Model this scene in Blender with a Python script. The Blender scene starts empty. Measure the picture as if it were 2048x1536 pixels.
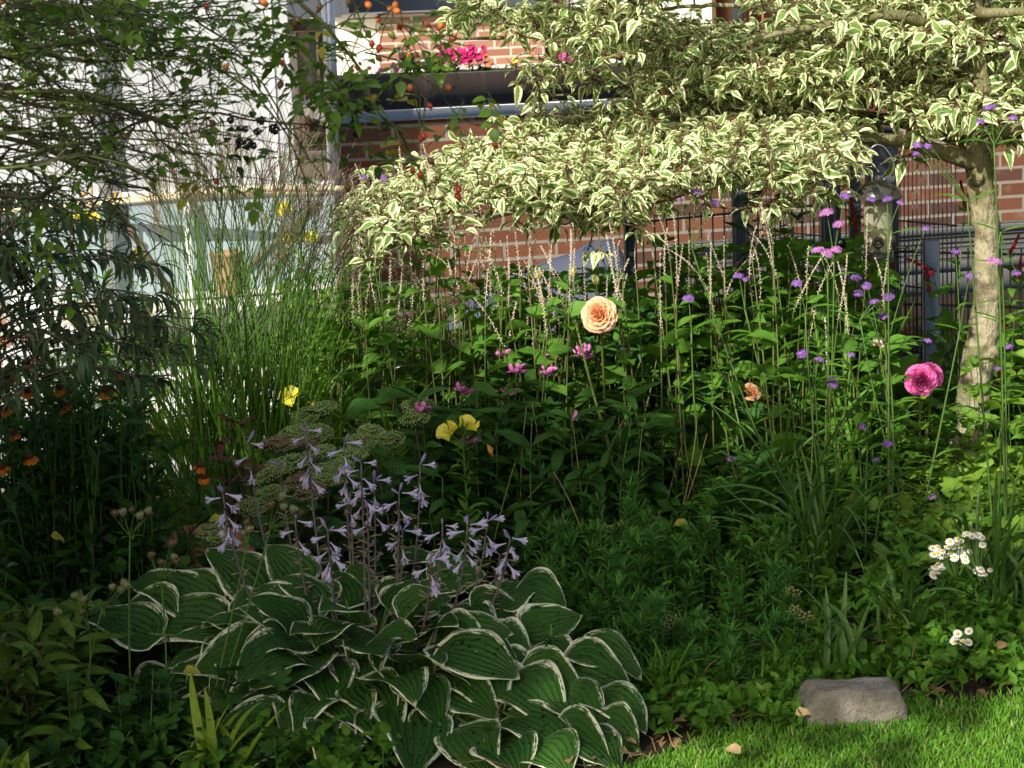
import bpy, math
import numpy as np
from mathutils import Matrix, Vector

R = np.random.RandomState(7)
rad = math.radians
C = bpy.context.scene.collection
SC = bpy.context.scene

# ------------------------------------------------------------------ camera, sky, sun, exposure
FPX = 4619.0                       # focal length in pixels of the 2048 wide photograph
PITCH, ROLL = rad(10.04), rad(2.1)
CAM = np.array([0.0, 0.0, 1.6])
_f = np.array([0, math.cos(PITCH), -math.sin(PITCH)])
_r0 = np.array([1.0, 0, 0])
_u0 = np.array([0, math.sin(PITCH), math.cos(PITCH)])
_r = math.cos(ROLL) * _r0 - math.sin(ROLL) * _u0
_u = math.cos(ROLL) * _u0 + math.sin(ROLL) * _r0
cam_data = bpy.data.cameras.new('camera')
cam_data.sensor_width = 36.0
cam_data.lens = 36.0 * FPX / 2048.0
cam_data.clip_start, cam_data.clip_end = 0.05, 2000.0
cam_data.dof.use_dof = True
cam_data.dof.focus_distance = 5.9
cam_data.dof.aperture_fstop = 16.0
cam = bpy.data.objects.new('camera', cam_data)
C.objects.link(cam)
cam.matrix_world = Matrix(((_r[0], _u[0], -_f[0], CAM[0]), (_r[1], _u[1], -_f[1], CAM[1]),
                           (_r[2], _u[2], -_f[2], CAM[2]), (0, 0, 0, 1)))
SC.camera = cam

SUN = np.array([-0.42, -0.70, 0.58]); SUN /= np.linalg.norm(SUN)      # towards the sun
sun_el = math.asin(SUN[2])
sun_az = math.atan2(SUN[0], SUN[1])                                    # clockwise from +Y
world = bpy.data.worlds.new('World'); SC.world = world; world.use_nodes = True
wn, wl = world.node_tree.nodes, world.node_tree.links
sky = wn.new('ShaderNodeTexSky'); sky.sky_type = 'NISHITA'; sky.sun_disc = False
sky.air_density = 0.7; sky.dust_density = 3.0; sky.ozone_density = 0.2; sky.sun_elevation = sun_el; sky.sun_rotation = sun_az
wl.new(sky.outputs[0], wn['Background'].inputs[0]); wn['Background'].inputs[1].default_value = 0.125
sl = bpy.data.lights.new('sun', 'SUN'); sl.energy = 5.0; sl.angle = rad(0.53); sl.color = (1.0, 0.96, 0.90)
so = bpy.data.objects.new('sun', sl); C.objects.link(so)
so.rotation_mode = 'QUATERNION'; so.rotation_quaternion = Vector(SUN).to_track_quat('Z', 'Y')
so.location = (-4, -4, 9)
vs = SC.view_settings
vs.view_transform = 'Standard'; vs.look = 'None'; vs.gamma = 1.0; vs.exposure = 0.8; vs.use_curve_mapping = False
vs.use_white_balance = True; vs.white_balance_temperature = 6800; vs.white_balance_tint = 6       # the camera's white balance
SC.render.engine = 'CYCLES'
cy = SC.cycles
cy.max_bounces = 7; cy.diffuse_bounces = 3; cy.glossy_bounces = 2; cy.transmission_bounces = 5
cy.transparent_max_bounces = 12; cy.use_denoising = True; cy.caustics_reflective = False; cy.caustics_refractive = False

def W(px, py, Y):
    """World point seen at pixel (px, py) of the photograph at forward distance Y metres."""
    d = _f + (px - 1024) / FPX * _r + (768 - py) / FPX * _u
    return CAM + d * (Y / d[1])
def G(px, py, z=0.0):
    d = _f + (px - 1024) / FPX * _r + (768 - py) / FPX * _u
    return CAM + d * ((z - CAM[2]) / d[2])
def PX(p):
    v = np.asarray(p, float) - CAM
    w = v @ _f
    return 1024 + FPX * (v @ _r) / w, 768 - FPX * (v @ _u) / w

# ------------------------------------------------------------------ scene graph helpers
def _props(o, label=None, cat=None, group=None, kind=None):
    if label: o['label'] = label
    if cat: o['category'] = cat
    if group: o['group'] = group
    if kind: o['kind'] = kind
    return o
def thing(name, label, cat, loc=(0, 0, 0), group=None, kind=None):
    o = bpy.data.objects.new(name, None); C.objects.link(o)
    o.empty_display_size = 0.05
    o.location = tuple(float(a) for a in loc)
    return _props(o, label, cat, group, kind)
def wloc(o):
    p = np.zeros(3)
    while o is not None:
        p = p + np.array(o.location); o = o.parent
    return p
def inst(name, mesh, parent, pos, rot=None, s=1.0, label=None):
    """One more object of an existing mesh, at world position pos, rotation matrix columns rot."""
    o = bpy.data.objects.new(name, mesh); C.objects.link(o)
    if parent is not None:
        o.parent = parent
        pos = np.asarray(pos, float) - wloc(parent)
    o.location = tuple(float(a) for a in pos)
    if rot is not None:
        o.rotation_euler = Matrix([[float(v) for v in row] for row in rot]).to_euler()
    o.scale = (s, s, s) if np.isscalar(s) else tuple(s)
    if label: o['label'] = label
    return o
def inst_child(name, mesh, parent, loc=(0, 0, 0), rot=None, s=1.0):
    """A child in its parent's own frame (for sub-parts of turned parts)."""
    o = bpy.data.objects.new(name, mesh); C.objects.link(o); o.parent = parent
    o.location = tuple(float(a) for a in loc)
    if rot is not None:
        o.rotation_euler = Matrix([[float(v) for v in row] for row in rot]).to_euler()
    o.scale = (s, s, s) if np.isscalar(s) else tuple(s)
    return o

class MB:
    """Collects geometry, then becomes one mesh object."""
    def __init__(self): self.v, self.q, self.t, self.uv, self.rn, self.n = [], [], [], [], [], 0
    def add(self, V, Q=None, T=None, UV=None, rnd=None):
        V = np.asarray(V, float).reshape(-1, 3); k = len(V)
        self.v.append(V)
        if Q is not None and len(Q): self.q.append(np.asarray(Q, int) + self.n)
        if T is not None and len(T): self.t.append(np.asarray(T, int) + self.n)
        self.uv.append(np.zeros((k, 2)) if UV is None else np.asarray(UV, float))
        if rnd is None: rnd = R.rand()
        self.rn.append(np.full(k, rnd) if np.isscalar(rnd) else np.asarray(rnd, float))
        self.n += k
    def many(self, tm, rots, pos, scale, rnd=None):
        """tm=(V,Q,UV); rots (N,3,3) columns are axes; pos (N,3); scale (N,) or (N,3)"""
        V, Q, UV = tm; N, k = len(pos), len(V)
        if N == 0: return
        scale = np.asarray(scale, float)
        if scale.ndim == 1: scale = np.repeat(scale[:, None], 3, 1)
        P = np.einsum('nij,nkj->nki', np.asarray(rots), V[None] * scale[:, None, :]) + np.asarray(pos)[:, None, :]
        F = (Q[None] + (np.arange(N) * k)[:, None, None]).reshape(-1, Q.shape[1])
        if rnd is None: rnd = R.rand(N)
        self.add(P.reshape(-1, 3), F if Q.shape[1] == 4 else None, F if Q.shape[1] == 3 else None,
                 np.tile(UV, (N, 1)), np.repeat(rnd, k))
    def tube(self, pts, radii, sides=5, rnd=None, cap=True):
        P = np.asarray(pts, float); n = len(P)
        if np.isscalar(radii): radii = np.full(n, radii)
        radii = np.asarray(radii, float)
        tg = np.gradient(P, axis=0); tg /= np.linalg.norm(tg, axis=1)[:, None] + 1e-9
        ref = np.array([0, 0, 1.0]) if abs(tg[:, 2]).mean() < .8 else np.array([1.0, 0, 0])
        a = np.cross(tg, ref); a /= np.linalg.norm(a, axis=1)[:, None] + 1e-9
        b = np.cross(tg, a)
        th = np.arange(sides) * 2 * np.pi / sides
        V = P[:, None] + radii[:, None, None] * (np.cos(th)[None, :, None] * a[:, None] + np.sin(th)[None, :, None] * b[:, None])
        i = np.arange(n - 1)[:, None] * sides; j = np.arange(sides)[None]; j2 = (j + 1) % sides
        Q = np.stack([i + j, i + sides + j, i + sides + j2, i + j2], -1).reshape(-1, 4)
        ln = np.concatenate([[0], np.cumsum(np.linalg.norm(np.diff(P, axis=0), axis=1))])
        UV = np.stack([np.repeat(ln, sides), np.tile(th / (2 * np.pi), n)], 1)
        V = V.reshape(-1, 3)
        if cap:
            k = len(V); V = np.vstack([V, P[:1], P[-1:]]); UV = np.vstack([UV, UV[:1], UV[-1:]])
            j = np.arange(sides); j2 = (j + 1) % sides; o = (n - 1) * sides
            T = np.vstack([np.stack([np.full(sides, k), j, j2], 1), np.stack([np.full(sides, k + 1), o + j2, o + j], 1)])
            self.add(V, Q, T, UV, rnd)
        else: self.add(V, Q, None, UV, rnd)
    def box(self, o, ax, ay, az, bev=0.0):
        """Box from corner o along the three edge vectors; UV in metres on every face; optional bevel as inset edges."""
        o, ax, ay, az = [np.asarray(k, float) for k in (o, ax, ay, az)]
        L = [np.linalg.norm(k) for k in (ax, ay, az)]
        if bev > 0 and min(L) > 2.2 * bev:
            E = [ax / L[0], ay / L[1], az / L[2]]
            V = []
            for sx in (0, 1):
                for sy in (0, 1):
                    for sz in (0, 1):
                        c = o + sx * ax + sy * ay + sz * az
                        ins = [E[0] * bev * (1 - 2 * sx), E[1] * bev * (1 - 2 * sy), E[2] * bev * (1 - 2 * sz)]
                        for k in range(3): V.append(c + sum(ins[m] for m in range(3) if m != k))
            V = np.array(V)
            def id_(sx, sy, sz, k): return ((sx * 2 + sy) * 2 + sz) * 3 + k
            Q, T = [], []
            for s in (0, 1):
                Q.append([id_(s, 0, 0, 0), id_(s, 1, 0, 0), id_(s, 1, 1, 0), id_(s, 0, 1, 0)])
                Q.append([id_(0, s, 0, 1), id_(1, s, 0, 1), id_(1, s, 1, 1), id_(0, s, 1, 1)])
                Q.append([id_(0, 0, s, 2), id_(1, 0, s, 2), id_(1, 1, s, 2), id_(0, 1, s, 2)])
            for a in (0, 1):
                for b in (0, 1):
                    Q.append([id_(0, a, b, 1), id_(1, a, b, 1), id_(1, a, b, 2), id_(0, a, b, 2)])
                    Q.append([id_(a, 0, b, 0), id_(a, 1, b, 0), id_(a, 1, b, 2), id_(a, 0, b, 2)])
                    Q.append([id_(a, b, 0, 0), id_(a, b, 1, 0), id_(a, b, 1, 1), id_(a, b, 0, 1)])
                    for c in (0, 1): T.append([id_(a, b, c, 0), id_(a, b, c, 1), id_(a, b, c, 2)])
            u = (V - o) @ E[0]; w = (V - o) @ E[2]; vv = (V - o) @ E[1]
            self.add(V, Q, T, np.stack([u + vv, w], 1)); return
        fs = [(o, ax, az), (o + ay, ax, az), (o, ay, az), (o + ax, ay, az), (o, ax, ay), (o + az, ax, ay)]
        for c, a, b in fs:
            la, lb = np.linalg.norm(a), np.linalg.norm(b)
            self.add([c, c + a, c + a + b, c + b], [[0, 1, 2, 3]], None, [[0, 0], [la, 0], [la, lb], [0, lb]])
    def lathe(self, prof, c, axis=(0, 0, 1), n=20, rnd=None):
        """prof: list of (radius, height) along axis from c"""
        z = np.asarray(axis, float); z /= np.linalg.norm(z)
        ref = np.array([1.0, 0, 0]) if abs(z[0]) < .8 else np.array([0, 1.0, 0])
        x = np.cross(ref, z); x /= np.linalg.norm(x); y = np.cross(z, x)
        th = np.arange(n) * 2 * np.pi / n
        V = [np.asarray(c, float) + h * z + r * (math.cos(t) * x + math.sin(t) * y) for r, h in prof for t in th]
        i = np.arange(len(prof) - 1)[:, None] * n; j = np.arange(n)[None]; j2 = (j + 1) % n
        Q = np.stack([i + j, i + j2, i + n + j2, i + n + j], -1).reshape(-1, 4)
        UV = [(t / (2 * np.pi), h) for r, h in prof for t in th]
        self.add(V, Q, None, UV, rnd)
    def build(self, name, mat, parent=None, smooth=True, label=None, link=True, fix_normals=False):
        V = np.vstack(self.v) if self.v else np.zeros((0, 3))
        if parent is not None: V = V - wloc(parent)
        Q = np.vstack(self.q) if self.q else np.zeros((0, 4), int)
        T = np.vstack(self.t) if self.t else np.zeros((0, 3), int)
        me = bpy.data.meshes.new(name)
        me.vertices.add(len(V)); me.vertices.foreach_set('co', V.astype(np.float32).ravel())
        li = np.concatenate([Q.ravel(), T.ravel()]).astype(np.int32)
        me.loops.add(len(li)); me.loops.foreach_set('vertex_index', li)
        ls = np.concatenate([np.arange(len(Q)) * 4, len(Q) * 4 + np.arange(len(T)) * 3]).astype(np.int32)
        me.polygons.add(len(ls)); me.polygons.foreach_set('loop_start', ls)
        me.update(calc_edges=True)
        UV = np.vstack(self.uv)
        ul = me.uv_layers.new(name='UVMap'); ul.data.foreach_set('uv', UV[li].astype(np.float32).ravel())
        at = me.attributes.new('rnd', 'FLOAT', 'POINT'); at.data.foreach_set('value', np.concatenate(self.rn).astype(np.float32))
        if smooth: me.polygons.foreach_set('use_smooth', np.ones(len(ls), bool))
        me.validate()
        if fix_normals:
            import bmesh
            bm = bmesh.new(); bm.from_mesh(me); bmesh.ops.recalc_face_normals(bm, faces=bm.faces); bm.to_mesh(me); bm.free()
        me.materials.append(mat)
        if not link: return me
        o = bpy.data.objects.new(name, me); C.objects.link(o)
        if parent is not None: o.parent = parent
        if label: o['label'] = label
        return o

# ------------------------------------------------------------------ rotations, curves
def unit(v):
    v = np.asarray(v, float); return v / (np.linalg.norm(v, axis=-1, keepdims=True) + 1e-12)
def frame(d, up=(0, 0, 1), roll=0.0):
    """(3,3) or (N,3,3): columns x, y=d, z near up; leaf templates run along +y with +z their upper face."""
    d = unit(np.atleast_2d(np.asarray(d, float))); N = len(d)
    up = np.broadcast_to(np.asarray(up, float), (N, 3))
    x = np.cross(d, up); bad = np.linalg.norm(x, axis=1) < 1e-3
    x[bad] = np.cross(d[bad], np.array([0.3, 1, 0.2])); x = unit(x); z = np.cross(x, d)
    roll = np.broadcast_to(np.asarray(roll, float), (N,))
    c, s = np.cos(roll)[:, None], np.sin(roll)[:, None]
    x2 = c * x + s * z; z2 = -s * x + c * z
    return np.stack([x2, d, z2], -1)
def zframe(n, spin=0.0):
    """columns x, y, z=n (single): for flowers that face along n"""
    n = unit(n); ref = np.array([0, 0, 1.0]) if abs(n[2]) < .95 else np.array([1.0, 0, 0])
    x = unit(np.cross(ref, n)); y = np.cross(n, x)
    c, s = math.cos(spin), math.sin(spin)
    return np.stack([c * x + s * y, -s * x + c * y, n], -1)
def bez(p0, p1, p2, n=8):
    t = np.linspace(0, 1, n)[:, None]
    return (1 - t) ** 2 * np.asarray(p0) + 2 * t * (1 - t) * np.asarray(p1) + t * t * np.asarray(p2)
def spline(pts, n=20):
    """Catmull-Rom through pts"""
    P = np.asarray(pts, float)
    if len(P) == 2: return P[0] + np.linspace(0, 1, n)[:, None] * (P[1] - P[0])
    Q = np.vstack([2 * P[0] - P[1], P, 2 * P[-1] - P[-2]])
    ts = np.linspace(0, len(P) - 1 - 1e-6, n); out = []
    for t in ts:
        i = int(t); f = t - i; a, b, c, d = Q[i:i + 4]
        out.append(.5 * ((2 * b) + (-a + c) * f + (2 * a - 5 * b + 4 * c - d) * f * f + (-a + 3 * b - 3 * c + d) * f ** 3))
    return np.array(out)
def jit(s, n=None): return R.randn(3) * s if n is None else R.randn(n, 3) * s

# ------------------------------------------------------------------ leaf templates (length 1 along y)
def leaf_t(nu=5, nv=2, w=None, W_=0.2, fold=0.25, bend=0.5, wave=0.0, notch=0.0, ripple=0.0, nrip=7, twist=0.0, ph=0.0):
    u = np.linspace(0, 1, nu + 1); v = np.linspace(-1, 1, nv + 1)
    if w is None: w = lambda t: np.sin(np.pi * t ** .8) ** .9
    wu = np.maximum(w(u), 0.0) * W_; wu[-1] = max(wu[-1], 0.002)
    th = -bend * u ** 1.3 + bend * .25
    y = np.concatenate([[0], np.cumsum(np.cos((th[1:] + th[:-1]) / 2) / nu)]); z = np.concatenate([[0], np.cumsum(np.sin((th[1:] + th[:-1]) / 2) / nu)])
    U, Vv = np.meshgrid(u, v, indexing='ij')
    X = Vv * wu[:, None]; Y = y[:, None] + 0 * Vv; Z = z[:, None] + fold * np.abs(X)
    Y = Y - notch * np.abs(Vv) ** 1.5 * (1 - U) ** 3
    Z = Z + wave * np.sin(U * 11 + ph + Vv * 1.5) * Vv ** 2
    Z = Z + ripple * np.cos(Vv * np.pi * nrip) * np.sin(np.pi * np.clip(U, 0, 1)) ** .5
    if twist:
        a = twist * U; X, Z = X * np.cos(a) - (Z - z[:, None]) * np.sin(a), z[:, None] + X * np.sin(a) + (Z - z[:, None]) * np.cos(a)
    P = np.stack([X, Y, Z], -1).reshape(-1, 3)
    m = nv + 1
    i = np.arange(nu)[:, None] * m; j = np.arange(nv)[None]
    Q = np.stack([i + j, i + j + 1, i + m + j + 1, i + m + j], -1).reshape(-1, 4)
    UV = np.stack([U, (Vv + 1) / 2], -1).reshape(-1, 2)
    return P, Q, UV
w_ovate = lambda t: np.sin(np.pi * t ** .62) ** .85
w_lance = lambda t: np.sin(np.pi * t ** .8) ** .9
w_strap = lambda t: np.minimum(1, 6 * t + .35) * (1 - t ** 4) ** .8
w_heart = lambda t: np.sin(np.pi * np.clip(t, 0, 1) ** .52) ** .75 * (1 - .12 * t)
w_obov = lambda t: np.sin(np.pi * t ** 1.15) ** .8
T_ovate = [leaf_t(5, 2, w_ovate, .27, .25, b, wv) for b, wv in ((.5, .02), (1.1, .03), (.2, .02), (1.6, .03))]
T_lance = [leaf_t(6, 2, w_lance, .13, .3, b, wv) for b, wv in ((.4, .01), (1.0, .015), (1.6, .01))]
T_narrow = [leaf_t(4, 2, w_lance, .075, .3, b) for b in (.3, .9)]
T_round = [leaf_t(5, 2, w_ovate, .40, .15, b, .03) for b in (.3, .8)]
T_strap = [leaf_t(10, 2, w_strap, .022, .5, b, 0, twist=tw) for b, tw in ((1.2, .3), (2.0, -.4), (.5, .2), (2.6, .5))]

def rand_dirs(n, el0=-.4, el1=.9):
    az = R.rand(n) * 2 * np.pi; el = el0 + (el1 - el0) * R.rand(n)
    return np.stack([np.cos(az) * np.cos(el), np.sin(az) * np.cos(el), np.sin(el)], 1)

def leafy_stem(ms, ml, pts, n, tms, size, r0=.003, spread=.9, droop=.2, start=.15, pairs=False, taper=.6, jitter=.3, sides=4):
    """A stem along pts (K,3) in ms, with n leaves in ml along it."""
    P = np.asarray(pts, float)
    if ms is not None: ms.tube(P, np.linspace(r0, r0 * .5, len(P)), sides, cap=False)
    t = np.sort(start + (1 - start) * R.rand(n)) if not pairs else start + (1 - start) * np.repeat(np.linspace(0, 1, max(n // 2, 1)), 2)
    n = len(t)
    k = np.clip(t * (len(P) - 1), 0, len(P) - 1.001); i = k.astype(int); f = (k - i)[:, None]
    pos = P[i] * (1 - f) + P[i + 1] * f; tg = unit(P[i + 1] - P[i])
    if pairs: az = np.repeat(np.arange(n // 2 + 1) * 1.57 + R.rand() * 3, 2)[:n] + np.tile([0, np.pi], n // 2 + 1)[:n] + R.randn(n) * jitter
    else: az = np.arange(n) * 2.4 + R.rand() * 6 + R.randn(n) * jitter
    ref = np.where(np.abs(tg[:, 2:3]) > .9, np.array([[1.0, 0, 0]]), np.array([[0, 0, 1.0]]))
    a = unit(np.cross(tg, ref)); b = np.cross(tg, a)
    d = np.cos(az)[:, None] * a + np.sin(az)[:, None] * b
    d = d * spread + tg * (1 - spread * .6) + np.array([0, 0, -droop]) + jit(jitter * .35, n)
    s = size * (1 - (1 - taper) * t) * (.75 + .5 * R.rand(n))
    up = unit(np.array([0, 0, 1.0]) + jit(.25, n))
    sel = R.randint(len(tms), size=n)
    fr = frame(d, up, R.randn(n) * .25)
    rn = R.rand(n)
    for q, tm in enumerate(tms):
        m = sel == q
        if m.any(): ml.many(tm, fr[m], pos[m], s[m], rn[m])

# ------------------------------------------------------------------ materials
class NT:
    def __init__(self, name):
        self.m = bpy.data.materials.new(name); self.m.use_nodes = True
        self.t = self.m.node_tree; self.n, self.l = self.t.nodes, self.t.links
        self.b = self.n['Principled BSDF']; self.out = self.n['Material Output']
    def new(self, ty, **k):
        o = self.n.new(ty)
        for a, b in k.items(): setattr(o, a, b)
        return o
    def put(self, sock, v):
        if hasattr(v, 'is_output'): self.l.new(v, sock)
        elif isinstance(v, (tuple, list)) and len(v) == 3 and sock.type == 'RGBA': sock.default_value = (*v, 1)
        else: sock.default_value = v
    def math(self, op, a, b=0.0, c=None, clamp=False):
        o = self.new('ShaderNodeMath', operation=op); o.use_clamp = clamp
        self.put(o.inputs[0], a); self.put(o.inputs[1], b)
        if c is not None: self.put(o.inputs[2], c)
        return o.outputs[0]
    def mix(self, f, a, b, mode='MIX'):
        o = self.new('ShaderNodeMix', data_type='RGBA', blend_type=mode)
        self.put(o.inputs[0], f); self.put(o.inputs[6], a); self.put(o.inputs[7], b)
        return o.outputs[2]
    def noise(self, scale, detail=3, vec=None, rough=.55):
        o = self.new('ShaderNodeTexNoise'); o.inputs['Scale'].default_value = scale; o.inputs['Detail'].default_value = detail
        o.inputs['Roughness'].default_value = rough
        if vec is not None: self.l.new(vec, o.inputs['Vector'])
        return o.outputs[0]
    def ramp(self, f, p0, p1, c0=(0, 0, 0), c1=(1, 1, 1)):
        o = self.new('ShaderNodeMapRange'); o.clamp = True
        self.put(o.inputs[0], f); o.inputs[1].default_value = p0; o.inputs[2].default_value = p1
        o.interpolation_type = 'SMOOTHSTEP'
        return self.mix(o.outputs[0], c0, c1) if (c0, c1) != ((0, 0, 0), (1, 1, 1)) else o.outputs[0]
    def rnd(self):
        o = self.new('ShaderNodeAttribute', attribute_name='rnd'); return o.outputs['Fac']
    def orand(self):
        return self.new('ShaderNodeObjectInfo').outputs['Random']
    def uv(self):
        o = self.new('ShaderNodeUVMap'); o.uv_map = 'UVMap'; return o.outputs[0]
    def sep(self, v):
        o = self.new('ShaderNodeSeparateXYZ'); self.l.new(v, o.inputs[0]); return o.outputs
    def comb(self, x, y, z=0.0):
        o = self.new('ShaderNodeCombineXYZ')
        for k, v in enumerate((x, y, z)): self.put(o.inputs[k], v)
        return o.outputs[0]
    def obj(self): return self.new('ShaderNodeTexCoord').outputs['Object']
    def geo(self): return self.new('ShaderNodeNewGeometry').outputs['Position']
    def bump(self, h, strength=.3, dist=.01):
        o = self.new('ShaderNodeBump'); o.inputs['Strength'].default_value = strength; o.inputs['Distance'].default_value = dist
        self.l.new(h, o.inputs['Height']); self.l.new(o.outputs[0], self.b.inputs['Normal']); return o.outputs[0]
    def base(self, c, rough=.6, spec=.4, metal=0.0):
        self.put(self.b.inputs['Base Color'], c); self.put(self.b.inputs['Roughness'], rough)
        self.b.inputs['Specular IOR Level'].default_value = spec; self.b.inputs['Metallic'].default_value = metal
        return self
    def translucent(self, col, f):
        t = self.new('ShaderNodeBsdfTranslucent'); self.put(t.inputs[0], col)
        m = self.new('ShaderNodeMixShader'); self.put(m.inputs[0], f)
        self.l.new(self.b.outputs[0], m.inputs[1]); self.l.new(t.outputs[0], m.inputs[2]); self.l.new(m.outputs[0], self.out.inputs[0])
        return m

def leaf_mat(name, c1, c2, tr=.35, rough=.45, spec=.4, rib=None, margin=None, mw=.25, spots=None, wscale=1.0):
    """c1..c2 leaf green range; rib midrib colour; margin variegated edge of width mw; spots brown/yellow blemish colour"""
    t = NT(name)
    r = t.rnd(); uv = t.uv(); s = t.sep(uv)
    r2 = t.math('FRACT', t.math('MULTIPLY', r, 17.3))
    col = t.mix(r, c1, c2)
    pos = t.geo()
    n = t.noise(60.0 * wscale, 2, pos)
    col = t.mix(t.math('MULTIPLY', t.math('SUBTRACT', n, .35, clamp=True), .8), col, tuple(min(1, k * 1.7) for k in c2))
    av = t.math('ABSOLUTE', t.math('SUBTRACT', t.math('MULTIPLY', s[1], 2.0), 1.0))
    # side veins: chevrons off the midrib
    ve = t.math('FRACT', t.math('MULTIPLY', t.math('SUBTRACT', s[0], t.math('MULTIPLY', av, .22)), 8.0))
    vein = t.ramp(t.math('ABSOLUTE', t.math('SUBTRACT', ve, .5)), .42, .5)
    col = t.mix(t.math('MULTIPLY', vein, .22), col, rib or tuple(min(1, k * 2.2) for k in c2))
    if margin is not None:
        wob = t.noise(9.0, 3, t.comb(t.math('MULTIPLY', s[0], 1.4), t.math('MULTIPLY', s[1], 1.8), t.math('MULTIPLY', r2, 40.0)), .7)
        e = t.math('SUBTRACT', t.math('SUBTRACT', 1.0, av), t.math('MULTIPLY', t.math('SUBTRACT', wob, .38), mw * 3.2))
        r3 = t.math('FRACT', t.math('MULTIPLY', r, 91.7)); e = t.math('SUBTRACT', e, t.math('MULTIPLY', t.math('SUBTRACT', r3, .42), mw * 1.0))
        mk = t.math('SUBTRACT', 1.0, t.ramp(e, mw * .52, mw * .74))
        col = t.mix(mk, col, margin)
    if rib is not None:
        col = t.mix(t.math('MULTIPLY', t.math('SUBTRACT', 1.0, t.ramp(av, .03, .10)), .8), col, rib)
    if spots is not None:
        sp = t.ramp(t.noise(35.0 * wscale, 3, pos), .64, .72)
        col = t.mix(t.math('MULTIPLY', sp, t.ramp(r2, .5, .9)), col, spots)
    t.base(col, rough, spec)
    t.bump(t.math('ADD', t.math('MULTIPLY', vein, -.5), n), .25, .002)
    tc = t.mix(.55, col, t.mix(1.0, col, (1.0, 1.0, .35), 'MULTIPLY'))
    t.translucent(tc, tr)
    return t.m
def petal_mat(name, c1, c2, tip=None, tr=.4, rough=.6, base=None):
    t = NT(name); r = t.rnd(); s = t.sep(t.uv())
    col = t.mix(r, c1, c2)
    if tip is not None: col = t.mix(t.ramp(s[0], .55, 1.0), col, tip)
    if base is not None: col = t.mix(t.math('SUBTRACT', 1.0, t.ramp(s[0], .05, .4)), col, base)
    n = t.noise(18.0, 2, t.comb(t.math('MULTIPLY', s[0], .3), t.math('MULTIPLY', s[1], 2.0), t.math('MULTIPLY', r, 9.0)))
    col = t.mix(t.math('MULTIPLY', n, .25), col, tuple(k * .75 for k in c1))
    t.base(col, rough, .3); t.bump(n, .15, .001)
    t.translucent(col, tr); return t.m
def plain_mat(name, c1, c2=None, rough=.6, spec=.4, metal=0.0, scale=30.0, bump=.1, streak=None):
    t = NT(name); c2 = c2 or tuple(k * .8 for k in c1)
    p = t.obj()
    n = t.noise(scale, 4, p); col = t.mix(n, c1, c2)
    col = t.mix(t.math('MULTIPLY', t.rnd(), .35), col, tuple(k * .7 for k in c1))
    if streak is not None:
        s = t.sep(p); k = t.noise(1.0, 4, t.comb(t.math('MULTIPLY', s[0], 22.0), t.math('MULTIPLY', s[1], 22.0), t.math('MULTIPLY', s[2], 1.2)))
        col = t.mix(t.ramp(k, .5, .75), col, streak)
    t.base(col, rough, spec, metal)
    if bump: t.bump(n, bump, .004)
    return t.m
def stem_mat(name, c1, c2, rough=.55):
    t = NT(name); n = t.noise(45.0, 3, t.geo()); r = t.rnd()
    t.base(t.mix(t.math('MULTIPLY', t.math('ADD', n, r), .5), c1, c2), rough, .35); return t.m

# ------------------------------------------------------------------ materials of the setting
def brick_mat(name, bw, bh, mort, c1, c2, c3, cm, rough=.75):
    t = NT(name); uv = t.uv()
    b = t.new('ShaderNodeTexBrick'); t.l.new(uv, b.inputs['Vector'])
    b.inputs['Scale'].default_value = 1.0; b.inputs['Brick Width'].default_value = bw; b.inputs['Row Height'].default_value = bh
    b.inputs['Mortar Size'].default_value = mort; b.inputs['Mortar Smooth'].default_value = .1
    b.offset = .5; b.inputs['Bias'].default_value = 0.0
    b.inputs['Color1'].default_value = (0, 0, 0, 1); b.inputs['Color2'].default_value = (1, 1, 1, 1); b.inputs['Mortar'].default_value = (.5, .5, .5, 1)
    f = t.sep(b.outputs['Color'])[0]
    s = t.sep(uv)
    gr = t.noise(1.0, 4, t.comb(t.math('MULTIPLY', s[0], 18.0), t.math('MULTIPLY', s[1], 130.0)), .65)
    col = t.mix(t.ramp(f, .0, .62), c1, c2)
    col = t.mix(t.ramp(f, .6, 1.0), col, c3)
    col = t.mix(t.math('MULTIPLY', gr, .45), col, tuple(k * .45 for k in c1))
    big = t.noise(1.3, 3, uv)
    col = t.mix(t.math('MULTIPLY', t.ramp(big, .4, .7), .5), col, tuple(k * .5 for k in c2))
    blot = t.noise(9.0, 4, uv, .7); col = t.mix(t.math('MULTIPLY', t.ramp(blot, .55, .75), .35), col, (.20, .17, .13))
    mo = t.mix(t.noise(40.0, 3, uv), cm, tuple(k * .75 for k in cm))
    col = t.mix(b.outputs['Fac'], col, mo)
    t.base(col, rough, .25)
    h = t.math('SUBTRACT', t.math('MULTIPLY', gr, .3), b.outputs['Fac'])
    t.bump(h, .5, .006)
    return t.m
def plaster_mat(name, c, stain):
    t = NT(name); p = t.geo(); s = t.sep(p)
    n = t.noise(2.0, 5, t.comb(t.math('MULTIPLY', s[0], 3.0), t.math('MULTIPLY', s[1], 3.0), t.math('MULTIPLY', s[2], 1.1)), .65)
    col = t.mix(t.ramp(n, .48, .72), c, stain)
    f = t.noise(90.0, 3, p); col = t.mix(t.math('MULTIPLY', f, .25), col, tuple(k * .7 for k in c))
    t.base(col, .85, .2); t.bump(f, .25, .004); return t.m
M = {}
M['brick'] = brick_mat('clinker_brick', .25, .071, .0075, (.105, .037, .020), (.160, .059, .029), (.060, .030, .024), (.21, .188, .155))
M['brick_far'] = brick_mat('upper_clinker_brick', .225, .060, .008, (.25, .105, .065), (.31, .15, .10), (.19, .10, .08), (.42, .375, .31))
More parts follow.
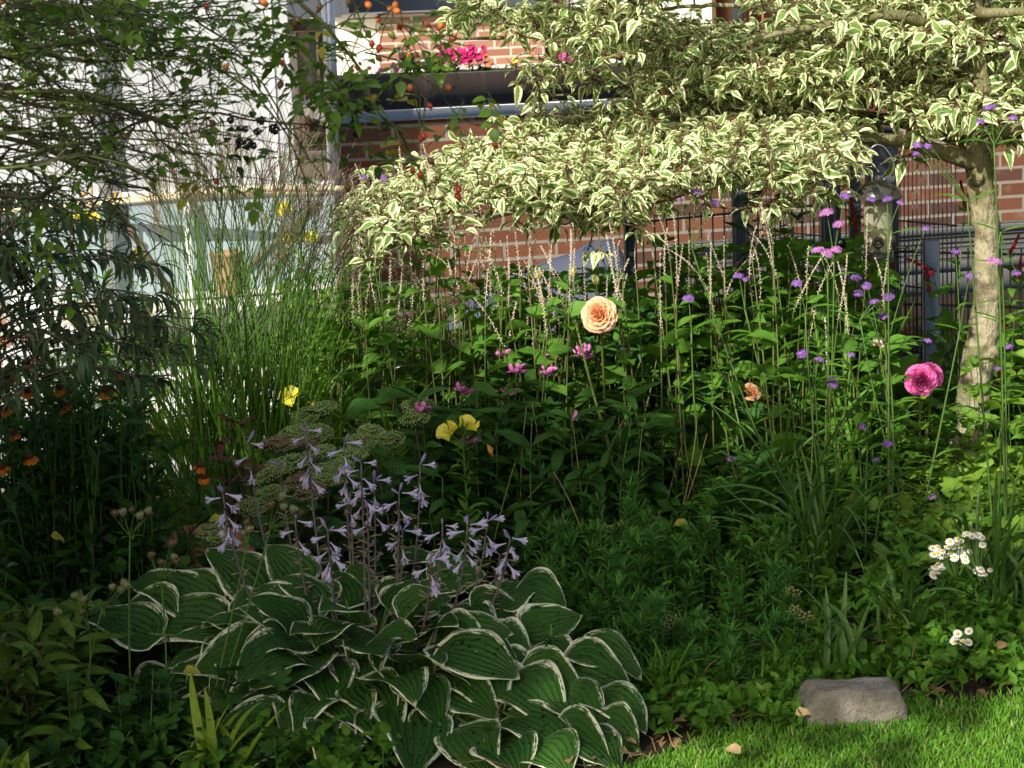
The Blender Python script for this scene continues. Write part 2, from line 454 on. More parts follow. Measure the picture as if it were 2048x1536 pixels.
M['brick_pillar'] = brick_mat('pillar_brick', .25, .075, .012, (.36, .15, .09), (.42, .20, .13), (.3, .16, .12), (.5, .47, .42))
M['plaster'] = plaster_mat('cream_plaster', (.66, .61, .51), (.55, .50, .41))
M['white_panel'] = plaster_mat('white_panel', (.85, .85, .84), (.78, .78, .78))
M['alu'] = plain_mat('aluminium', (.50, .52, .55), (.42, .44, .47), .32, .5, .85, 60, .02)
M['galv'] = plain_mat('galvanised_steel', (.17, .18, .175), (.25, .26, .25), .42, .5, .8, 14, .05)
M['white_metal'] = plain_mat('white_painted_metal', (.78, .78, .77), (.68, .68, .67), .4, .5, 0, 20, .03)
M['planter'] = plain_mat('dark_brown_planter_wood', (.022, .016, .014), (.036, .026, .021), .5, .4, 0, 12, .15, streak=(.05, .036, .028))
M['slate'] = plain_mat('slate_grey_fascia', (.10, .115, .14), (.13, .145, .17), .45, .45, 0, 6, .03)
M['corr'] = plain_mat('corrugated_roof', (.36, .38, .40), (.26, .28, .30), .6, .3, 0, 9, .05)
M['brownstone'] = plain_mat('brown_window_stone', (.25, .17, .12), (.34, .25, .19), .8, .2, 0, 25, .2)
M['wood'] = plain_mat('brown_window_wood', (.22, .085, .03), (.30, .12, .045), .4, .5, 0, 8, .1, streak=(.14, .05, .018))
M['oldwood'] = plain_mat('weathered_wood', (.10, .065, .042), (.16, .11, .075), .8, .2, 0, 25, .3, streak=(.07, .045, .03))
M['palewood'] = plain_mat('pale_wood', (.30, .20, .12), (.24, .155, .085), .8, .2, 0, 20, .15, streak=(.18, .11, .06))
M['cane'] = plain_mat('cream_cane', (.58, .48, .31), (.66, .56, .38), .5, .4, 0, 12, .08)
M['dark_metal'] = plain_mat('anthracite_metal', (.010, .011, .014), (.015, .016, .02), .4, .5, 0, 30, .04)
M['blue_metal'] = plain_mat('blue_grey_metal', (.020, .024, .034), (.028, .033, .045), .45, .5, 0, 30, .04)
M['wire'] = plain_mat('dark_green_wire', (.022, .035, .034), (.034, .046, .046), .4, .5, 0, 60, .02)
M['cover'] = plain_mat('blue_grey_cover', (.045, .055, .085), (.055, .066, .10), .7, .3, 0, 5, .15)
M['terra'] = plain_mat('terracotta', (.34, .13, .065), (.42, .19, .10), .85, .2, 0, 20, .2)
M['sandstone'] = plain_mat('sandstone_block', (.55, .48, .33), (.42, .37, .26), .9, .2, 0, 14, .4)
M['paving'] = plain_mat('pale_paving', (.62, .60, .56), (.50, .48, .45), .85, .2, 0, 6, .15)
M['siding'] = plain_mat('grey_siding', (.11, .105, .10), (.08, .078, .075), .7, .3, 0, 12, .06)
M['ledge'] = plain_mat('grey_ledge', (.095, .095, .092), (.07, .07, .068), .7, .3, 0, 12, .06)
def glass_like(name, c, rough, tr):
    t = NT(name); p = t.geo(); n = t.noise(3.0, 4, p)
    s = t.sep(p); st_ = t.noise(1.0, 4, t.comb(t.math('MULTIPLY', s[0], 14.0), s[1], t.math('MULTIPLY', s[2], .8)))
    col = t.mix(t.ramp(n, .4, .75), c, tuple(k * .75 for k in c)); col = t.mix(t.math('MULTIPLY', t.ramp(st_, .5, .72), .5), col, tuple(k * q for k, q in zip(c, (.66, .68, .6))))
    t.base(col, rough, .5); t.translucent(col, tr); return t.m
M['poly'] = glass_like('milky_greenhouse_sheet', (.56, .58, .60), .35, .3)
M['poly_low'] = glass_like('blue_grey_greenhouse_sheet', (.36, .44, .47), .3, .25)
M['pane'] = glass_like('window_pane', (.50, .55, .52), .12, .0)
M['dark_pane'] = glass_like('dark_window_pane', (.03, .035, .035), .1, .0)
M['curtain'] = plain_mat('pale_curtain', (.62, .62, .56), (.54, .56, .5), .8, .2, 0, 8, .05)

# ------------------------------------------------------------------ ground, lawn, terrace
def ground_mat():
    t = NT('bed_soil'); p = t.geo()
    n = t.noise(7.0, 6, p, .7); m = t.noise(60.0, 4, p, .7)
    col = t.mix(n, (.018, .013, .009), (.045, .032, .02)); col = t.mix(t.ramp(m, .6, .8), col, (.06, .05, .03))
    t.base(col, .95, .1); t.bump(t.math('ADD', n, t.math('MULTIPLY', m, .4)), 1.0, .03); return t.m
lawn_edge = [G(*q)[:2] for q in ((1130, 1600), (1290, 1520), (1400, 1484), (1560, 1452), (1700, 1432), (1850, 1412), (2048, 1388), (2250, 1366))]
lawn_edge = [np.array([-1.2, 3.0]), np.array([-.4, 3.9])] + lawn_edge + [np.array([4.0, 5.7]), np.array([30.0, 9.0])]
def edge_y(x):
    E = np.array(lawn_edge); return np.interp(x, E[:, 0], E[:, 1])
mb = MB(); mb.add([[-150, -150, -.004], [150, -150, -.004], [150, 150, -.004], [-150, 150, -.004]], [[0, 1, 2, 3]])
_props(mb.build('ground', ground_mat()), kind='structure')
def lawn_mat():
    t = NT('lawn_turf'); p = t.geo(); n = t.noise(14.0, 5, p); m = t.noise(140.0, 3, p)
    col = t.mix(n, (.032, .07, .014), (.06, .10, .025)); col = t.mix(m, col, (.03, .05, .012))
    t.base(col, .9, .1); t.bump(m, .8, .01); return t.m
mb = MB(); E = np.array(lawn_edge)
V = [[x, y, .0] for x, y in E] + [[30, -12, 0], [-1.2, -12, 0]]
n = len(E)
mb.add(V, None, [[0, i, i + 1] for i in range(n - 1)] + [[0, n - 1, n], [0, n, n + 1]])
_props(mb.build('lawn', lawn_mat(), smooth=False), kind='structure')
mb = MB(); mb.box([-9, 8.75, -.1], [30, 7.2, 0], [-.6, 2.6, 0], [0, 0, .112]); mb.box([-9, 7.22, -.1], [8.55, 0, 0], [0, 2.5, 0], [0, 0, .108])
_props(mb.build('path', M['paving'], smooth=False), kind='structure')

# ------------------------------------------------------------------ frame of the house: dw along the walls, nw out towards the garden
YAW = rad(14.0)
dw = np.array([math.cos(YAW), math.sin(YAW), 0]); nw = np.array([math.sin(YAW), -math.cos(YAW), 0]); up = np.array([0, 0, 1.0])
O = W(683, 400, 10.45); O[2] = 0
def onwall(px, py, off=0.0, base=O):
    """(s, z) where the pixel's ray meets the wall plane moved by off towards the garden"""
    d = _f + (px - 1024) / FPX * _r + (768 - py) / FPX * _u
    p0 = base + nw * off; t = ((p0 - CAM) @ nw) / (d @ nw); p = CAM + d * t
    return (p - p0) @ dw, p[2]
def wp(s, z, off=0.0, base=O): return base + dw * s + nw * off + up * z
_, z_alu0 = onwall(900, 236); _, z_alu1 = onwall(900, 214, .03)
_, z_top = onwall(900, 146, .06)
_, z_led = onwall(1900, 452)
tw = thing('terrace_wall', 'long red brown clinker brick wall under the dark planter box', 'wall', O)
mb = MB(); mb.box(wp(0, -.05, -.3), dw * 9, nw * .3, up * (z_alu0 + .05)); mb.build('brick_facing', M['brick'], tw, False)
mb = MB(); mb.box(wp(-.01, z_alu0, -.3), dw * 9, nw * .335, up * (z_alu1 - z_alu0), .004); mb.build('edge_strip', M['alu'], tw, False)
s0, _ = onwall(1690, 460)
mb = MB(); mb.box(wp(s0 - .9, z_led - .045, .003), dw * 7, nw * .05, up * .045, .006); mb.box(wp(s0 - .9, z_led - .075, .003), dw * 7, nw * .03, up * .028)
mb.build('ledge', M['ledge'], tw, False)
mb = MB()
for k in range(26): mb.box(wp(s0 - .9, -.02 + k * .0135, .004), dw * 7, nw * (.012 if k % 2 else .020), up * .0125)
mb.build('ribbed_plinth', M['siding'], tw, False)
mb = MB(); mb.box(wp(s0 - .9, z_led - .225, .026), dw * 7, nw * .012, up * .055, .003); mb.box(wp(s0 - .9, -.03, .026), dw * 7, nw * .014, up * .13, .003)
mb.build('plinth_band', M['ledge'], tw, False)

mb = MB(); mb.box(wp(0, z_alu1 - .06, -.3), dw * 12, -nw * 9, up * .05); mb.box(wp(-8, -.1, -3.0), dw * 8, -nw * 6, up * .15)
_props(mb.build('terrace', M['paving'], smooth=False), kind='structure')

# planter box along the terrace edge
pb = thing('planter_box', 'long dark brown wooden planter box with flowers on top of the brick wall', 'planter', wp(0, z_alu1, 0))
mb = MB(); zz = z_alu1 + .002; H = z_top - zz
mb.box(wp(.02, zz, .0), dw * 6, nw * .03, up * H, .004); mb.box(wp(.02, zz, -.25), dw * 6, nw * .03, up * H, .004)
mb.box(wp(.02, zz + .002, -.22), dw * .025, nw * .22, up * (H - .004)); mb.box(wp(5.99, zz + .002, -.22), dw * .025, nw * .22, up * (H - .004))
mb.build('board', M['planter'], pb, False)
mb = MB(); mb.box(wp(.05, zz + .05, -.215), dw * 5.9, nw * .21, up * (H - .075)); mb.build('potting_soil', ground_mat(), pb, False)
mb = MB(); mb.box(wp(-.012, zz, -.2), dw * .03, nw * .19, up * (H + .012), .004); mb.build('end_panel', M['brownstone'], pb, False)  # lighter colour puts the sunlit look of the end face into the material

# rain pipe at the wall's left end
rp = thing('rain_pipe', 'silver metal pipe standing at the left end of the brick wall', 'pipe', wp(-.06, 0, .04))
pa, pb_ = W(661, 140, 10.42), W(677, 560, 10.42)
pa2 = pb_ + (pa - pb_) * 1.9; pz = pb_ + (pa - pb_) * (-.6)
mb = MB(); mb.tube([pz, pb_, pa, pa2], .030, 14); mb.build('tube', M['alu'], rp)
mb = MB()
for k in (.25, 1.3): mb.tube([pz + (pa2 - pz) * (k / 2.2 - .008), pz + (pa2 - pz) * (k / 2.2 + .008)], .035, 14)
mb.build('bracket', M['galv'], rp)

# ------------------------------------------------------------------ upper house front
O2 = W(760, 100, 15.5); O2[2] = 0
def ow2(px, py): return onwall(px, py, 0, O2)
def w2(s, z, off=0.0): return wp(s, z, off, O2)
hs = thing('house', 'brick house front with brown window frames behind the planter box', 'house', O2)
sL = ow2(500, 60)[0]; sM = ow2(757, 60)[0]
sw = [(ow2(1088, 40)[0], ow2(1480, 40)[0]), (ow2(1600, 40)[0], ow2(1960, 40)[0])]
zs_ = ow2(1300, 128)[1]; ztop = 5.2
mb = MB()
xs = [sM] + [k for w in sw for k in w] + [14.0]
for a, b in zip(xs[::2], xs[1::2]): mb.box(w2(a, -.2, -.3), dw * (b - a), nw * .3, up * (ztop + .2))
for a, b in sw: mb.box(w2(a, -.2, -.3), dw * (b - a), nw * .3, up * (zs_ + .2)); mb.box(w2(a, 2.9, -.3), dw * (b - a), nw * .3, up * (ztop - 2.9))
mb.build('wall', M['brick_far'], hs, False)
mb = MB(); mb.box(w2(sL - 6, -.2, -.3), dw * (sM - sL + 6), nw * .29, up * (ztop + .2)); mb.build('plaster_wall', M['plaster'], hs, False)
za = ow2(870, 22)[1]
mb = MB(); mb.box(w2(ow2(655, 20)[0], za, .002), dw * (ow2(1078, 10)[0] - ow2(655, 20)[0]), nw * .12, up * .5, .01); mb.build('fascia', M['slate'], hs, False)
for i, (a, b) in enumerate(sw):
    fr = MB(); t_ = .17
    fr.box(w2(a, zs_, -.14), dw * t_, nw * .10, up * (2.9 - zs_), .01); fr.box(w2(b - t_, zs_, -.14), dw * t_, nw * .10, up * (2.9 - zs_), .01)
    fr.box(w2(a + t_, zs_, -.14), dw * (b - a - 2 * t_), nw * .10, up * .09, .01); fr.box(w2(a + t_, 2.8, -.14), dw * (b - a - 2 * t_), nw * .10, up * .1, .01)
    wo = fr.build('window', M['wood'], hs, False)
    g = MB(); g.box(w2(a + t_, zs_ + .09, -.11), dw * (b - a - 2 * t_), nw * .01, up * (2.71 - zs_)); g.build('pane', M['pane' if i == 0 else 'dark_pane'], wo, False)
    if i == 0:
        g = MB()
        for k in range(24):
            x0 = a + t_ + (b - a - 2 * t_) * k / 24
            g.box(w2(x0, zs_ + .1, -.1 + .004 * (k % 2)), dw * ((b - a - 2 * t_) / 24 - .002), nw * .003, up * (2.65 - zs_))
        g.build('curtain', M['curtain'], wo, False)
    g = MB(); g.box(w2(a - .05, zs_ - .05, .003), dw * (b - a + .1), nw * .08, up * .05, .006); g.build('sill', M['ledge'], wo, False)
a, b = ow2(1492, 40)[0], ow2(1590, 40)[0]
mb = MB(); mb.box(w2(a, .9, .003), dw * (b - a), nw * .06, up * 2.4, .01)
for k in range(1, 4): mb.box(w2(a + (b - a) * k / 4, .9, .064), dw * .012, nw * .01, up * 2.4)
mb.build('shutter', M['wood'], hs, False)
mb = MB(); x = ow2(1466, 60)[0]; mb.tube([w2(x, .9, .09), w2(x, 4, .09)], .045, 12); mb.build('downpipe', M['blue_metal'], hs)
mb = MB(); mb.box(w2(sL - 6.2, ztop, -6.5), dw * (20.4 - sL), nw * 7.0, up * .16, .01); mb.build('roof', M['slate'], hs, False)

# cream annex with the stone window surround
O3 = W(640, 260, 12.6); O3[2] = 0
def ow3(px, py): return onwall(px, py, 0, O3)
def w3(s, z, off=0.0): return wp(s, z, off, O3)
an = thing('annex', 'cream plastered annex with brown stone window surround behind the silver pipe', 'building', O3)
l3, r3 = ow3(420, 300)[0], ow3(662, 300)[0]
x0, x1 = ow3(612, 150)[0], ow3(650, 150)[0]; z0, z1 = ow3(630, 262)[1], ow3(620, 62)[1]
mb = MB(); mb.box(w3(l3 - 3, -.2, -.3), dw * (x0 - l3 + 3), nw * .3, up * (z1 + .27)); mb.box(w3(x1, -.2, -.3), dw * (r3 - x1), nw * .3, up * (z1 + .27))
mb.box(w3(x0, -.2, -.3), dw * (x1 - x0), nw * .3, up * (z0 + .2)); mb.build('wall', M['plaster'], an, False)
mb = MB(); mb.box(w3(x0 - .045, z0, -.05), dw * .07, nw * .09, up * (z1 - z0), .008); mb.box(w3(x1 - .02, z0, -.05), dw * .04, nw * .09, up * (z1 - z0), .008)
mb.box(w3(x0 - .1, z0 - .075, -.05), dw * (x1 - x0 + .2), nw * .12, up * .072, .01); mb.box(w3(x0 - .08, z1 - .004, -.05), dw * (x1 - x0 + .14), nw * .10, up * .07, .008)
mb.build('window_surround', M['brownstone'], an, False)
mb = MB(); mb.box(w3(x0 + .026, z0 + .003, -.12), dw * (x1 - x0 - .05), nw * .02, up * (z1 - z0 - .01)); mb.build('pane', M['curtain'], an, False)
mb = MB(); mb.box(w3(x0 - .12, z0 - .15, .004), dw * (r3 - x0 + .1), nw * .10, up * .05, .006); mb.build('sill', M['white_metal'], an, False)
mb = MB(); zc = z1 + .07; nx = 90; wd = r3 - l3 + 3.1
for k in range(nx):
    mb.box(w3(l3 - 3 + wd * k / nx, zc + (0.012 if k % 2 else 0), -.3), dw * (wd / nx - .001), nw * .5, up * .16)
mb.build('corrugated_roof', M['corr'], an, False)

# ------------------------------------------------------------------ greenhouse on the left
O4 = W(330, 380, 9.55); O4[2] = 0
def ow4(px, py): return onwall(px, py, 0, O4)
def w4(s, z, off=0.0): return wp(s, z, off, O4)
gh = thing('greenhouse', 'milky sheeted garden greenhouse with aluminium posts and a white rail', 'greenhouse', O4)
zr = ow4(330, 384)[1]; gl, grr = ow4(-260, 380)[0], ow4(668, 355)[0]; zt = 2.4
rm = np.array([0, 0, 0])
mb = MB(); mb.box(w4(gl, zr + .012, -.03), dw * (ow4(585, 200)[0] - gl), nw * .006, up * (zt - zr - .02)); mb.build('upper_sheet', M['poly'], gh, False)
mb = MB(); mb.box(w4(gl, ow4(330, 590)[1], -.03), dw * (grr - gl), nw * .006, up * (zr - ow4(330, 590)[1] - .02)); mb.build('lower_sheet', M['poly_low'], gh, False)
mb = MB(); mb.box(w4(gl, zr - .018, -.02), dw * (grr - gl), nw * .035, up * .028, .004); mb.build('rail', M['white_metal'], gh, False)
mb = MB()
for k in range(4):
    x_ = gl + .12 + (ow4(585, 200)[0] - gl - .2) * k / 3; mb.box(w4(x_, zr + .012, -.021), dw * .012, nw * .008, up * (zt - zr - .02))
mb.build('glazing_bars', M['white_metal'], gh, False)
mb = MB(); mb.box(w4(gl, zt, -.05), dw * (grr - gl), nw * .05, up * .05, .004); mb.build('top_rail', M['alu'], gh, False)
mb = MB(); mb.box(w4(gl, zt + .03, -2.2), dw * (ow4(585, 200)[0] - gl), nw * 2.2, up * .01); mb.build('roof_sheet', M['poly'], gh, False)
for px, rr in ((209, .024), (-120, .024)):
    s = ow4(px, 380)[0]; mb = MB(); mb.tube([w4(s, 0, .04), w4(s, zt, .04)], rr, 12); mb.build('post', M['alu'], gh)
s = ow4(377, 500)[0]; mb = MB(); mb.tube([w4(s, 0, .03), w4(s, zr - .02, .03)], .013, 10); mb.build('post', M['white_metal'], gh)
mb = MB(); s = ow4(250, 400)[0]; mb.box(w4(s, 0, -.16), dw * .085, nw * .085, up * (ow4(250, 225)[1] + .02), .006); wpz = mb.build('timber_post', M['oldwood'], gh, False)
mb = MB(); a, b = w4(ow4(222, 405)[0], ow4(222, 400)[1], -.016), w4(ow4(345, 590)[0], ow4(345, 590)[1], -.016)
mb.tube([a, b], .013, 6); a, b = w4(ow4(640, 402)[0], ow4(640, 402)[1], -.014), w4(ow4(440, 590)[0], ow4(440, 590)[1], -.014); mb.tube([a, b], .011, 6)
mb.build('brace', M['oldwood'], gh)
for k, (x0_, y0_, x1_, y1_, sag) in enumerate(((-60, 425, 668, 383, 6), (215, 398, 690, 376, 5), (225, 404, 640, 386, 9))):
    mb = MB(); pts = [W(x0_ + (x1_ - x0_) * t, y0_ + (y1_ - y0_) * t - sag * math.sin(math.pi * t) + 2 * math.sin(7 * t), 9.35 + .12 * t) for t in np.linspace(0, 1, 16)]
    mb.tube(pts, .0125, 8)
    o = mb.build('cane', M['cane'], None)
    _props(o, ['lowest pale cane lying under the white greenhouse rail', 'upper pale cane tied right under the white greenhouse rail', 'middle pale cane of the bundle under the white rail'][k], 'cane', 'canes under the greenhouse rail')
# wooden stake and clothes-peg like clip on the post
mb = MB(); pts = [W(183, y, 9.3) for y in (360, 400, 430, 470)]
mb.tube(pts, [.004, .008, .014, .016], 6); mb.tube([W(181, 396, 9.28), W(181, 401, 9.28)], .012, 8)
_props(mb.build('wooden_stake', M['palewood']), 'pale wooden stake leaning beside the left silver greenhouse post', 'stake')
# brick pillar far left
mb = MB(); o_ = W(-60, 400, 9.9); o_[2] = 0
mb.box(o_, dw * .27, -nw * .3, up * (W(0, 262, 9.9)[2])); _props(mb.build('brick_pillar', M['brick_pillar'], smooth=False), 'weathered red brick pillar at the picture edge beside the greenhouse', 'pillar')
# tan pot, white chair, block, basin, edging
mb = MB(); p = W(458, 575, 9.0); p[2] -= .03; mb.lathe([(.05, 0), (.062, .08), (.068, .155), (.072, .16), (.072, .172), (.062, .172), (.058, .12), (0, .11)], p, n=4)
st = MB(); st.tube([p * [1, 1, 0], p + [0, 0, .004]], .018, 8); po = thing('tan_planter', 'square tan planter standing on a stand behind the tall grass', 'planter', p)
mb.build('pot', M['terra' if 0 else 'palewood'], po, False); st.build('stand', M['dark_metal'], po, False)
ch = thing('garden_chair', 'white slatted plastic chair behind the silver leaved shrub', 'chair', G(95, 900) * [1, 1, 0])
cb = W(92, 760, 8.7); cb[2] = 0
ch.location = tuple(cb)
zb, zt_ = W(92, 690, 8.7)[2], W(92, 568, 8.7)[2]
for k in range(7):
    mb = MB(); z = zb + .07 + (zt_ - zb - .08) * k / 6
    pts = [cb + [x, .03 * (x / .11) ** 2 - .0, z + .004 * math.cos(x * 20)] for x in np.linspace(-.09, .09, 7)]
    mb.tube(pts, .011, 6); mb.build('back_slat', M['white_metal'], ch)
mb = MB(); mb.box(cb + [-.12, -.2, zb - .02], [.24, 0, 0], [0, .24, 0], [0, 0, .03], .008); mb.build('seat', M['white_metal'], ch, False)
for x in (-.11, .11):
    for y in (-.18, .03):
        mb = MB(); mb.tube([cb + [x, y, 0], cb + [x * .95, y, zb - .02]] + ([cb + [x, y + .03, zt_]] if y > 0 else []), .013, 8); mb.build('leg', M['white_metal'], ch)
mb = MB(); p = W(170, 640, 8.6)
sx = np.linspace(-.5, .5, 6); mb.box(W(132, 655, 8.6), [.13, .02, 0], [-.02, .16, 0], [0, 0, .085], .02)
_props(mb.build('stone_block', M['sandstone'], smooth=False), 'pale yellow rounded stone block behind the silver leaved shrub', 'stone block')
mb = MB(); p = G(300, 905, .0); p = W(300, 940, 7.6); p[2] = 0
zz = W(270, 985, 7.4)[2]; zz2 = W(270, 940, 7.4)[2]
bs = W(275, 960, 7.4); mb.lathe([(.10, max(zz, .0)), (.15, zz2 - .015), (.165, zz2), (.155, zz2), (.14, zz2 - .03), (0, zz2 - .06)], bs * [1, 1, 0], n=28)
_props(mb.build('wash_basin', M['white_metal']), 'white round basin half hidden behind the orange flowers', 'basin')
for k in range(4):
    mb = MB(); q = W(285 + 48 * k, 921 - 3 * k, 7.9); q[2] = .0
    mb.box(q, [.07, .012, 0], [-.01, .1, 0], [0, 0, .085], .006)
    _props(mb.build('edging_brick', M['terra'], smooth=False), 'orange edging brick set in a row behind the white basin', 'brick', 'edging bricks behind the basin')
# terracotta pot half hidden by the hosta
p = W(395, 1140, 5.75); p[2] = 0
tp = thing('terracotta_pot', 'weathered terracotta pot lying tilted behind the variegated hosta', 'pot', p)
mb = MB(); zt_ = W(380, 1072, 5.75)[2]
mb.lathe([(.07, 0), (.095, zt_ * .7), (.105, zt_ * .72), (.108, zt_), (.094, zt_), (.088, zt_ * .7), (0, zt_ * .6)], p, (.25, -.15, 1), 28); mb.build('pot_body', M['terra'], tp)

# ------------------------------------------------------------------ mesh fences
def fence(name, label, p0, p1, z0, z1, vs_, hs_, r=.0034, group='wire mesh fence panels', mat='wire', posts=True):
    """Double rod mesh panel from p0 to p1 (ground points)."""
    p0, p1 = np.array([p0[0], p0[1], 0]), np.array([p1[0], p1[1], 0]); L = np.linalg.norm(p1 - p0); e = (p1 - p0) / L; nn = np.cross(e, up)
    th = thing(name, label, 'fence', p0, group)
    m = MB()
    for x in np.arange(0, L + 1e-6, vs_): m.tube([p0 + e * x + up * z0, p0 + e * x + up * z1], r, 5)
    m.build('upright_wires', M[mat], th)
    m = MB()
    for z in np.arange(z1 - .02, z0, -hs_):
        for s in (-1, 1): m.tube([p0 + up * z + nn * s * r * 2, p1 + up * z + nn * s * r * 2], r * 1.15, 5)
    m.build('cross_wires', M[mat], th)
    return th
zf = .57
fa, fb = W(-200, 640, 7.6), W(1262, 545, 8.15)
fence('mesh_fence', 'low dark wire fence behind the flowering spikes left of the dark post', fa, fb, .02, zf, .1, .2, .003)
fc = W(1285, 430, 8.3); fd = W(1718, 415, 8.75)
zhi = W(1500, 424, 8.5)[2]
fence('mesh_fence', 'tall dark wire fence between the thin dark post and the bird feeder', fc, fd, .02, zhi + .02, .05, .2, .0034)
fe, ff = W(1450, 430, 9.35), W(1640, 450, 8.9)
fence('mesh_fence', 'narrow close wired fence section behind the white spikes and blue grey posts', fe, ff, .02, W(1500, 345, 9.3)[2], .025, .2, .0022)
fg, fh = W(1792, 430, 8.85), W(1912, 430, 8.6)
gz = W(1850, 300, 8.8)[2]
gt = fence('wire_gate', 'close wired dark gate between the black post and the tree trunk', fg, fh, .02, gz, .022, .25, .0026)
fi, fj = W(1750, 500, 8.75), W(2300, 470, 8.3)
fence('mesh_fence', 'dark wire fence running behind the sunlit tree trunk', fi, fj, .02, W(1850, 497, 8.7)[2] + .01, .04, .2, .0034)
def post(name, label, px, py0, Y, w, d, mat, cap=True, group=None):
    p = W(px, 700, Y); p[2] = 0; z = W(px, py0, Y)[2]
    th = thing(name, label, 'post', p, group)
    m = MB(); m.box(p + [-w / 2, -d / 2, -.02], [w, 0, 0], [0, d, 0], [0, 0, z + .02], .005); m.build('shaft', M[mat], th, False)
    if cap: m = MB(); m.box(p + [-w / 2 - .004, -d / 2 - .004, z], [w + .008, 0, 0], [0, d + .008, 0], [0, 0, .012], .003); m.build('cap', M['dark_metal'], th, False)
    m = MB()
    for zz in (z * .35, z * .8): m.box(p + [-w * .3, -d / 2 - .013, zz], [w * .6, 0, 0], [0, .012, 0], [0, 0, .03], .003); m.tube([p + [0, -d / 2 - .012, zz + .015], p + [0, -d / 2 - .022, zz + .015]], .006, 8)
    m.build('clamp', M['galv'], th, False)
    return th
post('fence_post', 'thin dark post where the low wire fence meets the tall one', 1266, 340, 8.2, .045, .06, 'wire')
post('fence_post', 'blue grey square post behind the white flower spikes', 1484, 300, 8.9, .06, .06, 'blue_metal')
post('fence_post', 'blue grey square post left of the bird feeder', 1664, 285, 8.95, .075, .06, 'blue_metal')
post('fence_post', 'narrow dark post just left of the bird feeder', 1712, 330, 8.7, .04, .06, 'dark_metal')
post('gate_post', 'broad black square post right behind the bird feeder', 1766, 262, 8.8, .115, .1, 'dark_metal')
gp = post('steel_bracket', 'galvanised flat steel post on the wire fence left of the trunk', 1863, 480, 8.5, .062, .03, 'galv', False)
lk = thing('gate_latch', 'black square latch plate on the wire fence left of the trunk', 'latch', W(1927, 595, 8.4))
mb = MB(); c = W(1926, 597, 8.4); mb.box(c + [-.019, -.012, -.019], [.038, 0, 0], [0, .02, 0], [0, 0, .038], .003); mb.build('plate', M['dark_metal'], lk, False)
mb = MB(); mb.box(c + [-.011, -.0165, -.011], [.022, 0, 0], [0, .005, 0], [0, 0, .022], .001); mb.tube([c + [0, -.017, 0], c + [0, -.024, 0]], .005, 8); mb.build('bolt', M['galv'], lk, False)
lk = thing('gate_lock', 'dark lock with shiny round cylinder on the blue grey post', 'lock', W(1682, 485, 8.7))
mb = MB(); c = W(1682, 487, 8.75); mb.box(c + [-.02, -.02, -.03], [.045, 0, 0], [0, .03, 0], [0, 0, .05], .005); mb.build('lock_case', M['dark_metal'], lk, False)
mb = MB(); mb.tube([c + [-.004, -.021, .006], c + [-.004, -.030, .006]], .009, 14); mb.build('cylinder', M['alu'], lk)

# blue grey furniture cover behind the fence
def cover():
    prof = [(900, 640), (930, 612), (965, 584), (1010, 560), (1060, 540), (1110, 520), (1150, 503), (1175, 489), (1200, 483), (1222, 482), (1236, 492), (1246, 520), (1254, 548), (1262, 575), (1268, 600), (1272, 640)]
    Yc = 9.2; rows = []
    th = thing('furniture_cover', 'blue grey fabric cover over a lounger behind the low wire fence', 'furniture cover', W(1100, 800, Yc) * [1, 1, 0])
    tops = np.array([W(a, b, Yc) for a, b in prof]); n = len(tops); m = 13
    V = []
    for j in range(m):
        a = -1 + 2 * j / (m - 1)                    # across the depth, rounded over the top
        for i in range(n):
            t = tops[i]; rise = (1 - abs(a) ** 3.2); z = t[2] * rise
            V.append([t[0] + .012 * math.sin(j * 1.3 + i * .9) , t[1] + a * .3 + .01 * math.sin(i * 2.1), max(z, 0) + .004 * math.sin(i * 1.7 + j)])
    i = np.arange(m - 1)[:, None] * n; j = np.arange(n - 1)[None]
    Q = np.stack([i + j, i + j + 1, i + n + j + 1, i + n + j], -1).reshape(-1, 4)
    b = MB(); b.add(V, Q)
    for side in (0, n - 1):
        lo = []; 
        for jj in range(m): p = V[jj * n + side]; lo.append([p[0], p[1], 0.0])
        hi = [V[jj * n + side] for jj in range(m)]
        VV = hi + lo; QQ = [[k, k + 1, m + k + 1, m + k] for k in range(m - 1)]
        b.add(VV, QQ)
    o = b.build('fabric', M['cover'], th, fix_normals=True)
    s = MB(); s.tube([np.array(V[6 * n + k]) + [0, 0, .002] for k in range(n)], .004, 5); s.build('seam', M['cover'], th)
cover()

# ------------------------------------------------------------------ leaf and stem materials
L = {}
L['dogwood'] = leaf_mat('variegated_dogwood_leaf', (.065, .15, .03), (.15, .26, .06), .34, .5, .25, rib=(.22, .30, .10), margin=(.82, .80, .48), mw=.42, spots=(.45, .33, .15))
L['rose'] = leaf_mat('rose_leaf', (.06, .15, .014), (.15, .26, .03), .5, .42, .4, spots=(.35, .22, .03))
L['rose_yellow'] = leaf_mat('yellowing_rose_leaf', (.22, .26, .03), (.40, .33, .04), .45, .5, .3, spots=(.16, .10, .02))
L['bluegreen'] = leaf_mat('blue_green_rose_leaf', (.025, .082, .018), (.05, .13, .03), .25, .6, .1)
L['silver'] = leaf_mat('silver_green_leaf', (.036, .072, .028), (.085, .13, .058), .18, .6, .15)
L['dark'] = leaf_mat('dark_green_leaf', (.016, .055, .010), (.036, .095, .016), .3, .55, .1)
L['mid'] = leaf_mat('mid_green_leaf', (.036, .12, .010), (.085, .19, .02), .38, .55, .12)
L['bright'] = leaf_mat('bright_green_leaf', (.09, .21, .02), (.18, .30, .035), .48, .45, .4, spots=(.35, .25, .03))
L['persi'] = leaf_mat('knotweed_leaf', (.045, .145, .014), (.10, .23, .028), .42, .5, .15, rib=(.16, .22, .07), spots=(.25, .16, .03))
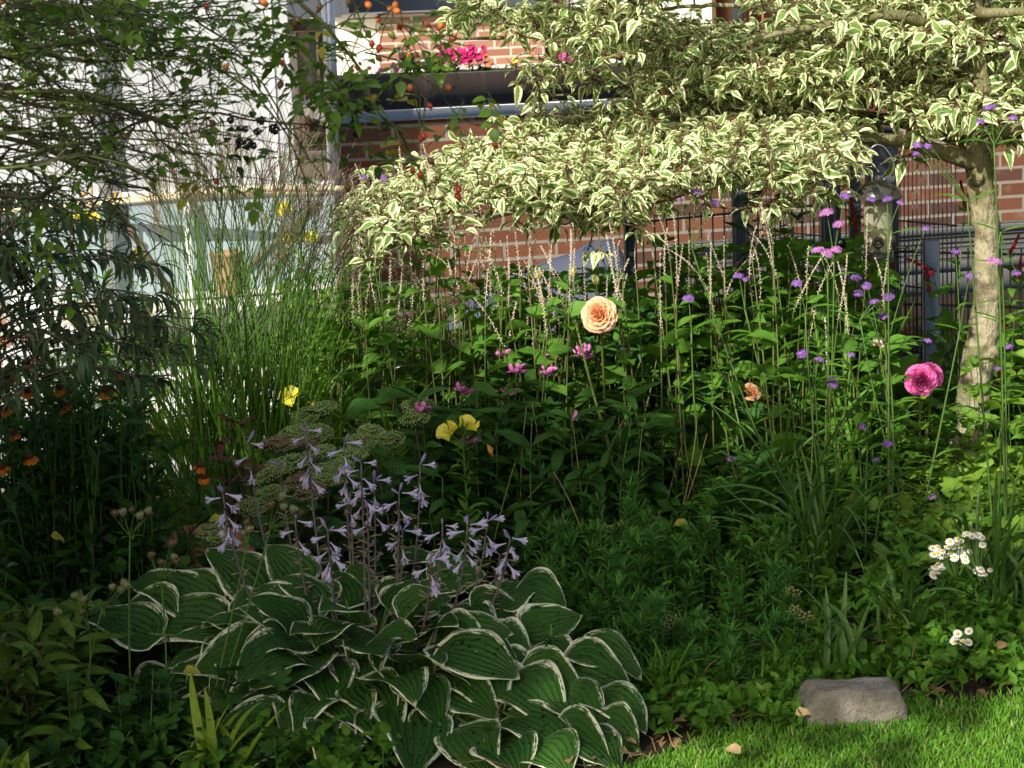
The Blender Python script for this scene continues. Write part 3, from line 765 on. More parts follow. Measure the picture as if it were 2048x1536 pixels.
L['spurge'] = leaf_mat('spurge_leaf', (.028, .10, .016), (.06, .17, .026), .3, .6, .1, rib=(.10, .18, .07))
L['grass'] = leaf_mat('tall_grass_blade', (.045, .13, .010), (.10, .21, .02), .4, .5, .25)
L['strap'] = leaf_mat('strap_leaf', (.035, .095, .016), (.075, .16, .028), .32, .4, .4, spots=(.4, .22, .04))
L['stripe'] = leaf_mat('yellow_striped_leaf', (.10, .20, .015), (.22, .30, .03), .4, .5, .2)
L['hosta_dark'] = L['dark']
L['olive'] = leaf_mat('yellow_green_leaf', (.035, .085, .010), (.075, .135, .016), .3, .55, .1, rib=(.14, .19, .04))
L['maroon'] = leaf_mat('maroon_leaf', (.05, .016, .014), (.10, .022, .02), .25, .45, .4)
L['red_dark'] = leaf_mat('dark_red_tinged_leaf', (.02, .05, .018), (.06, .045, .02), .25, .45, .4)
S = {}
S['green'] = stem_mat('green_stem', (.032, .085, .012), (.07, .13, .022))
S['straw'] = stem_mat('straw_stem', (.28, .22, .08), (.16, .17, .05))
S['cane'] = stem_mat('rose_cane', (.030, .036, .008), (.020, .014, .007))
S['cane_green'] = stem_mat('green_rose_cane', (.11, .14, .022), (.055, .08, .015))  # yellow-green; among the rambling rose's dark canes it paints the sunlit ones
S['twig'] = stem_mat('red_brown_twig', (.12, .065, .03), (.07, .045, .02))
S['brown'] = stem_mat('brown_stem', (.075, .045, .028), (.04, .025, .018))
S['grey'] = stem_mat('grey_stem', (.13, .12, .085), (.07, .065, .045))
S['purple'] = stem_mat('purple_stem', (.09, .07, .085), (.07, .085, .05))
def bark_mat():
    t = NT('dogwood_bark'); p = t.obj(); s = t.sep(p)
    n = t.noise(1.0, 5, t.comb(t.math('MULTIPLY', s[0], 60.0), t.math('MULTIPLY', s[1], 60.0), t.math('MULTIPLY', s[2], 22.0)), .65)
    m = t.noise(9.0, 4, p, .6); v = t.new('ShaderNodeTexVoronoi'); v.inputs['Scale'].default_value = 26.0
    col = t.mix(n, (.22, .18, .11), (.42, .37, .26)); col = t.mix(t.ramp(m, .46, .60), col, (.15, .145, .075)); g_ = t.noise(4.0, 5, p, .65); col = t.mix(t.math('MULTIPLY', t.ramp(g_, .50, .60), .85), col, (.10, .08, .05))
    col = t.mix(t.ramp(v.outputs['Distance'], .16, .05), col, (.44, .40, .30))
    z = t.ramp(s[2], .55, 1.05); col = t.mix(t.math('MULTIPLY', z, .55), col, (.15, .15, .055))
    t.base(col, .85, .2); t.bump(t.math('ADD', n, t.math('MULTIPLY', m, .8)), 1.0, .02); return t.m
BARK = bark_mat()

# ------------------------------------------------------------------ variegated dogwood: trunk, limbs, layered leaf tiers
dog = thing('dogwood_tree', 'small tree with tiers of cream edged leaves and a pale sunlit trunk', 'tree', W(1945, 1010, 7.15) * [1, 1, 0])
YT = 7.15
tr = [(1938, 1060, 62), (1936, 1000, 47), (1942, 930, 42), (1945, 850, 39), (1950, 760, 38), (1962, 690, 37), (1972, 620, 31), (1975, 540, 30), (1972, 470, 29), (1966, 400, 30), (1958, 345, 33), (1962, 300, 28), (1966, 240, 22), (1962, 150, 19), (1955, 60, 17), (1950, -60, 16), (1948, -240, 13)]
P = spline([W(a, b, YT) for a, b, _ in tr], 140); P[0][2] = min(P[0][2], -.02); P[0] = P[1] * [1, 1, 0] - [0, 0, .03]
rr = .86 * np.interp(np.linspace(0, 1, 140), np.linspace(0, 1, len(tr)), [c for *_, c in tr]) / FPX * 7.3
mb = MB(); n0 = mb.n; mb.tube(P, rr, 18)
V = mb.v[0]; V += (np.sin(V[:, 2:3] * 37 + V[:, :1] * 60) * .0045 + np.sin(V[:, 2:3] * 91 + V[:, :1] * 130 + 2) * .002 + R.randn(*V.shape) * .0016)
trunk = mb.build('trunk', BARK, dog)
mb = MB()
for (a, b, y, rx) in ((1905, 870, YT - .07, .022), (1990, 700, YT - .04, .028), (1958, 352, YT - .06, .018)):
    q = W(a, b, y); tgt = W(1955, b + 14, YT); mb.tube([tgt, tgt * .4 + q * .6 + [0, 0, -.005], q, q + unit(q - tgt) * .006], [rx * 1.3, rx * .95, rx * .7, rx * .3], 12)
q = W(1915, 900, YT - .06); mb.tube(spline([W(1935, 985, YT - .05), W(1912, 940, YT - .07), W(1908, 890, YT - .075), W(1900, 868, YT - .08)], 8), [.02, .022, .02, .019, .018, .017, .014, .008], 10)
mb.build('pruned_stub', BARK, trunk)
LIMBS = {  # pixel polylines with depth and radius, from the trunk outward
 'low1': [(1955, 330, 7.15, .030), (1895, 305, 7.1, .026), (1800, 275, 7.1, .02), (1640, 268, 7.05, .017), (1480, 282, 7.0, .014), (1300, 300, 6.9, .012), (1130, 335, 6.8, .010), (960, 365, 6.7, .007), (780, 410, 6.6, .004)],
 'low2': [(1962, 290, 7.2, .028), (1800, 240, 7.5, .02), (1600, 215, 7.7, .016), (1400, 225, 7.8, .012), (1200, 255, 7.8, .009), (1030, 285, 7.7, .005)],
 'low3': [(1640, 268, 7.05, .012), (1560, 300, 6.7, .009), (1450, 345, 6.45, .006), (1380, 380, 6.35, .004)],
 'low4': [(1300, 300, 6.9, .010), (1150, 380, 6.5, .007), (1000, 400, 6.4, .005), (850, 425, 6.4, .003)],
 'mid1': [(1966, 240, 7.2, .030), (1860, 190, 7.2, .025), (1720, 182, 7.25, .021), (1560, 190, 7.3, .016), (1420, 205, 7.3, .010), (1290, 195, 7.2, .006)],
 'mid2': [(1962, 150, 7.2, .026), (1820, 140, 7.5, .02), (1640, 125, 7.7, .015), (1400, 92, 7.8, .013), (1240, 70, 7.8, .011), (1080, 55, 7.7, .008), (900, 55, 7.6, .004)],
 'mid3': [(1400, 92, 7.8, .010), (1320, 150, 7.6, .007), (1180, 165, 7.5, .005), (1060, 175, 7.5, .003)],
 'up1': [(1955, 60, 7.2, .026), (1880, 60, 7.1, .022), (1800, 20, 7.0, .018), (1640, 35, 7.0, .013), (1500, 60, 7.0, .008)],
 'up2': [(1955, 30, 7.2, .022), (1990, 10, 6.9, .016), (2080, 5, 6.7, .010), (2200, 30, 6.6, .005)],
 'up3': [(1640, 35, 7.0, .010), (1440, 0, 7.0, .007), (1240, 10, 7.0, .004)],
 'rt1': [(1962, 300, 7.15, .024), (2030, 250, 7.0, .018), (2140, 240, 6.9, .01), (2300, 260, 6.8, .005)],
 'rt2': [(1950, -60, 7.2, .02), (2000, -100, 7.0, .015), (2200, -90, 6.9, .008)],
 'top1': [(1950, -120, 7.2, .02), (1750, -180, 7.0, .015), (1450, -160, 6.9, .01), (1150, -120, 6.9, .005)],
 'top2': [(1948, -200, 7.2, .018), (2100, -240, 6.8, .012), (2350, -220, 6.6, .006)],
}
LP = []
mb = MB()
for k, pl in LIMBS.items():
    p = spline([W(a, b, y) for a, b, y, _ in pl], 26); r_ = np.interp(np.linspace(0, 1, 26), np.linspace(0, 1, len(pl)), [c for *_, c in pl])
    p += np.cumsum(R.randn(26, 3) * .002, axis=0) - np.linspace(0, 1, 26)[:, None] * [0, 0, .045]
    m1 = MB(); m1.tube(p, r_, 9); m1.build('limb', BARK, dog); LP.append(p[2:])
LP = np.vstack(LP)
w_acum = lambda t: np.sin(np.pi * t ** .60) ** 1.25
T_dog = [leaf_t(6, 2, w_acum, .20, .4, b, wv, twist=tw, ph=ph) for b, wv, tw, ph in ((.7, .025, .2, 0), (1.3, .035, -.3, 1), (.3, .03, .4, 2), (1.8, .03, -.2, 3), (1.0, .045, .6, 4))]
def tier(name, poly, ynear, yfar, n, size=.092, zdir=-.5, nl=(5, 9), seed=1):
    """Leaf rosettes on drooping twigs through a flat layer: px polygon; the lower a point the nearer it is."""
    global R
    Rk = np.random.RandomState(seed)
    poly = np.array(poly, float); x0, y0 = poly.min(0); x1, y1 = poly.max(0)
    pts = []
    while len(pts) < n:
        a, b = x0 + Rk.rand() * (x1 - x0), y0 + Rk.rand() * (y1 - y0)
        ins = False; j = len(poly) - 1; ys = []
        for i in range(len(poly)):
            if (poly[i, 1] > b) != (poly[j, 1] > b) and a < (poly[j, 0] - poly[i, 0]) * (b - poly[i, 1]) / (poly[j, 1] - poly[i, 1]) + poly[i, 0]: ins = not ins
            if (poly[i, 0] > a) != (poly[j, 0] > a): ys.append(poly[i, 1] + (poly[j, 1] - poly[i, 1]) * (a - poly[i, 0]) / (poly[j, 0] - poly[i, 0]))
            j = i
        if not ins or len(ys) < 2: continue
        f = (b - min(ys)) / (max(ys) - min(ys) + 1e-6)
        pts.append(W(a, b, yfar + (ynear - yfar) * f + Rk.randn() * .14) + [0, 0, Rk.randn() * .024 - .034 * Rk.exponential() * (Rk.rand() < .6)])
    pts = np.array(pts); ml, mt = MB(), MB(); NET = LP; NR = 0
    pts = pts[np.argsort([np.min(np.linalg.norm(LP - p, axis=1)) for p in pts])]
    for p in pts:
        i_ = np.argmin(np.linalg.norm(NET - p, axis=1) + np.abs(NET[:, 2] - p[2]) * .8 + NR * .0); q = NET[i_]
        d = p - q; mid = q + d * .55 + np.array([0, 0, .01 + .03 * Rk.rand()]) * min(1, np.linalg.norm(d) * 2)
        tip = p + np.array([0, 0, .02 + .035 * Rk.rand()])
        c = bez(q, mid, tip, 7)
        mt.tube(c, np.linspace(.0030, .0016, 7), 4, cap=False); NET = np.vstack([NET, c[2:]])
        k = Rk.randint(*nl); az = np.arange(k) * 2.4 + Rk.rand() * 6
        out = unit(tip - mid)
        pe = np.stack([np.cos(az), np.sin(az), -.05 - .55 * Rk.rand(k)], 1) * .75 + out * .35
        pe = unit(pe + Rk.randn(k, 3) * .15)
        pl = .014 + .018 * Rk.rand(k)
        base = tip + pe * pl[:, None] * .9 - out * (Rk.rand(k, 1) * .035)
        for b_, e_ in zip(base, pe): mt.tube([b_ - e_ * .03, b_], [.0012, .0010], 3, cap=False)
        dr = unit(pe * .8 + np.stack([Rk.randn(k) * .35, Rk.randn(k) * .35, np.full(k, zdir + .62) - Rk.rand(k) ** 1.5 * 1.05], 1))
        upv = unit(np.array([0, 0, 1.0]) + np.stack([np.cos(az), np.sin(az), np.zeros(k)], 1) * .7 + Rk.randn(k, 3) * .45)
        fr = frame(dr, upv, Rk.randn(k) * .5); s = size * (.35 + 1.0 * Rk.rand(k)); sel = Rk.randint(len(T_dog), size=k); rn = Rk.rand(k)
        for t_ in range(len(T_dog)):
            m = sel == t_
            if m.any(): ml.many(T_dog[t_], fr[m], base[m], s[m], rn[m])
    o = ml.build(name, L['dogwood'], dog); mt.build('twigs', S['twig'], o)
    return o
tier('leaf_tier', [(690, 415), (760, 372), (850, 345), (950, 300), (1050, 268), (1150, 238), (1250, 222), (1320, 205), (1450, 178), (1600, 172), (1700, 200), (1738, 250), (1735, 300), (1640, 345), (1560, 355), (1470, 350), (1380, 365), (1300, 360), (1200, 385), (1080, 395), (960, 390), (860, 420), (760, 445), (700, 440)], 6.35, 7.95, 1500, .054, seed=3)
tier('leaf_tier', [(1240, 205), (1330, 170), (1480, 150), (1620, 140), (1720, 150), (1740, 190), (1690, 215), (1560, 205), (1420, 215), (1300, 225)], 7.4, 8.2, 260, .055, seed=13)
tier('leaf_tier', [(1000, 385), (1150, 375), (1300, 370), (1290, 420), (1180, 425), (1100, 440), (1010, 430)], 6.4, 6.7, 80, .056, seed=4)
tier('leaf_tier', [(870, 35), (930, 18), (1010, 22), (1100, 30), (1250, 38), (1330, 50), (1420, 60), (1500, 90), (1600, 105), (1560, 155), (1480, 145), (1400, 125), (1280, 95), (1180, 95), (1100, 72), (1000, 45), (900, 48)], 7.2, 7.9, 380, .056, seed=5)
tier('leaf_tier', [(1030, 158), (1090, 145), (1180, 135), (1220, 150), (1150, 170), (1040, 178)], 7.3, 7.5, 24, .060, seed=6)
tier('leaf_tier', [(1150, 25), (1230, -30), (1300, -40), (1350, 0), (1300, 45), (1180, 55)], 6.8, 7.1, 40, .064, seed=7)
tier('leaf_tier', [(1240, 190), (1330, 130), (1420, 120), (1500, 90), (1560, 60), (1680, 60), (1760, 100), (1750, 170), (1650, 180), (1500, 175), (1380, 190), (1280, 215)], 7.05, 7.9, 400, .058, seed=8)
tier('leaf_tier', [(1480, -20), (1620, -30), (1800, -40), (2060, -30), (2100, 30), (2060, 90), (1900, 90), (1760, 70), (1640, 40), (1520, 30)], 7.0, 7.5, 250, .066, seed=9)
tier('leaf_tier', [(1740, 210), (1830, 170), (1900, 140), (2000, 120), (2100, 150), (2110, 260), (2060, 275), (1980, 255), (1900, 265), (1800, 255)], 7.05, 7.6, 280, .064, seed=10)
tier('leaf_tier', [(1700, 90), (1850, 90), (1900, 130), (1830, 190), (1700, 170)], 7.3, 8.0, 150, .062, seed=11)
tier('leaf_tier', [(700, -160), (1000, -230), (1400, -230), (1560, -160), (1500, -120), (1200, -100), (900, -90)], 6.6, 8.0, 220, .08, seed=12)  # unseen tier above the frame, added to shade the upper left tier

tier('leaf_tier', [(2080, 130), (2200, 120), (2330, 200), (2350, 290), (2200, 290), (2090, 270)], 6.6, 7.4, 120, .064, seed=14)
tier('leaf_tier', [(2060, -40), (2200, -120), (2360, -60), (2300, 60), (2100, 80)], 6.5, 7.3, 120, .066, seed=15)

# ------------------------------------------------------------------ rambling rose with hips (upper left)
YR = 3.75
rose = thing('rose_bush', 'rambling rose bush of tangled bare canes with orange red hips hanging over the bed', 'rose bush', (-1.55, 3.9, 0))
mbk = MB()
for k in range(7):
    a = np.array([-1.55 + R.randn() * .1, 3.9 + R.randn() * .08, -.02]); b = a + [.05 * R.randn(), .05 * R.randn(), .8]; c = np.array([-1.2 + R.randn() * .1, 3.8 + .1 * R.randn(), 1.25 + .4 * R.rand()])
    mbk.tube(bez(a, b, c, 12), np.linspace(.014, .008, 12), 7)
mbk.build('old_cane', S['cane'], rose)
CP = []; CT = []
mbr, mbg = MB(), MB()
def cane(pts, r0, r1, m, n=22):
    p = spline(pts, n); p[1:-1] += np.cumsum(R.randn(n - 2, 3) * .0022, axis=0) * np.sin(np.linspace(0, np.pi, n - 2))[:, None]
    m.tube(p, np.linspace(r0, r1, n), 6); CP.append(p); CT.append(np.gradient(p, axis=0))
    ln = n
    for i in range(2, n - 1, 3):           # thorns
        d = unit(R.randn(3)); q = p[i]; e = unit(np.cross(CT[-1][i], d)); m.tube([q, q + e * .008], [.0016, .0002], 3, cap=False)
    return p
traced = [  # arching canes drawn from the photograph, (px,py), radius mm
 ([(560, -40), (600, 5), (660, 60), (720, 140), (760, 230), (800, 260), (830, 330), (850, 380), (870, 420)], 5.2, 1.6),
 ([(700, -20), (735, 70), (760, 40), (840, 70), (900, 90)], 1.8, 1.2), ([(730, 105), (790, 120), (850, 160), (930, 240), (1020, 235)], 2.2, .9),
 ([(680, 55), (715, 30), (735, -30)], 1.6, 1.2), ([(660, 58), (700, 42), (760, 45), (800, 65), (850, 85), (900, 95), (950, 90)], 1.6, .9),
 ([(320, 80), (400, 75), (480, 90), (560, 110), (620, 150), (660, 240)], 3.0, 1.0), ([(300, 105), (420, 130), (520, 190), (580, 280), (620, 400), (600, 470)], 3.0, 1.2),
 ([(390, 40), (480, 110), (540, 210), (610, 300), (650, 360)], 2.6, .9), ([(430, 90), (520, 160), (580, 250), (590, 330), (600, 420), (605, 480)], 2.8, 1.0),
 ([(-60, 150), (60, 190), (200, 195), (340, 250), (330, 250)], 7, 4), ([(-60, 260), (90, 290), (250, 320), (310, 365)], 6.5, 4.5),
 ([(-60, 110), (80, 105), (200, 120), (330, 115), (470, 105)], 6, 2), ([(-60, 185), (140, 185), (260, 215), (340, 250)], 6.5, 4),
 ([(-50, 330), (80, 335), (200, 325), (170, 345)], 6, 3), ([(-50, 395), (60, 385), (120, 375)], 6, 5),
 ([(8, -20), (25, 60), (50, 130), (90, 220), (120, 270), (160, 305)], 2.6, 1.4), ([(150, -20), (190, 40), (300, 45), (310, 75)], 2.0, 1.0),
 ([(-40, 300), (120, 280), (300, 290), (480, 320)], 4.0, 1.4), ([(-40, 230), (140, 310), (250, 350), (300, 380)], 5, 3),
 ([(150, 270), (155, 350), (150, 400), (155, 470), (165, 560)], 2.4, 1.2), ([(260, 200), (330, 290), (420, 330), (480, 390)], 2.4, .9),
 ([(60, 330), (120, 420), (200, 420), (300, 470), (330, 490)], 1.8, .8), ([(630, 200), (700, 190), (770, 185), (850, 200), (920, 170)], 1.5, .8),
 ([(560, 260), (600, 250), (650, 215), (690, 180)], 1.5, .8)]
for pl, a, b in traced:
    yv = YR + R.randn() * .12
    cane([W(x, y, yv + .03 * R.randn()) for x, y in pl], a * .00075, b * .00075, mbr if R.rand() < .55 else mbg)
for k in range(72):
    y0 = R.rand() ** 1.05 * 430 - 60; Lx = 150 + 430 * R.rand(); yv = YR + R.randn() * .28
    x0 = -160 + 220 * R.rand() if k < 70 else -60 + 420 * R.rand()
    if y0 > 240: Lx *= .75
    dy = R.randn() * 45 + 22; bw = R.randn() * 28
    pl = [(x0, y0), (x0 + Lx * .35, y0 + bw + dy * .2), (x0 + Lx * .7, y0 + bw * .8 + dy * .55), (x0 + Lx, y0 + dy)]
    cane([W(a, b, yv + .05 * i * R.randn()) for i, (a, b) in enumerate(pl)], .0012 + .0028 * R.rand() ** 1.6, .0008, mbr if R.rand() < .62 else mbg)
AP = np.vstack([p[3:] for p in CP]); AT = np.vstack([t[3:] for t in CT])
TW = []
for k in range(1100):                                   # side twigs
    i = R.randint(len(AP)); px, py = PX(AP[i])
    if px > 450 and R.rand() < .72: continue
    d = unit(unit(AT[i]) * .7 + R.randn(3) * .6 + [0, 0, -.1]); l = .03 + .10 * R.rand()
    p = np.array([AP[i], AP[i] + d * l * .5 + jit(.006), AP[i] + d * l + [0, 0, -.012 * R.rand()] + jit(.008)])
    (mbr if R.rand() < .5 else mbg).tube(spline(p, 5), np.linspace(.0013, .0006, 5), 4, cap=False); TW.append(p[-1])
mbr.build('canes', S['cane'], rose)
T_rl = [leaf_t(4, 2, w_ovate, .30, .2, b, .02) for b in (.3, .9)]
def rose_leaf(ml, ms, base, d, size, upv=(0, 0, 1), nl=5):
    """A pinnate leaf: one end leaflet and pairs along a stalk."""
    d = unit(d); n = (nl - 1) // 2
    st = np.array([base, base + d * size * .45, base + d * size * .9 + [0, 0, -size * .08]])
    if ms is not None: ms.tube(st, [.0009, .0008, .0006], 3, cap=False)
    f = frame(d, upv)[0]; bs, ds, ss = [st[2]], [d + [0, 0, -.15]], [1.0]
    for k in range(n):
        q = base + d * size * (.42 + .40 * k / max(n - 1, 1)) if n > 1 else base + d * size * .5
        for s in (-1, 1): bs.append(q); ds.append(f[:, 0] * s * .85 + d * .5 + jit(.12)); ss.append(.72 + .2 * R.rand())
    N = len(bs); r_ = R.rand(N) * .3 + R.rand() * .7
    ml.many(T_rl[R.randint(2)], frame(np.array(ds), unit(np.array([0, 0, 1.0]) * .7 + f[:, 2] * .6 + jit(.2, N)), R.randn(N) * .3), np.array(bs), size * .55 * np.array(ss), r_)
mll, mly, mls = MB(), MB(), mbg
TWa = np.array(TW)
def near(px, py, Y=YR):
    p = W(px, py, Y); return p
greenspots = [(575, 70, 60, 12), (610, 100, 50, 8), (640, 160, 40, 8), (665, 180, 35, 6), (690, 170, 30, 4), (500, 60, 90, 16), (420, 120, 60, 9), (350, 30, 110, 16), (250, 15, 120, 12), (130, 20, 120, 10), (20, 60, 50, 4), (400, 200, 50, 8), (690, 215, 50, 5), (720, 240, 50, 4), (770, 280, 60, 5), (640, 80, 60, 4), (850, 45, 60, 5), (880, 70, 40, 4), (915, 245, 35, 3), (965, 195, 18, 3), (745, 185, 20, 2), (300, 320, 60, 5), (220, 300, 60, 4), (60, 430, 80, 8), (20, 480, 50, 5), (100, 400, 60, 6), (560, 330, 40, 3), (600, 355, 30, 2), (540, 20, 70, 10), (180, 130, 90, 8), (740, 70, 50, 5), (820, 120, 40, 4), (1000, 20, 25, 3)]
for px, py, sg, n in greenspots:
    for k in range(n):
        b = W(px + R.randn() * sg * .5, py + R.randn() * sg * .4, YR + R.randn() * .12)
        rose_leaf(mll, mls, b, R.randn(3) * [1, .7, .5] + [0, 0, -.35], .038 + .022 * R.rand())
for px, py, n in ((410, 290, 3), (385, 345, 3), (410, 360, 2), (280, 255, 2), (270, 20, 2), (765, 270, 2), (740, 180, 1), (780, 195, 2), (110, 495, 2), (970, 190, 1), (490, 150, 2), (640, 40, 1), (140, 500, 2), (158, 560, 1)):
    for k in range(n): rose_leaf(mly if py < 480 else mll, mls, W(px + R.randn() * 8, py + R.randn() * 8, YR + R.randn() * .08), R.randn(3) * [.6, .5, .3] + [0, 0, -.5], .04 + .015 * R.rand(), nl=3)
for k in range(270):
    i = R.randint(len(AP)); px, py = PX(AP[i])
    if px > 560 or py > 400 or py > 60 + 330 * R.rand(): continue
    for j in range(2): rose_leaf(mll, mls, AP[i] + jit(.01), R.randn(3) * [1, .7, .5] + [0, 0, -.2], .030 + .022 * R.rand(), nl=3 if R.rand() < .4 else 5)
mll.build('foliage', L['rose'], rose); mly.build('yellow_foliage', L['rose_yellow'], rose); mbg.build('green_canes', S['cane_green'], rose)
hipm = {}
for nm, c1, c2 in (('orange', (.62, .20, .03), (.55, .10, .02)), ('red', (.50, .055, .018), (.40, .03, .015)), ('brown', (.22, .09, .03), (.14, .055, .025)), ('green', (.20, .26, .05), (.32, .24, .05))):
    hipm[nm] = plain_mat(nm + '_hip_skin', c1, c2, .28, .5, 0, 60, .03)
def hip_mesh(nm):
    b = MB(); b.lathe([(.0005, 0), (.0042, .0012), (.0072, .005), (.0084, .010), (.0076, .0155), (.0048, .0195), (.0028, .021), (.0, .0212)], (0, 0, 0), n=12); return b.build('rose_hip', hipm[nm], link=False)
def calyx_mesh():
    b = MB()
    for k in range(5):
        a = k * 1.257; d = np.array([math.cos(a), math.sin(a), .7]); b.tube([[0, 0, .0205], d * .004 + [0, 0, .0205], d * .0085 + [0, 0, .020]], [.0012, .0011, .0004], 4)
    return b.build('calyx', S['brown'], link=False)
HM = {k: hip_mesh(k) for k in hipm}; CX = calyx_mesh()
hips = [(5, 2, 'orange'), (65, 2, 'orange'), (138, 70, 'red'), (315, 64, 'red'), (60, 157, 'orange'), (82, 27, 'green'), (8, 108, 'green'), (416, 14, 'red'), (525, 5, 'orange'), (450, 138, 'orange'), (424, 250, 'red'), (436, 366, 'red'), (590, 50, 'brown'), (597, 45, 'brown'), (538, 72, 'brown'), (565, 130, 'red'), (580, 150, 'brown'), (560, 172, 'brown'), (508, 190, 'brown'), (620, 248, 'brown'), (602, 320, 'green'), (614, 195, 'brown'), (735, 8, 'orange'), (778, 15, 'orange'), (790, 15, 'orange'), (796, 23, 'orange'), (758, 33, 'orange'), (800, 52, 'red'), (785, 72, 'green'), (744, 92, 'red'), (757, 100, 'red'), (760, 120, 'brown'), (805, 116, 'brown'), (822, 113, 'orange'), (834, 111, 'orange'), (815, 92, 'brown'), (840, 65, 'orange'), (850, 48, 'orange'), (880, 55, 'orange'), (903, 80, 'red'), (745, 200, 'orange'), (820, 180, 'orange'), (898, 178, 'orange'), (862, 216, 'red'), (848, 275, 'red'), (842, 283, 'red'), (796, 290, 'brown'), (993, 294, 'red'), (864, 325, 'brown'), (840, 355, 'red'), (917, 382, 'red'), (918, 394, 'red'), (695, 378, 'brown'), (826, 346, 'red'), (697, 10, 'brown'), (638, 18, 'brown')]
mst = MB()
for px, py, c in hips:
    p = W(px, py, YR + R.randn() * .06); dn = unit(np.array([R.randn() * .5, R.randn() * .4, -1.0 + .5 * R.randn()])) if py > 60 or R.rand() < .5 else unit(np.array([R.randn(), R.randn() * .5, .5]))
    h = inst('rose_hip', HM[c], rose, p - dn * .01, zframe(dn, R.rand() * 6), .5 + .2 * R.rand()); inst_child('calyx', CX, h)
    b = p - dn * .009; q = AP[np.argmin(np.linalg.norm(AP - (b - dn * .03), axis=1))]
    if np.linalg.norm(q - b) > .11: q = b + unit(q - b) * .11
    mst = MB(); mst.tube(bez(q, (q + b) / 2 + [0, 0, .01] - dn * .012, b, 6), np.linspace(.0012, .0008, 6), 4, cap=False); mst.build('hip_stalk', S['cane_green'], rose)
# bramble with dried black berries hanging among the canes
br = thing('bramble', 'bramble shoot with shrivelled black berries hanging among the rose canes', 'bramble', (-1.3, 4.0, 0))
mb = MB(); mb.tube(spline([[-1.3, 4.0, -.01], [-1.2, 4.0, .8], W(150, 330, 4.0), W(380, 230, 3.9), W(500, 240, 3.85), W(560, 245, 3.85)], 26), np.linspace(.004, .0012, 26), 6)
mb.tube(spline([W(500, 240, 3.85), W(620, 250, 3.8), W(700, 260, 3.8), W(760, 255, 3.8)], 10), np.linspace(.0018, .001, 10), 5); mb.build('shoot', S['brown'], br)
BB = plain_mat('dried_blackberry', (.012, .010, .013), (.03, .025, .028), .45, .4, 0, 80, .1)
b = MB()
for k in range(34):
    u_ = unit(R.randn(3)) * .006; b.lathe([(.0, -.0022), (.0018, -.0013), (.0022, 0), (.0016, .0015), (0, .0021)], u_ * [1, 1, 1.1], R.randn(3), 6)
BM = b.build('berry', BB, link=False)
for px, py in ((461, 240), (521, 241), (515, 263), (490, 258), (496, 286), (506, 291), (549, 258), (709, 245), (712, 268), (705, 225), (770, 252), (735, 215), (480, 285)):
    inst('berry', BM, br, W(px, py, 3.84), zframe(R.randn(3)), .8 + .5 * R.rand())
ml = MB()
for px, py in ((470, 270), (480, 280), (690, 240), (720, 280), (700, 200), (430, 250)):
    for k in range(3): rose_leaf(ml, None, W(px + R.randn() * 12, py + R.randn() * 10, 3.85), R.randn(3) + [0, 0, -.6], .045, nl=3)
ml.build('foliage', L['dark'], br)

# ------------------------------------------------------------------ unseen shade tree added left of the frame, crown shaped to shade the bed
sh = thing('shade_tree', 'unseen added tree whose crown is shaped to shade the flower bed', 'tree', (-4.8, .1, 0))
Qp = np.array([(-5, 3.6), (-.8, 4.0), (-.25, 4.25), (.02, 4.85), (.6, 4.9), (1.5, 4.95), (1.5, 6.2), (1.0, 6.4), (.7, 6.5), (.2, 6.6), (-.3, 6.75), (-.7, 7.0), (-1.2, 7.5), (-5, 8.4)])
def inpoly(p, poly):
    c = False; j = len(poly) - 1
    for i in range(len(poly)):
        if (poly[i, 1] > p[1]) != (poly[j, 1] > p[1]) and p[0] < (poly[j, 0] - poly[i, 0]) * (p[1] - poly[i, 1]) / (poly[j, 1] - poly[i, 1]) + poly[i, 0]: c = not c
        j = i
    return c
ml, mt = MB(), MB(); k = SUN[:2] / SUN[2]
mt.tube([[-4.8, .1, -.1], [-4.85, .1, 1.2], [-4.7, .05, 2.6], [-4.6, 0, 4.4]], [.24, .19, .16, .10], 14)
Rs = np.random.RandomState(5); cl = []
while len(cl) < 470:
    q = np.array([-5 + 7 * Rs.rand(), 3.2 + 5.2 * Rs.rand()])
    if not inpoly(q, Qp): continue
    if q[0] < -2.6 and Rs.rand() < .3: continue
    if q[0] > .95 and Rs.rand() < .72: continue
    if q[0] > .1 and q[1] > 5.9 and Rs.rand() < .35: continue
    if .1 < q[0] < .98 and 5.22 < q[1] < 5.72 and Rs.rand() < .93: continue
    H = 4.3 + 1.5 * Rs.rand(); cl.append([q[0] + k[0] * H, q[1] + k[1] * H, H])
cl = np.array(cl); hub = np.array([-4.6, 0, 4.2])
for g in range(12):
    sel = cl[Rs.randint(len(cl))]; mt.tube(bez(hub - [0, 0, 1.2 * Rs.rand()], (hub + sel) / 2 + [0, 0, .4], sel, 10), np.linspace(.07, .012, 10), 7)
for c in cl:
    n = 22; pos = c + Rs.randn(n, 3) * [.17, .17, .12]
    ml.many(leaf_t(2, 2, w_ovate, .36, .1, .4), frame(Rs.randn(n, 3) + [0, 0, -.4], unit(SUN + Rs.randn(n, 3) * .5)), pos, .13 + .06 * Rs.rand(n), Rs.rand(n))
ml.build('crown', L['mid'], sh); mt.build('trunk', BARK, sh)

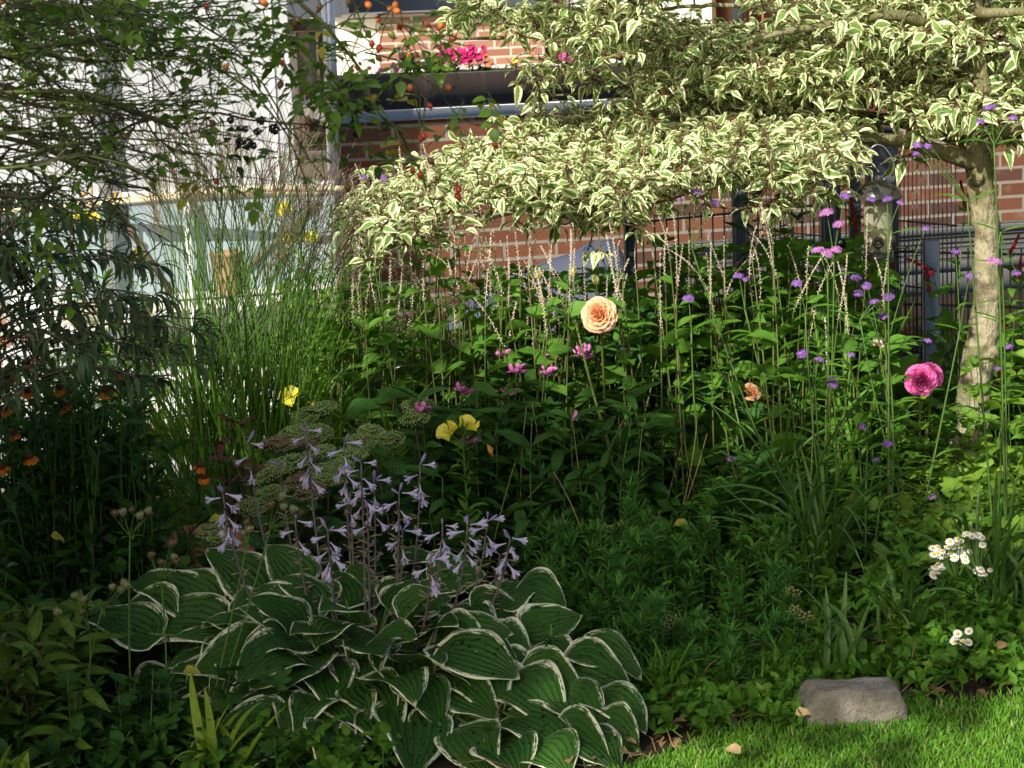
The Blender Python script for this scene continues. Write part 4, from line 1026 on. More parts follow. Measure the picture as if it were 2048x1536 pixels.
# unseen shrub added left of the view to darken the lower left bed
ls = thing('shade_shrub', 'unseen shrub added left of the rose bush to darken the bed', 'shrub', (-2.5, 4.4, 0)); ml, mt = MB(), MB()
for g in range(9):
    e_ = np.array([-2.5 + Rs.randn() * .4, 4.4 + Rs.randn() * .5, 1.0 + .6 * Rs.rand()]); mt.tube(bez([-2.5, 4.4, -.02], [-2.5, 4.4, .6], e_, 9), np.linspace(.03, .008, 9), 6)
n = 5200; u_ = unit(Rs.randn(n, 3)) * (Rs.rand(n, 1) ** .4); pos = np.array([-2.45, 4.35, .95]) + u_ * [.85, 1.25, .95]; kp = (pos[:, 2] > .02) & (pos[:, 0] < -1.5 - .0 * pos[:, 1])
pos = pos[kp]; n = len(pos); ml.many(leaf_t(3, 2, w_ovate, .22, .2, .5), frame(unit(Rs.randn(n, 3) + u_[kp] * 1.2), unit(np.array([0, 0, 1.0]) + Rs.randn(n, 3) * .4)), pos, .10 + .05 * Rs.rand(n), Rs.rand(n))
ml.build('foliage', L['dark'], ls); mt.build('stems', S['brown'], ls)

def gnd(p): p = np.array(p, float); p[2] = 0; return p
def flower_mesh(name, builder, mat):
    b = MB(); builder(b); return b.build(name, mat, link=False)

# ------------------------------------------------------------------ hosta
def hosta_mat():
    t = NT('hosta_leaf'); r = t.math('FRACT', t.math('ADD', t.orand(), t.rnd())); uv = t.uv(); s = t.sep(uv)
    av = t.math('ABSOLUTE', t.math('SUBTRACT', t.math('MULTIPLY', s[1], 2.0), 1.0))
    col = t.mix(r, (.013, .052, .007), (.032, .092, .011))
    rn = t.math('MULTIPLY', r, 53.0)
    n = t.noise(6.0, 3, t.comb(t.math('MULTIPLY', s[0], 2.0), t.math('MULTIPLY', s[1], 2.0), rn))
    col = t.mix(t.math('MULTIPLY', n, .4), col, (.032, .085, .016))
    ribs = t.math('COSINE', t.math('MULTIPLY', t.math('SUBTRACT', s[1], .5), 2 * math.pi * 9))
    col = t.mix(t.ramp(ribs, .82, 1.0), col, (.045, .10, .03))
    wob = t.noise(9.0, 4, t.comb(t.math('MULTIPLY', s[0], .8), t.math('MULTIPLY', s[1], 4.5), rn), .8)
    end = t.math('MULTIPLY', t.math('SUBTRACT', 1.0, s[0]), 2.6)
    e = t.math('MINIMUM', t.math('SUBTRACT', 1.0, av), end)
    wide = t.ramp(t.noise(2.2, 1, t.comb(s[0], s[1], t.math('ADD', rn, 7.0))), .3, .75)
    e = t.math('SUBTRACT', e, t.math('MULTIPLY', t.math('SUBTRACT', wob, .51), .95))
    w_ = t.math('ADD', .005, t.math('MULTIPLY', wide, .15))
    mk = t.math('SUBTRACT', 1.0, t.ramp(t.math('SUBTRACT', e, w_), 0.0, .03))
    pale = t.math('SUBTRACT', 1.0, t.ramp(t.math('SUBTRACT', e, w_), .03, .09))
    col = t.mix(t.math('MULTIPLY', pale, .35), col, (.11, .19, .06))
    col = t.mix(mk, col, t.mix(n, (.78, .78, .56), (.66, .68, .44)))
    br = t.ramp(t.noise(14.0, 3, t.comb(s[0], s[1], t.math('ADD', rn, 3.0))), .70, .78)
    col = t.mix(t.math('MULTIPLY', br, .6), col, (.16, .10, .04))
    t.base(col, .40, .1)
    fine = t.noise(70.0, 2, t.comb(s[0], s[1], rn))
    t.bump(t.math('ADD', t.math('MULTIPLY', ribs, .8), t.math('MULTIPLY', fine, .5)), .55, .004)
    m = t.translucent(t.mix(.5, col, (.10, .2, .02)), .18)
    # slug holes: small irregular gaps
    hv = t.noise(17.0, 2, t.comb(t.math('MULTIPLY', s[0], 1.2), s[1], t.math('ADD', rn, 11.0)), .5)
    hole = t.ramp(hv, .635, .645)
    tr = t.new('ShaderNodeBsdfTransparent'); mx = t.new('ShaderNodeMixShader')
    t.l.new(hole, mx.inputs[0]); t.l.new(m.outputs[0], mx.inputs[1]); t.l.new(tr.outputs[0], mx.inputs[2]); t.l.new(mx.outputs[0], t.out.inputs[0])
    return t.m
HL = hosta_mat(); hpos = gnd(W(720, 1300, 5.03))
hosta = thing('hosta', 'large hosta clump with ribbed green leaves edged in cream and slug holes', 'hosta', hpos)
HV = []
for k in range(12):
    b = MB(); b.add(*[(lambda P, Q, UV: (P, Q, None, UV))(*leaf_t(22, 18, w_heart, .43 + .07 * R.rand(), .10 + .12 * R.rand(), [.5, .9, 1.3, .2, .7, 1.6][k % 6], .02 + .022 * R.rand(), .17, .0055, 9, R.randn() * .25, R.rand() * 6))][0])
    HV.append(b.build('leaf', HL, link=False))
ms = MB(); NL = 100; EX = MB()
for k in range(NL):
    f = (k + .5) / NL; az = k * 2.39996 + R.randn() * .22
    rr_ = .13 + .43 * f ** .75
    c, s_ = math.cos(az), math.sin(az)
    if f > .45 and s_ > .25 and R.rand() < .85: continue
    ex, ey = .92, .72
    rr_ *= .86
    base = hpos + [c * rr_ * ex, s_ * rr_ * ey, (.195 - .155 * f ** 1.2) + .012 * R.randn()]
    pitch = .55 - 1.5 * f + R.randn() * .14
    d = np.array([c * ex, s_ * ey, 0]); d = unit(d + jit(.24)) * math.cos(pitch) + np.array([0, 0, math.sin(pitch)])
    if f > .3: d = d + np.array([.10 if c > 0 else -.04, -.12, 0])
    size = (.115 + .05 * R.rand()) * (1.0 if f > .25 else .9) * (1.06 if s_ < 0 else .9)
    if c < -.45: size *= 1.05
    fr = frame(d, unit(np.array([.05, -.35, 1.0]) + jit(.16)), R.randn() * .22)[0]
    if k % 5 < 3:
        me_ = HV[R.randint(12)]; vv = np.zeros(len(me_.vertices) * 3, np.float32); me_.vertices.foreach_get('co', vv); P0, Q0, U0 = leaf_t(22, 18, w_heart, .4); EX.add(vv.reshape(-1, 3) @ fr.T * size + base, Q0, None, U0)
    else: inst('leaf', HV[R.randint(12)], hosta, base, fr, size)
    cr = hpos + [c * .03, s_ * .03, .02]
    ms = MB(); ms.tube(bez(cr, cr * .4 + base * .6 + [0, 0, .06], base + d * .008, 7), np.linspace(.006, .0035, 7), 5, cap=False); ms.build('leaf_stalk', S['green'], hosta)
_props(EX.build('lower_leaves', HL, hosta), kind='stuff')
zA = lambda l: [tuple((660 + v / 2.926) if i % 2 == 0 else (1011 + v / 2.926) for i, v in enumerate(q)) for q in l]
zB = lambda l: [tuple((v / 2.926) if i % 2 == 0 else (1011 + v / 2.926) for i, v in enumerate(q)) for q in l]
seen = zA([(240, 770, 150, 945), (190, 900, 140, 1140), (400, 880, 460, 1160), (650, 975, 800, 1085), (1150, 980, 1500, 1080), (1400, 930, 1780, 1060), (1480, 850, 1860, 960), (1170, 740, 1490, 630), (1100, 1250, 1470, 1480), (470, 1230, 480, 1560), (780, 1330, 960, 1570), (720, 1080, 990, 1230), (860, 1000, 985, 1215), (560, 1100, 650, 1280), (1080, 1030, 1380, 1290), (1370, 1100, 1580, 1350), (1590, 1120, 1850, 1330), (940, 800, 1190, 900), (800, 870, 1140, 965), (560, 690, 740, 830), (740, 620, 1000, 740), (870, 650, 1150, 600), (1000, 560, 1230, 450), (1480, 1380, 1700, 1560), (1000, 1420, 1130, 1590), (90, 1130, 190, 1310), (330, 560, 540, 480), (1130, 500, 1390, 580), (1560, 1290, 1840, 1400), (1330, 1330, 1640, 1500), (250, 1180, 330, 1400), (1250, 820, 1420, 900), (430, 330, 700, 280), (620, 420, 930, 380), (-40, 980, -20, 1180), (1240, 1440, 1400, 1600)])
seen += zB([(1755, 780, 1745, 905), (1740, 1090, 1420, 1040), (1560, 580, 1310, 670), (1110, 570, 690, 378), (880, 750, 412, 590), (1270, 700, 775, 690), (1640, 1290, 1230, 1300), (1890, 1180, 1740, 1400), (1430, 1000, 1215, 1115), (1520, 500, 1200, 235), (1760, 450, 1560, 215), (1930, 560, 1750, 470), (1350, 850, 1180, 960), (1900, 950, 1960, 1200), (1560, 870, 1480, 950), (1250, 560, 950, 380), (1950, 700, 1860, 760), (1000, 640, 720, 590), (1500, 1400, 1350, 1560), (1960, 1330, 1900, 1560)])
yy = lambda py: 5.30 - (py - 1100) / 436 * .79
for bx_, by_, tx_, ty_ in seen:
    ty2 = ty_; a_ = W(bx_, by_, yy(by_)); b_ = W(tx_, ty_, yy(ty_) - .015)
    if by_ > ty_: a_ = W(bx_, by_, yy(by_) + .02); b_ = W(tx_, ty_, yy(by_) + .06)
    a_[2] = max(a_[2], .03); b_[2] = max(b_[2], .012); L_ = np.linalg.norm(b_ - a_)
    fr = frame(b_ - a_, unit(np.array([.05, -.75, 1.0]) + jit(.16)), R.randn() * .15)[0]
    sx_ = min(1.35, max(.80, .155 / max(L_, .05))) if L_ < .19 else .84
    inst('leaf', HV[R.randint(12)], hosta, a_, fr, (L_ * .98 * sx_, L_ * .98, L_ * .98))
    cr = hpos + [R.randn() * .03, R.randn() * .03, .02]; ms = MB(); ms.tube(bez(cr, cr * .4 + a_ * .6 + [0, 0, .05], a_ + unit(b_ - a_) * .008 - [0, 0, .003], 7), np.linspace(.006, .0035, 7), 5, cap=False); ms.build('leaf_stalk', S['green'], hosta)
for px, py, y, dx, dz, sz in ((1190, 1270, 5.35, -.8, -.12, .22),):
    q = W(px, py, y); d = unit(np.array([-dx, -.15, dz * .5])); base = q - d * sz
    inst('leaf', HV[R.randint(12)], hosta, W(px, py, y) - d * sz, frame(d, (0, -.45, 1), 0)[0], sz)
    ms = MB(); ms.tube(bez(hpos + [0, 0, .02], base * .5 + hpos * .5 + [0, 0, .1], base, 7), np.linspace(.006, .0035, 7), 5, cap=False); ms.build('leaf_stalk', S['green'], hosta)
PM_h = petal_mat('hosta_petal', (.52, .45, .66), (.64, .58, .76), tip=(.74, .71, .84), tr=.35)
def hosta_flower(b, op=1.0):
    prof = [(.0022, 0), (.0020, .008), (.0028, .018), (.0055, .028), (.0088 * op, .036)]
    b.lathe(prof, (0, 0, 0), n=12, rnd=.4)
    tm = leaf_t(4, 2, w_lance, .28, .3, -.9)
    for k in range(6):
        a = k * math.pi / 3; d = np.array([math.cos(a) * .75 * op, math.sin(a) * .75 * op, .9]); p = np.array([math.cos(a) * .0070 * op, math.sin(a) * .0070 * op, .033])
        b.many(tm, frame(d, -np.array([math.cos(a), math.sin(a), -.4])), p[None], np.array([.019]), np.array([.3 + .5 * R.rand()]))
    for k in range(4): b.tube([[0, 0, .02], [R.randn() * .002, R.randn() * .002, .046], [R.randn() * .004, .004, .053]], .0005, 3, rnd=.9)
def hosta_bud(b): b.lathe([(.0016, 0), (.0018, .006), (.0042, .018), (.0048, .026), (.0028, .034), (.0, .038)], (0, 0, 0), n=9, rnd=.2)
FH = [flower_mesh('flower', lambda b: hosta_flower(b), PM_h), flower_mesh('flower', lambda b: hosta_flower(b, .75), PM_h), flower_mesh('flower', lambda b: hosta_flower(b, 1.15), PM_h)]
FB = flower_mesh('flower_bud', hosta_bud, petal_mat('hosta_bud', (.30, .24, .42), (.42, .36, .55)))
stalks = [(495, 885, 5.35, 3, 1), (445, 985, 5.05, 9, 2), (612, 860, 5.3, 8, 3), (688, 885, 5.35, 7, 2), (722, 925, 5.2, 6, 1), (748, 960, 5.25, 5, 2), (840, 930, 5.3, 4, 1), (798, 985, 5.2, 4, 2), (655, 1060, 4.95, 7, 2), (885, 1050, 5.15, 5, 1), (935, 1050, 5.0, 6, 2), (975, 1040, 5.15, 4, 2), (1020, 1075, 5.1, 6, 2), (862, 1120, 4.9, 4, 1), (590, 1040, 5.1, 3, 1), (805, 1060, 5.2, 3, 1), (560, 930, 5.35, 0, 2), (735, 1020, 5.1, 2, 1), (1000, 1110, 5.2, 1, 1), (700, 985, 5.3, 3, 0)]
T_br = leaf_t(3, 2, w_lance, .15, .4, .3)
mpod = stem_mat('hosta_pod', (.16, .15, .06), (.22, .13, .10))
for px, py, y, nf, nb in stalks:
    tip = W(px, py, y); b0 = hpos + [(tip[0] - hpos[0]) * .5, (tip[1] - hpos[1]) * .4, .05]
    p = bez(b0, np.array([tip[0] * .85 + b0[0] * .15, tip[1] * .8 + b0[1] * .2, tip[2] * .45]), tip, 16)
    b = MB(); b.tube(p, np.linspace(.0042, .0018, 16), 6)
    st = b.build('flower_stalk', S['purple'], hosta); bb = MB()
    n0 = 16
    for k in range(n0):                                  # seed pods and withered bells down the stalk
        t = .52 + .42 * k / n0; i = t * 15; q = p[int(i)] + (p[int(i) + 1] - p[int(i)]) * (i - int(i)); a = k * 2.4
        d = unit(np.array([math.cos(a), math.sin(a), .35 - .6 * R.rand()])); l = .018 + .012 * R.rand()
        bb.tube([q, q + d * .006, q + d * l * .6, q + d * l], [.0008, .0010, .0024, .0004], 5)
        if k % 3 == 0: bb.many(T_br, frame(d[None] + [0, 0, .5]), q[None], np.array([.025 + .012 * R.rand()]))
    bb.build('pods', mpod, st)
    nf = int(nf * 1.2)
    for k in range(nf):
        q = p[-1] + (p[-4] - p[-1]) * (k / max(nf, 1)) * (.8 if nf < 6 else 1.05) ; a = k * 2.4 + R.rand()
        d = unit(np.array([math.cos(a), math.sin(a) * .8 - .25, -.55 - .8 * (k / max(nf, 1)) + .45 * (k < 2) + R.randn() * .15]))
        bq = q + d * .007
        inst('flower', FH[R.randint(3)], st, bq, zframe(d, R.rand() * 6), .58 + .2 * R.rand())
    for k in range(nb):
        d = unit(np.array([R.randn() * .6, R.randn() * .5, .6])); inst('flower_bud', FB, st, p[-1] - [0, 0, .004 * k], zframe(d), .55 + .4 * R.rand())

# ------------------------------------------------------------------ tall ornamental grass
og = thing('ornamental_grass', 'tall clump of fine green grass with thin brownish seed plumes', 'grass plant', gnd(W(480, 900, 6.45)))
c0 = gnd(W(490, 900, 6.45)); mb = MB(); mp = MB(); ms = MB()
T_gr = [leaf_t(12, 2, w_strap, .0030, .5, b, 0, twist=tw) for b, tw in ((.5, .3), (1.1, -.4), (1.7, .5), (.2, .2))]
n = 420; a = R.rand(n) * 6.28; r_ = .20 * np.sqrt(R.rand(n))
pos = c0 + np.stack([np.cos(a) * r_ * 1.25, np.sin(a) * r_ * .8, np.zeros(n)], 1)
d = unit(np.stack([np.cos(a) * r_ * 1.9 + R.randn(n) * .36, np.sin(a) * r_ * 1.2 + R.randn(n) * .22, np.ones(n)], 1))
sel = R.randint(4, size=n)
for k in range(4): m = sel == k; mb.many(T_gr[k], frame(d[m], unit(np.stack([-np.cos(a[m]), -np.sin(a[m]), np.full(m.sum(), .4)], 1) + R.randn(m.sum(), 3) * .3)), pos[m], np.stack([.8 + .5 * R.rand(m.sum()), .45 + .6 * R.rand(m.sum()), .45 + .6 * R.rand(m.sum())], 1).clip(.4, 1.2))
for k in range(190):                                    # flowering stems
    q = pos[k]; tx, ty = [(330 + 330 * R.rand(), 215 + 180 * R.rand()), (300 + 120 * R.rand(), 280 + 160 * R.rand()), (560 + 160 * R.rand(), 340 + 160 * R.rand())][0 if k < 90 else (1 if k < 120 else 2)]
    tip = W(tx, ty, 6.4 + R.randn() * .15); p = bez(q, q * .45 + tip * .55 + [0, 0, .15 * R.rand()] - [(tip[0] - q[0]) * .22, 0, 0], tip, 14)
    ms.tube(p, np.linspace(.0019, .0009, 14), 4, cap=False)
    if R.rand() < .75:
        dv = unit(p[-1] - p[-3])
        for j in range(7 + R.randint(8)):
            s0 = p[-1] - dv * .012 * j; e = unit(dv + R.randn(3) * .28); l = .05 + .09 * R.rand()
            q2 = spline([s0, s0 + e * l * .5 + jit(.004), s0 + e * l + [0, 0, -.02 * R.rand()]], 6)
            mp.tube(q2, np.array([.0006, .0009, .0007, .0010, .0007, .0003]) * 1.0, 3, cap=False)
mb.build('blades', L['grass'], og); ms.build('flower_stems', S['green'], og)
mp.build('plumes', stem_mat('grass_plume', (.17, .12, .085), (.10, .06, .05)), og)

# ------------------------------------------------------------------ silver leaved shrub
sv = thing('silver_shrub', 'shrub with narrow grey green leaves drooping over the orange flowers', 'shrub', (-1.75, 5.2, 0))
ml, ms = MB(), MB()
T_sv = [leaf_t(6, 2, w_lance, .085, .35, b, .012) for b in (.7, 1.3, 2.0)]
tips = [(60, 400), (120, 410), (190, 425), (160, 450), (40, 470), (220, 470), (100, 500), (260, 520), (210, 520), (290, 560), (160, 560), (340, 590), (60, 560), (375, 680), (330, 640), (240, 610), (290, 690), (200, 660), (350, 720), (170, 700), (260, 740), (310, 780), (-30, 560), (380, 640), (15, 520), (280, 640)]
for k, (px, py) in enumerate(tips):
    for j in range(2):
        y = 5.05 + R.randn() * .12; tip = W(px + R.randn() * 14, py + R.randn() * 14, y); a = np.array([-1.75 + R.randn() * .04, 5.2 + R.randn() * .05, .05]); m_ = np.array([-1.15 - .25 * R.rand(), 5.15, tip[2] + .12 + .16 * R.rand()])
        p = bez(a, m_, tip, 14)
        leafy_stem(ms, ml, p, 26, T_sv, .070, .0030, .95, .22, .5, False, .8, .5)
        e = unit(p[-1] - p[-2]); nn = 9; ml.many(T_sv[R.randint(3)], frame(unit(e + R.randn(nn, 3) * .55 - [0, 0, .25])), np.repeat(p[-1][None], nn, 0), .05 + .03 * R.rand(nn))
ml.build('foliage', L['silver'], sv); ms.build('stems', S['grey'], sv)

# ------------------------------------------------------------------ helenium
he = thing('helenium_clump', 'clump of helenium with drooping orange petals round dark brown cones', 'flower clump', gnd(W(120, 1000, 5.65)))
PM_o = petal_mat('helenium_petal', (.62, .20, .015), (.52, .11, .012), tip=(.66, .30, .02), base=(.30, .04, .012), tr=.35)
def hel(b, droop):
    tm = leaf_t(4, 3, w_obov, .30, -.15, droop, .02)
    for k in range(13):
        a = k * 2 * math.pi / 13 + R.randn() * .08; d = np.array([math.cos(a), math.sin(a), -.2 - droop * .35])
        b.many(tm, frame(d, (0, 0, 1), R.randn() * .2), np.array([[math.cos(a) * .005, math.sin(a) * .005, 0]]), np.array([.021 + .004 * R.rand()]))
HF = [flower_mesh('flower', lambda b, q=q: hel(b, q), PM_o) for q in (.9, 1.4, 1.9, .5)]
cone = MB(); cone.lathe([(.0, -.003), (.006, -.003), (.0095, .001), (.0105, .006), (.0085, .0115), (.004, .0145), (0, .015)], (0, 0, 0), n=14)
cone.v[0] += R.randn(*cone.v[0].shape) * .0004
CONE = cone.build('cone', plain_mat('helenium_cone', (.045, .018, .010), (.075, .035, .015), .9, .2, 0, 300, .3), link=False)
hel_pos = [(15, 755, 1), (55, 727, 1), (85, 697, 3), (10, 820, 2), (28, 868, 2), (118, 777, 1), (162, 675, 1), (240, 748, 2), (182, 722, 1), (55, 783, 3), (408, 955, 2), (128, 812, 0), (400, 932, 1), (212, 782, 0), (135, 668, 3), (5, 935, 1), (190, 705, 0), (60, 915, 0), (75, 700, 1)]
ml, ms = MB(), MB()
for px, py, v_ in hel_pos:
    y = 5.35 + R.randn() * .06; h = W(px, py, y); b0 = gnd(W(px * .7 + 30, 1000, 5.6)) + jit(.05) * [1, 1, 0]
    if px > 350: b0 = gnd(W(350, 1000, 5.7))
    p = bez(b0, b0 * .5 + h * .5 + [0, 0, .1], h, 12); leafy_stem(ms, ml, p, 16, T_lance, .10, .0028, .75, .1, .15)
    if v_ or True:
        f = inst('flower', HF[v_], he, h, zframe(unit(np.array([R.randn() * .3, -.25 + R.randn() * .2, 1.0])), R.rand() * 6), .82 + .15 * R.rand()); inst_child('cone', CONE, f)
for k in range(135):
    x = -.10 + .47 * R.rand() ** 1.0; px = 20 + 330 * R.rand() - 60; y = 5.5 + .45 * R.rand(); b0 = gnd(W(px, 1000, y)); top = W(px + R.randn() * 30, 720 + 190 * R.rand() + max(0, px - 250) * .5, y)
    p = bez(b0, (b0 + top) / 2 + jit(.03), top, 10); leafy_stem(ms, ml, p, 18, T_lance, .105, .0026, .7, .1, .12)
ml.build('foliage', L['dark'], he); ms.build('stems', S['green'], he)

# ------------------------------------------------------------------ evening primroses
PM_y = petal_mat('primrose_petal', (.82, .72, .06), (.86, .78, .14), tr=.45)
def prim(b, op):
    tm = leaf_t(6, 6, lambda t: np.sin(np.pi * np.clip(t, 0, 1) ** 1.7 * .94 + .03) ** .7, .60, -.30, -.35 * op, .035, 0)
    for k in range(4):
        a = k * math.pi / 2; d = np.array([math.cos(a) * op, math.sin(a) * op, 1.05 - .25 * op])
        b.many(tm, frame(d, -np.array([math.cos(a), math.sin(a), -.3]), .15), np.array([[math.cos(a) * .002, math.sin(a) * .002, .0]]), np.array([.034]))
PF = [flower_mesh('flower', lambda b, o=o: prim(b, o), PM_y) for o in (.72, 1.05, .5)]
sta = MB()
for k in range(7): a = k * .9; sta.tube([[0, 0, 0], [math.cos(a) * .006, math.sin(a) * .006, .018], [math.cos(a) * .008, math.sin(a) * .008, .022]], [.0005, .0005, .0014], 4)
STA = sta.build('stamens', petal_mat('stamen_yellow', (.66, .55, .12), (.72, .62, .2)), link=False)
wl_ = MB(); wl_.lathe([(.001, 0), (.004, .006), (.006, .014), (.004, .024), (.002, .03), (0, .031)], (0, 0, 0), n=7); wl_.v[0] += R.randn(*wl_.v[0].shape) * .0015
WILT = wl_.build('withered_flower', petal_mat('withered_primrose', (.60, .34, .05), (.5, .24, .03)), link=False)
def primrose(label, base, top, fl, wilted=(), nleaf=46, lm='mid'):
    base = gnd(base); th = thing('evening_primrose', label, 'evening primrose', base, 'evening primroses')
    p = bez(base, base * .5 + top * .5 + [0, .02, 0], top, 18); ms, ml = MB(), MB()
    leafy_stem(ms, ml, p, nleaf, T_lance, .075, .0038, .8, .05, .1, False, .55, .3, 6)
    e = 10; ml.many(T_narrow[0], frame(unit(rand_dirs(e, .5, 1.4))), np.repeat(top[None], e, 0), .03 + .02 * R.rand(e))
    for (px, py, v_, n_) in fl:
        q = W(px, py, top[1] - .01 + .02 * R.randn()); nd = unit(np.array(n_)); c = q - nd * .018
        ms.tube(bez(p[-2], (p[-1] + c) / 2 + [0, 0, -.01], c, 7), [.0018] * 5 + [.0022, .003], 5); f = inst('flower', PF[v_], th, c, zframe(nd, R.rand() * 6), 1.0 + .1 * R.rand()); inst_child('stamens', STA, f)
    for px, py in wilted:
        q = W(px, py, top[1]); ms.tube(bez(p[-2], (p[-1] + q) / 2 + [0, 0, .01], q, 6), .0013, 4); inst('withered_flower', WILT, th, q, zframe((R.randn(), -.2, -.8)), 1.0)
    ms.build('stem', S['green'], th); ml.build('foliage', L[lm], th)
primrose('front evening primrose with two open yellow flowers among the pink turtlehead', W(945, 1180, 5.7), W(925, 868, 5.7), [(893, 862, 0, (-.6, -.45, .75)), (937, 845, 0, (.35, -.2, .95))], [(975, 889)], 64)
primrose('evening primrose with one yellow flower above the green sedum heads', W(600, 1000, 6.3), W(592, 806, 6.3), [(577, 790, 1, (-.35, -.75, .6))], [(617, 803)], 30, 'dark')
primrose('tall evening primrose with two cupped yellow flowers by the silver greenhouse post', W(190, 900, 6.9), W(212, 430, 6.9), [(147, 437, 0, (-.3, -.3, .9)), (180, 434, 2, (.4, -.2, .9))], [(178, 385), (231, 381)], 70)
primrose('evening primrose with one half folded yellow flower before the dark timber post', W(285, 900, 7.0), W(283, 530, 7.0), [(269, 512, 2, (-.6, -.3, .7))], [(287, 516)], 36)
primrose('sunlit evening primrose with two yellow flowers in front of the diagonal brace', W(620, 900, 7.2), W(600, 455, 7.2), [(570, 418, 0, (-.2, -.7, .7)), (622, 474, 2, (.3, -.3, .8))], [(530, 428), (548, 505)], 50, 'bright')
primrose('evening primrose with a withered yellow flower in the bright leaves beside the tall grass', W(660, 900, 7.25), W(664, 430, 7.25), [(580, 478, 2, (-.4, -.4, .8))], [(633, 630)], 40, 'bright')

# ------------------------------------------------------------------ white knotweed (candles) with big leaves
kn = thing('white_knotweed', 'wide clump of knotweed with many slender white flower spikes', 'perennial clump', gnd(W(1150, 800, 7.2)))
PM_w = petal_mat('knotweed_floret', (.64, .50, .37), (.74, .66, .53), tr=.25)
def spike(b, bend, ln, dens, bs=1.0):
    p = bez((0, 0, 0), (bend * .3, 0, ln * .6), (bend, 0, ln * (1 - abs(bend) * 2.2)), 12)
    n = int(dens * ln / .17); t = (np.arange(n) + R.rand(n)) / n; k = t * 10.99; i = k.astype(int); q = p[i] + (p[i + 1] - p[i]) * (k - i)[:, None]
    rad_ = .0040 * (1 - .65 * t); a = np.arange(n) * 2.4
    q = q + np.stack([np.cos(a) * rad_, np.sin(a) * rad_, np.zeros(n)], 1)
    oc = np.array([[1, 0, 0], [-1, 0, 0], [0, 1, 0], [0, -1, 0], [0, 0, 1.4], [0, 0, -1.4]]) * 1.0
    T = np.array([[0, 2, 4], [2, 1, 4], [1, 3, 4], [3, 0, 4], [2, 0, 5], [1, 2, 5], [3, 1, 5], [0, 3, 5]])
    b.many((oc, T, np.zeros((6, 2))), frame(R.randn(n, 3)), q, (.0012 + .0011 * R.rand(n)) * bs)
    b.tube(p, np.linspace(.0009, .0005, 12), 4, rnd=.2)
SPK = [flower_mesh('flower_spike', lambda b, x=x: spike(b, *x), PM_w) for x in ((.0, .17, 44), (.04, .19, 52), (-.05, .16, 34), (.09, .17, 44), (.03, .21, 56), (.12, .16, 42), (-.025, .14, 26), (.02, .22, 36))]
ms, ml = MB(), MB()
sp = []
Rq = np.random.RandomState(11)
cols = [(690, 330, 640), (720, 320, 660), (750, 330, 640), (790, 290, 620), (830, 300, 560), (870, 270, 520), (910, 330, 590), (950, 300, 560), (990, 420, 640), (1030, 430, 600), (1070, 440, 600), (1110, 450, 620), (1150, 440, 560), (1190, 440, 600), (1230, 410, 620), (1270, 420, 600), (1320, 390, 560), (1370, 410, 580), (1420, 410, 560), (1450, 430, 580), (1500, 380, 540), (1540, 390, 480), (1600, 480, 540), (1640, 500, 700), (1690, 480, 560), (1740, 420, 560), (660, 420, 640), (700, 450, 700)]
for c in cols:
    for j in range(4 if c[0] < 1250 else 3): sp.append((c[0] + Rq.randn() * 16, c[1] + (c[2] - c[1]) * Rq.rand() ** 1.3 * .75))
sp = [(a, min(b, 640)) for a, b in sp] + [(660 + 460 * Rq.rand(), 380 + 200 * Rq.rand()) for k in range(46)]
ord_ = Rq.permutation(len(sp)); sp = [sp[k] for k in ord_]; xs_ = MB()
for ki, (px, py) in enumerate(sp):
    y = (6.35 if px < 1080 else 6.2) + .3 * Rq.rand(); top = W(px, py, y); v_ = Rq.randint(8); ln = (.17, .19, .16, .17, .21, .16, .14, .22)[v_]; sc = .8 + .35 * Rq.rand()
    b0 = gnd(top) + [(-.10 + .2 * Rq.rand()), .08 * Rq.randn(), 0]; lean = (top - b0) * [.35, .35, 0]
    att = top - np.array([0, 0, ln * sc * .95]) - lean * .25
    p = bez(b0, b0 * .4 + att * .6 - lean * .3, att, 12)
    leafy_stem(ms, ml, p, 5, T_ovate, .13, .0032, .9, .15, .25, False, .5, .4, 5)
    q = unit(unit(att - p[-3]) + np.array([Rq.randn() * .22, Rq.randn() * .15, .5])); 
    zf_ = zframe(q, Rq.rand() * 6.28)
    if ki < 100: inst('flower_spike', SPK[v_], kn, att, zf_, sc)
    else:
        me_ = SPK[v_]; vv = np.zeros(len(me_.vertices) * 3, np.float32); me_.vertices.foreach_get('co', vv); fc_ = [tuple(pl.vertices) for pl in me_.polygons]
        xs_.add(vv.reshape(-1, 3) @ zf_.T * sc + att, [f for f in fc_ if len(f) == 4], [f for f in fc_ if len(f) == 3])
for k in range(330):
    px = 690 + 1070 * Rq.rand() ** .85; y = 6.75 + .75 * Rq.rand(); b0 = gnd(W(px, 900, y)); top = W(px + 20 * Rq.randn(), 530 + 220 * Rq.rand() + (40 if px < 1000 else 0) - (60 if px > 1270 else 0), y); p = bez(b0, (b0 + top) / 2 + jit(.03), top, 9)
    leafy_stem(ms, ml, p, 10, T_ovate, .135, .0028, .9, .2, .25, False, .7, .4)
_props(xs_.build('flower_spikes', PM_w, kn), kind='stuff'); ml.build('foliage', L['persi'], kn); ms.build('stems', stem_mat('knotweed_stem', (.055, .105, .018), (.10, .075, .022)), kn)

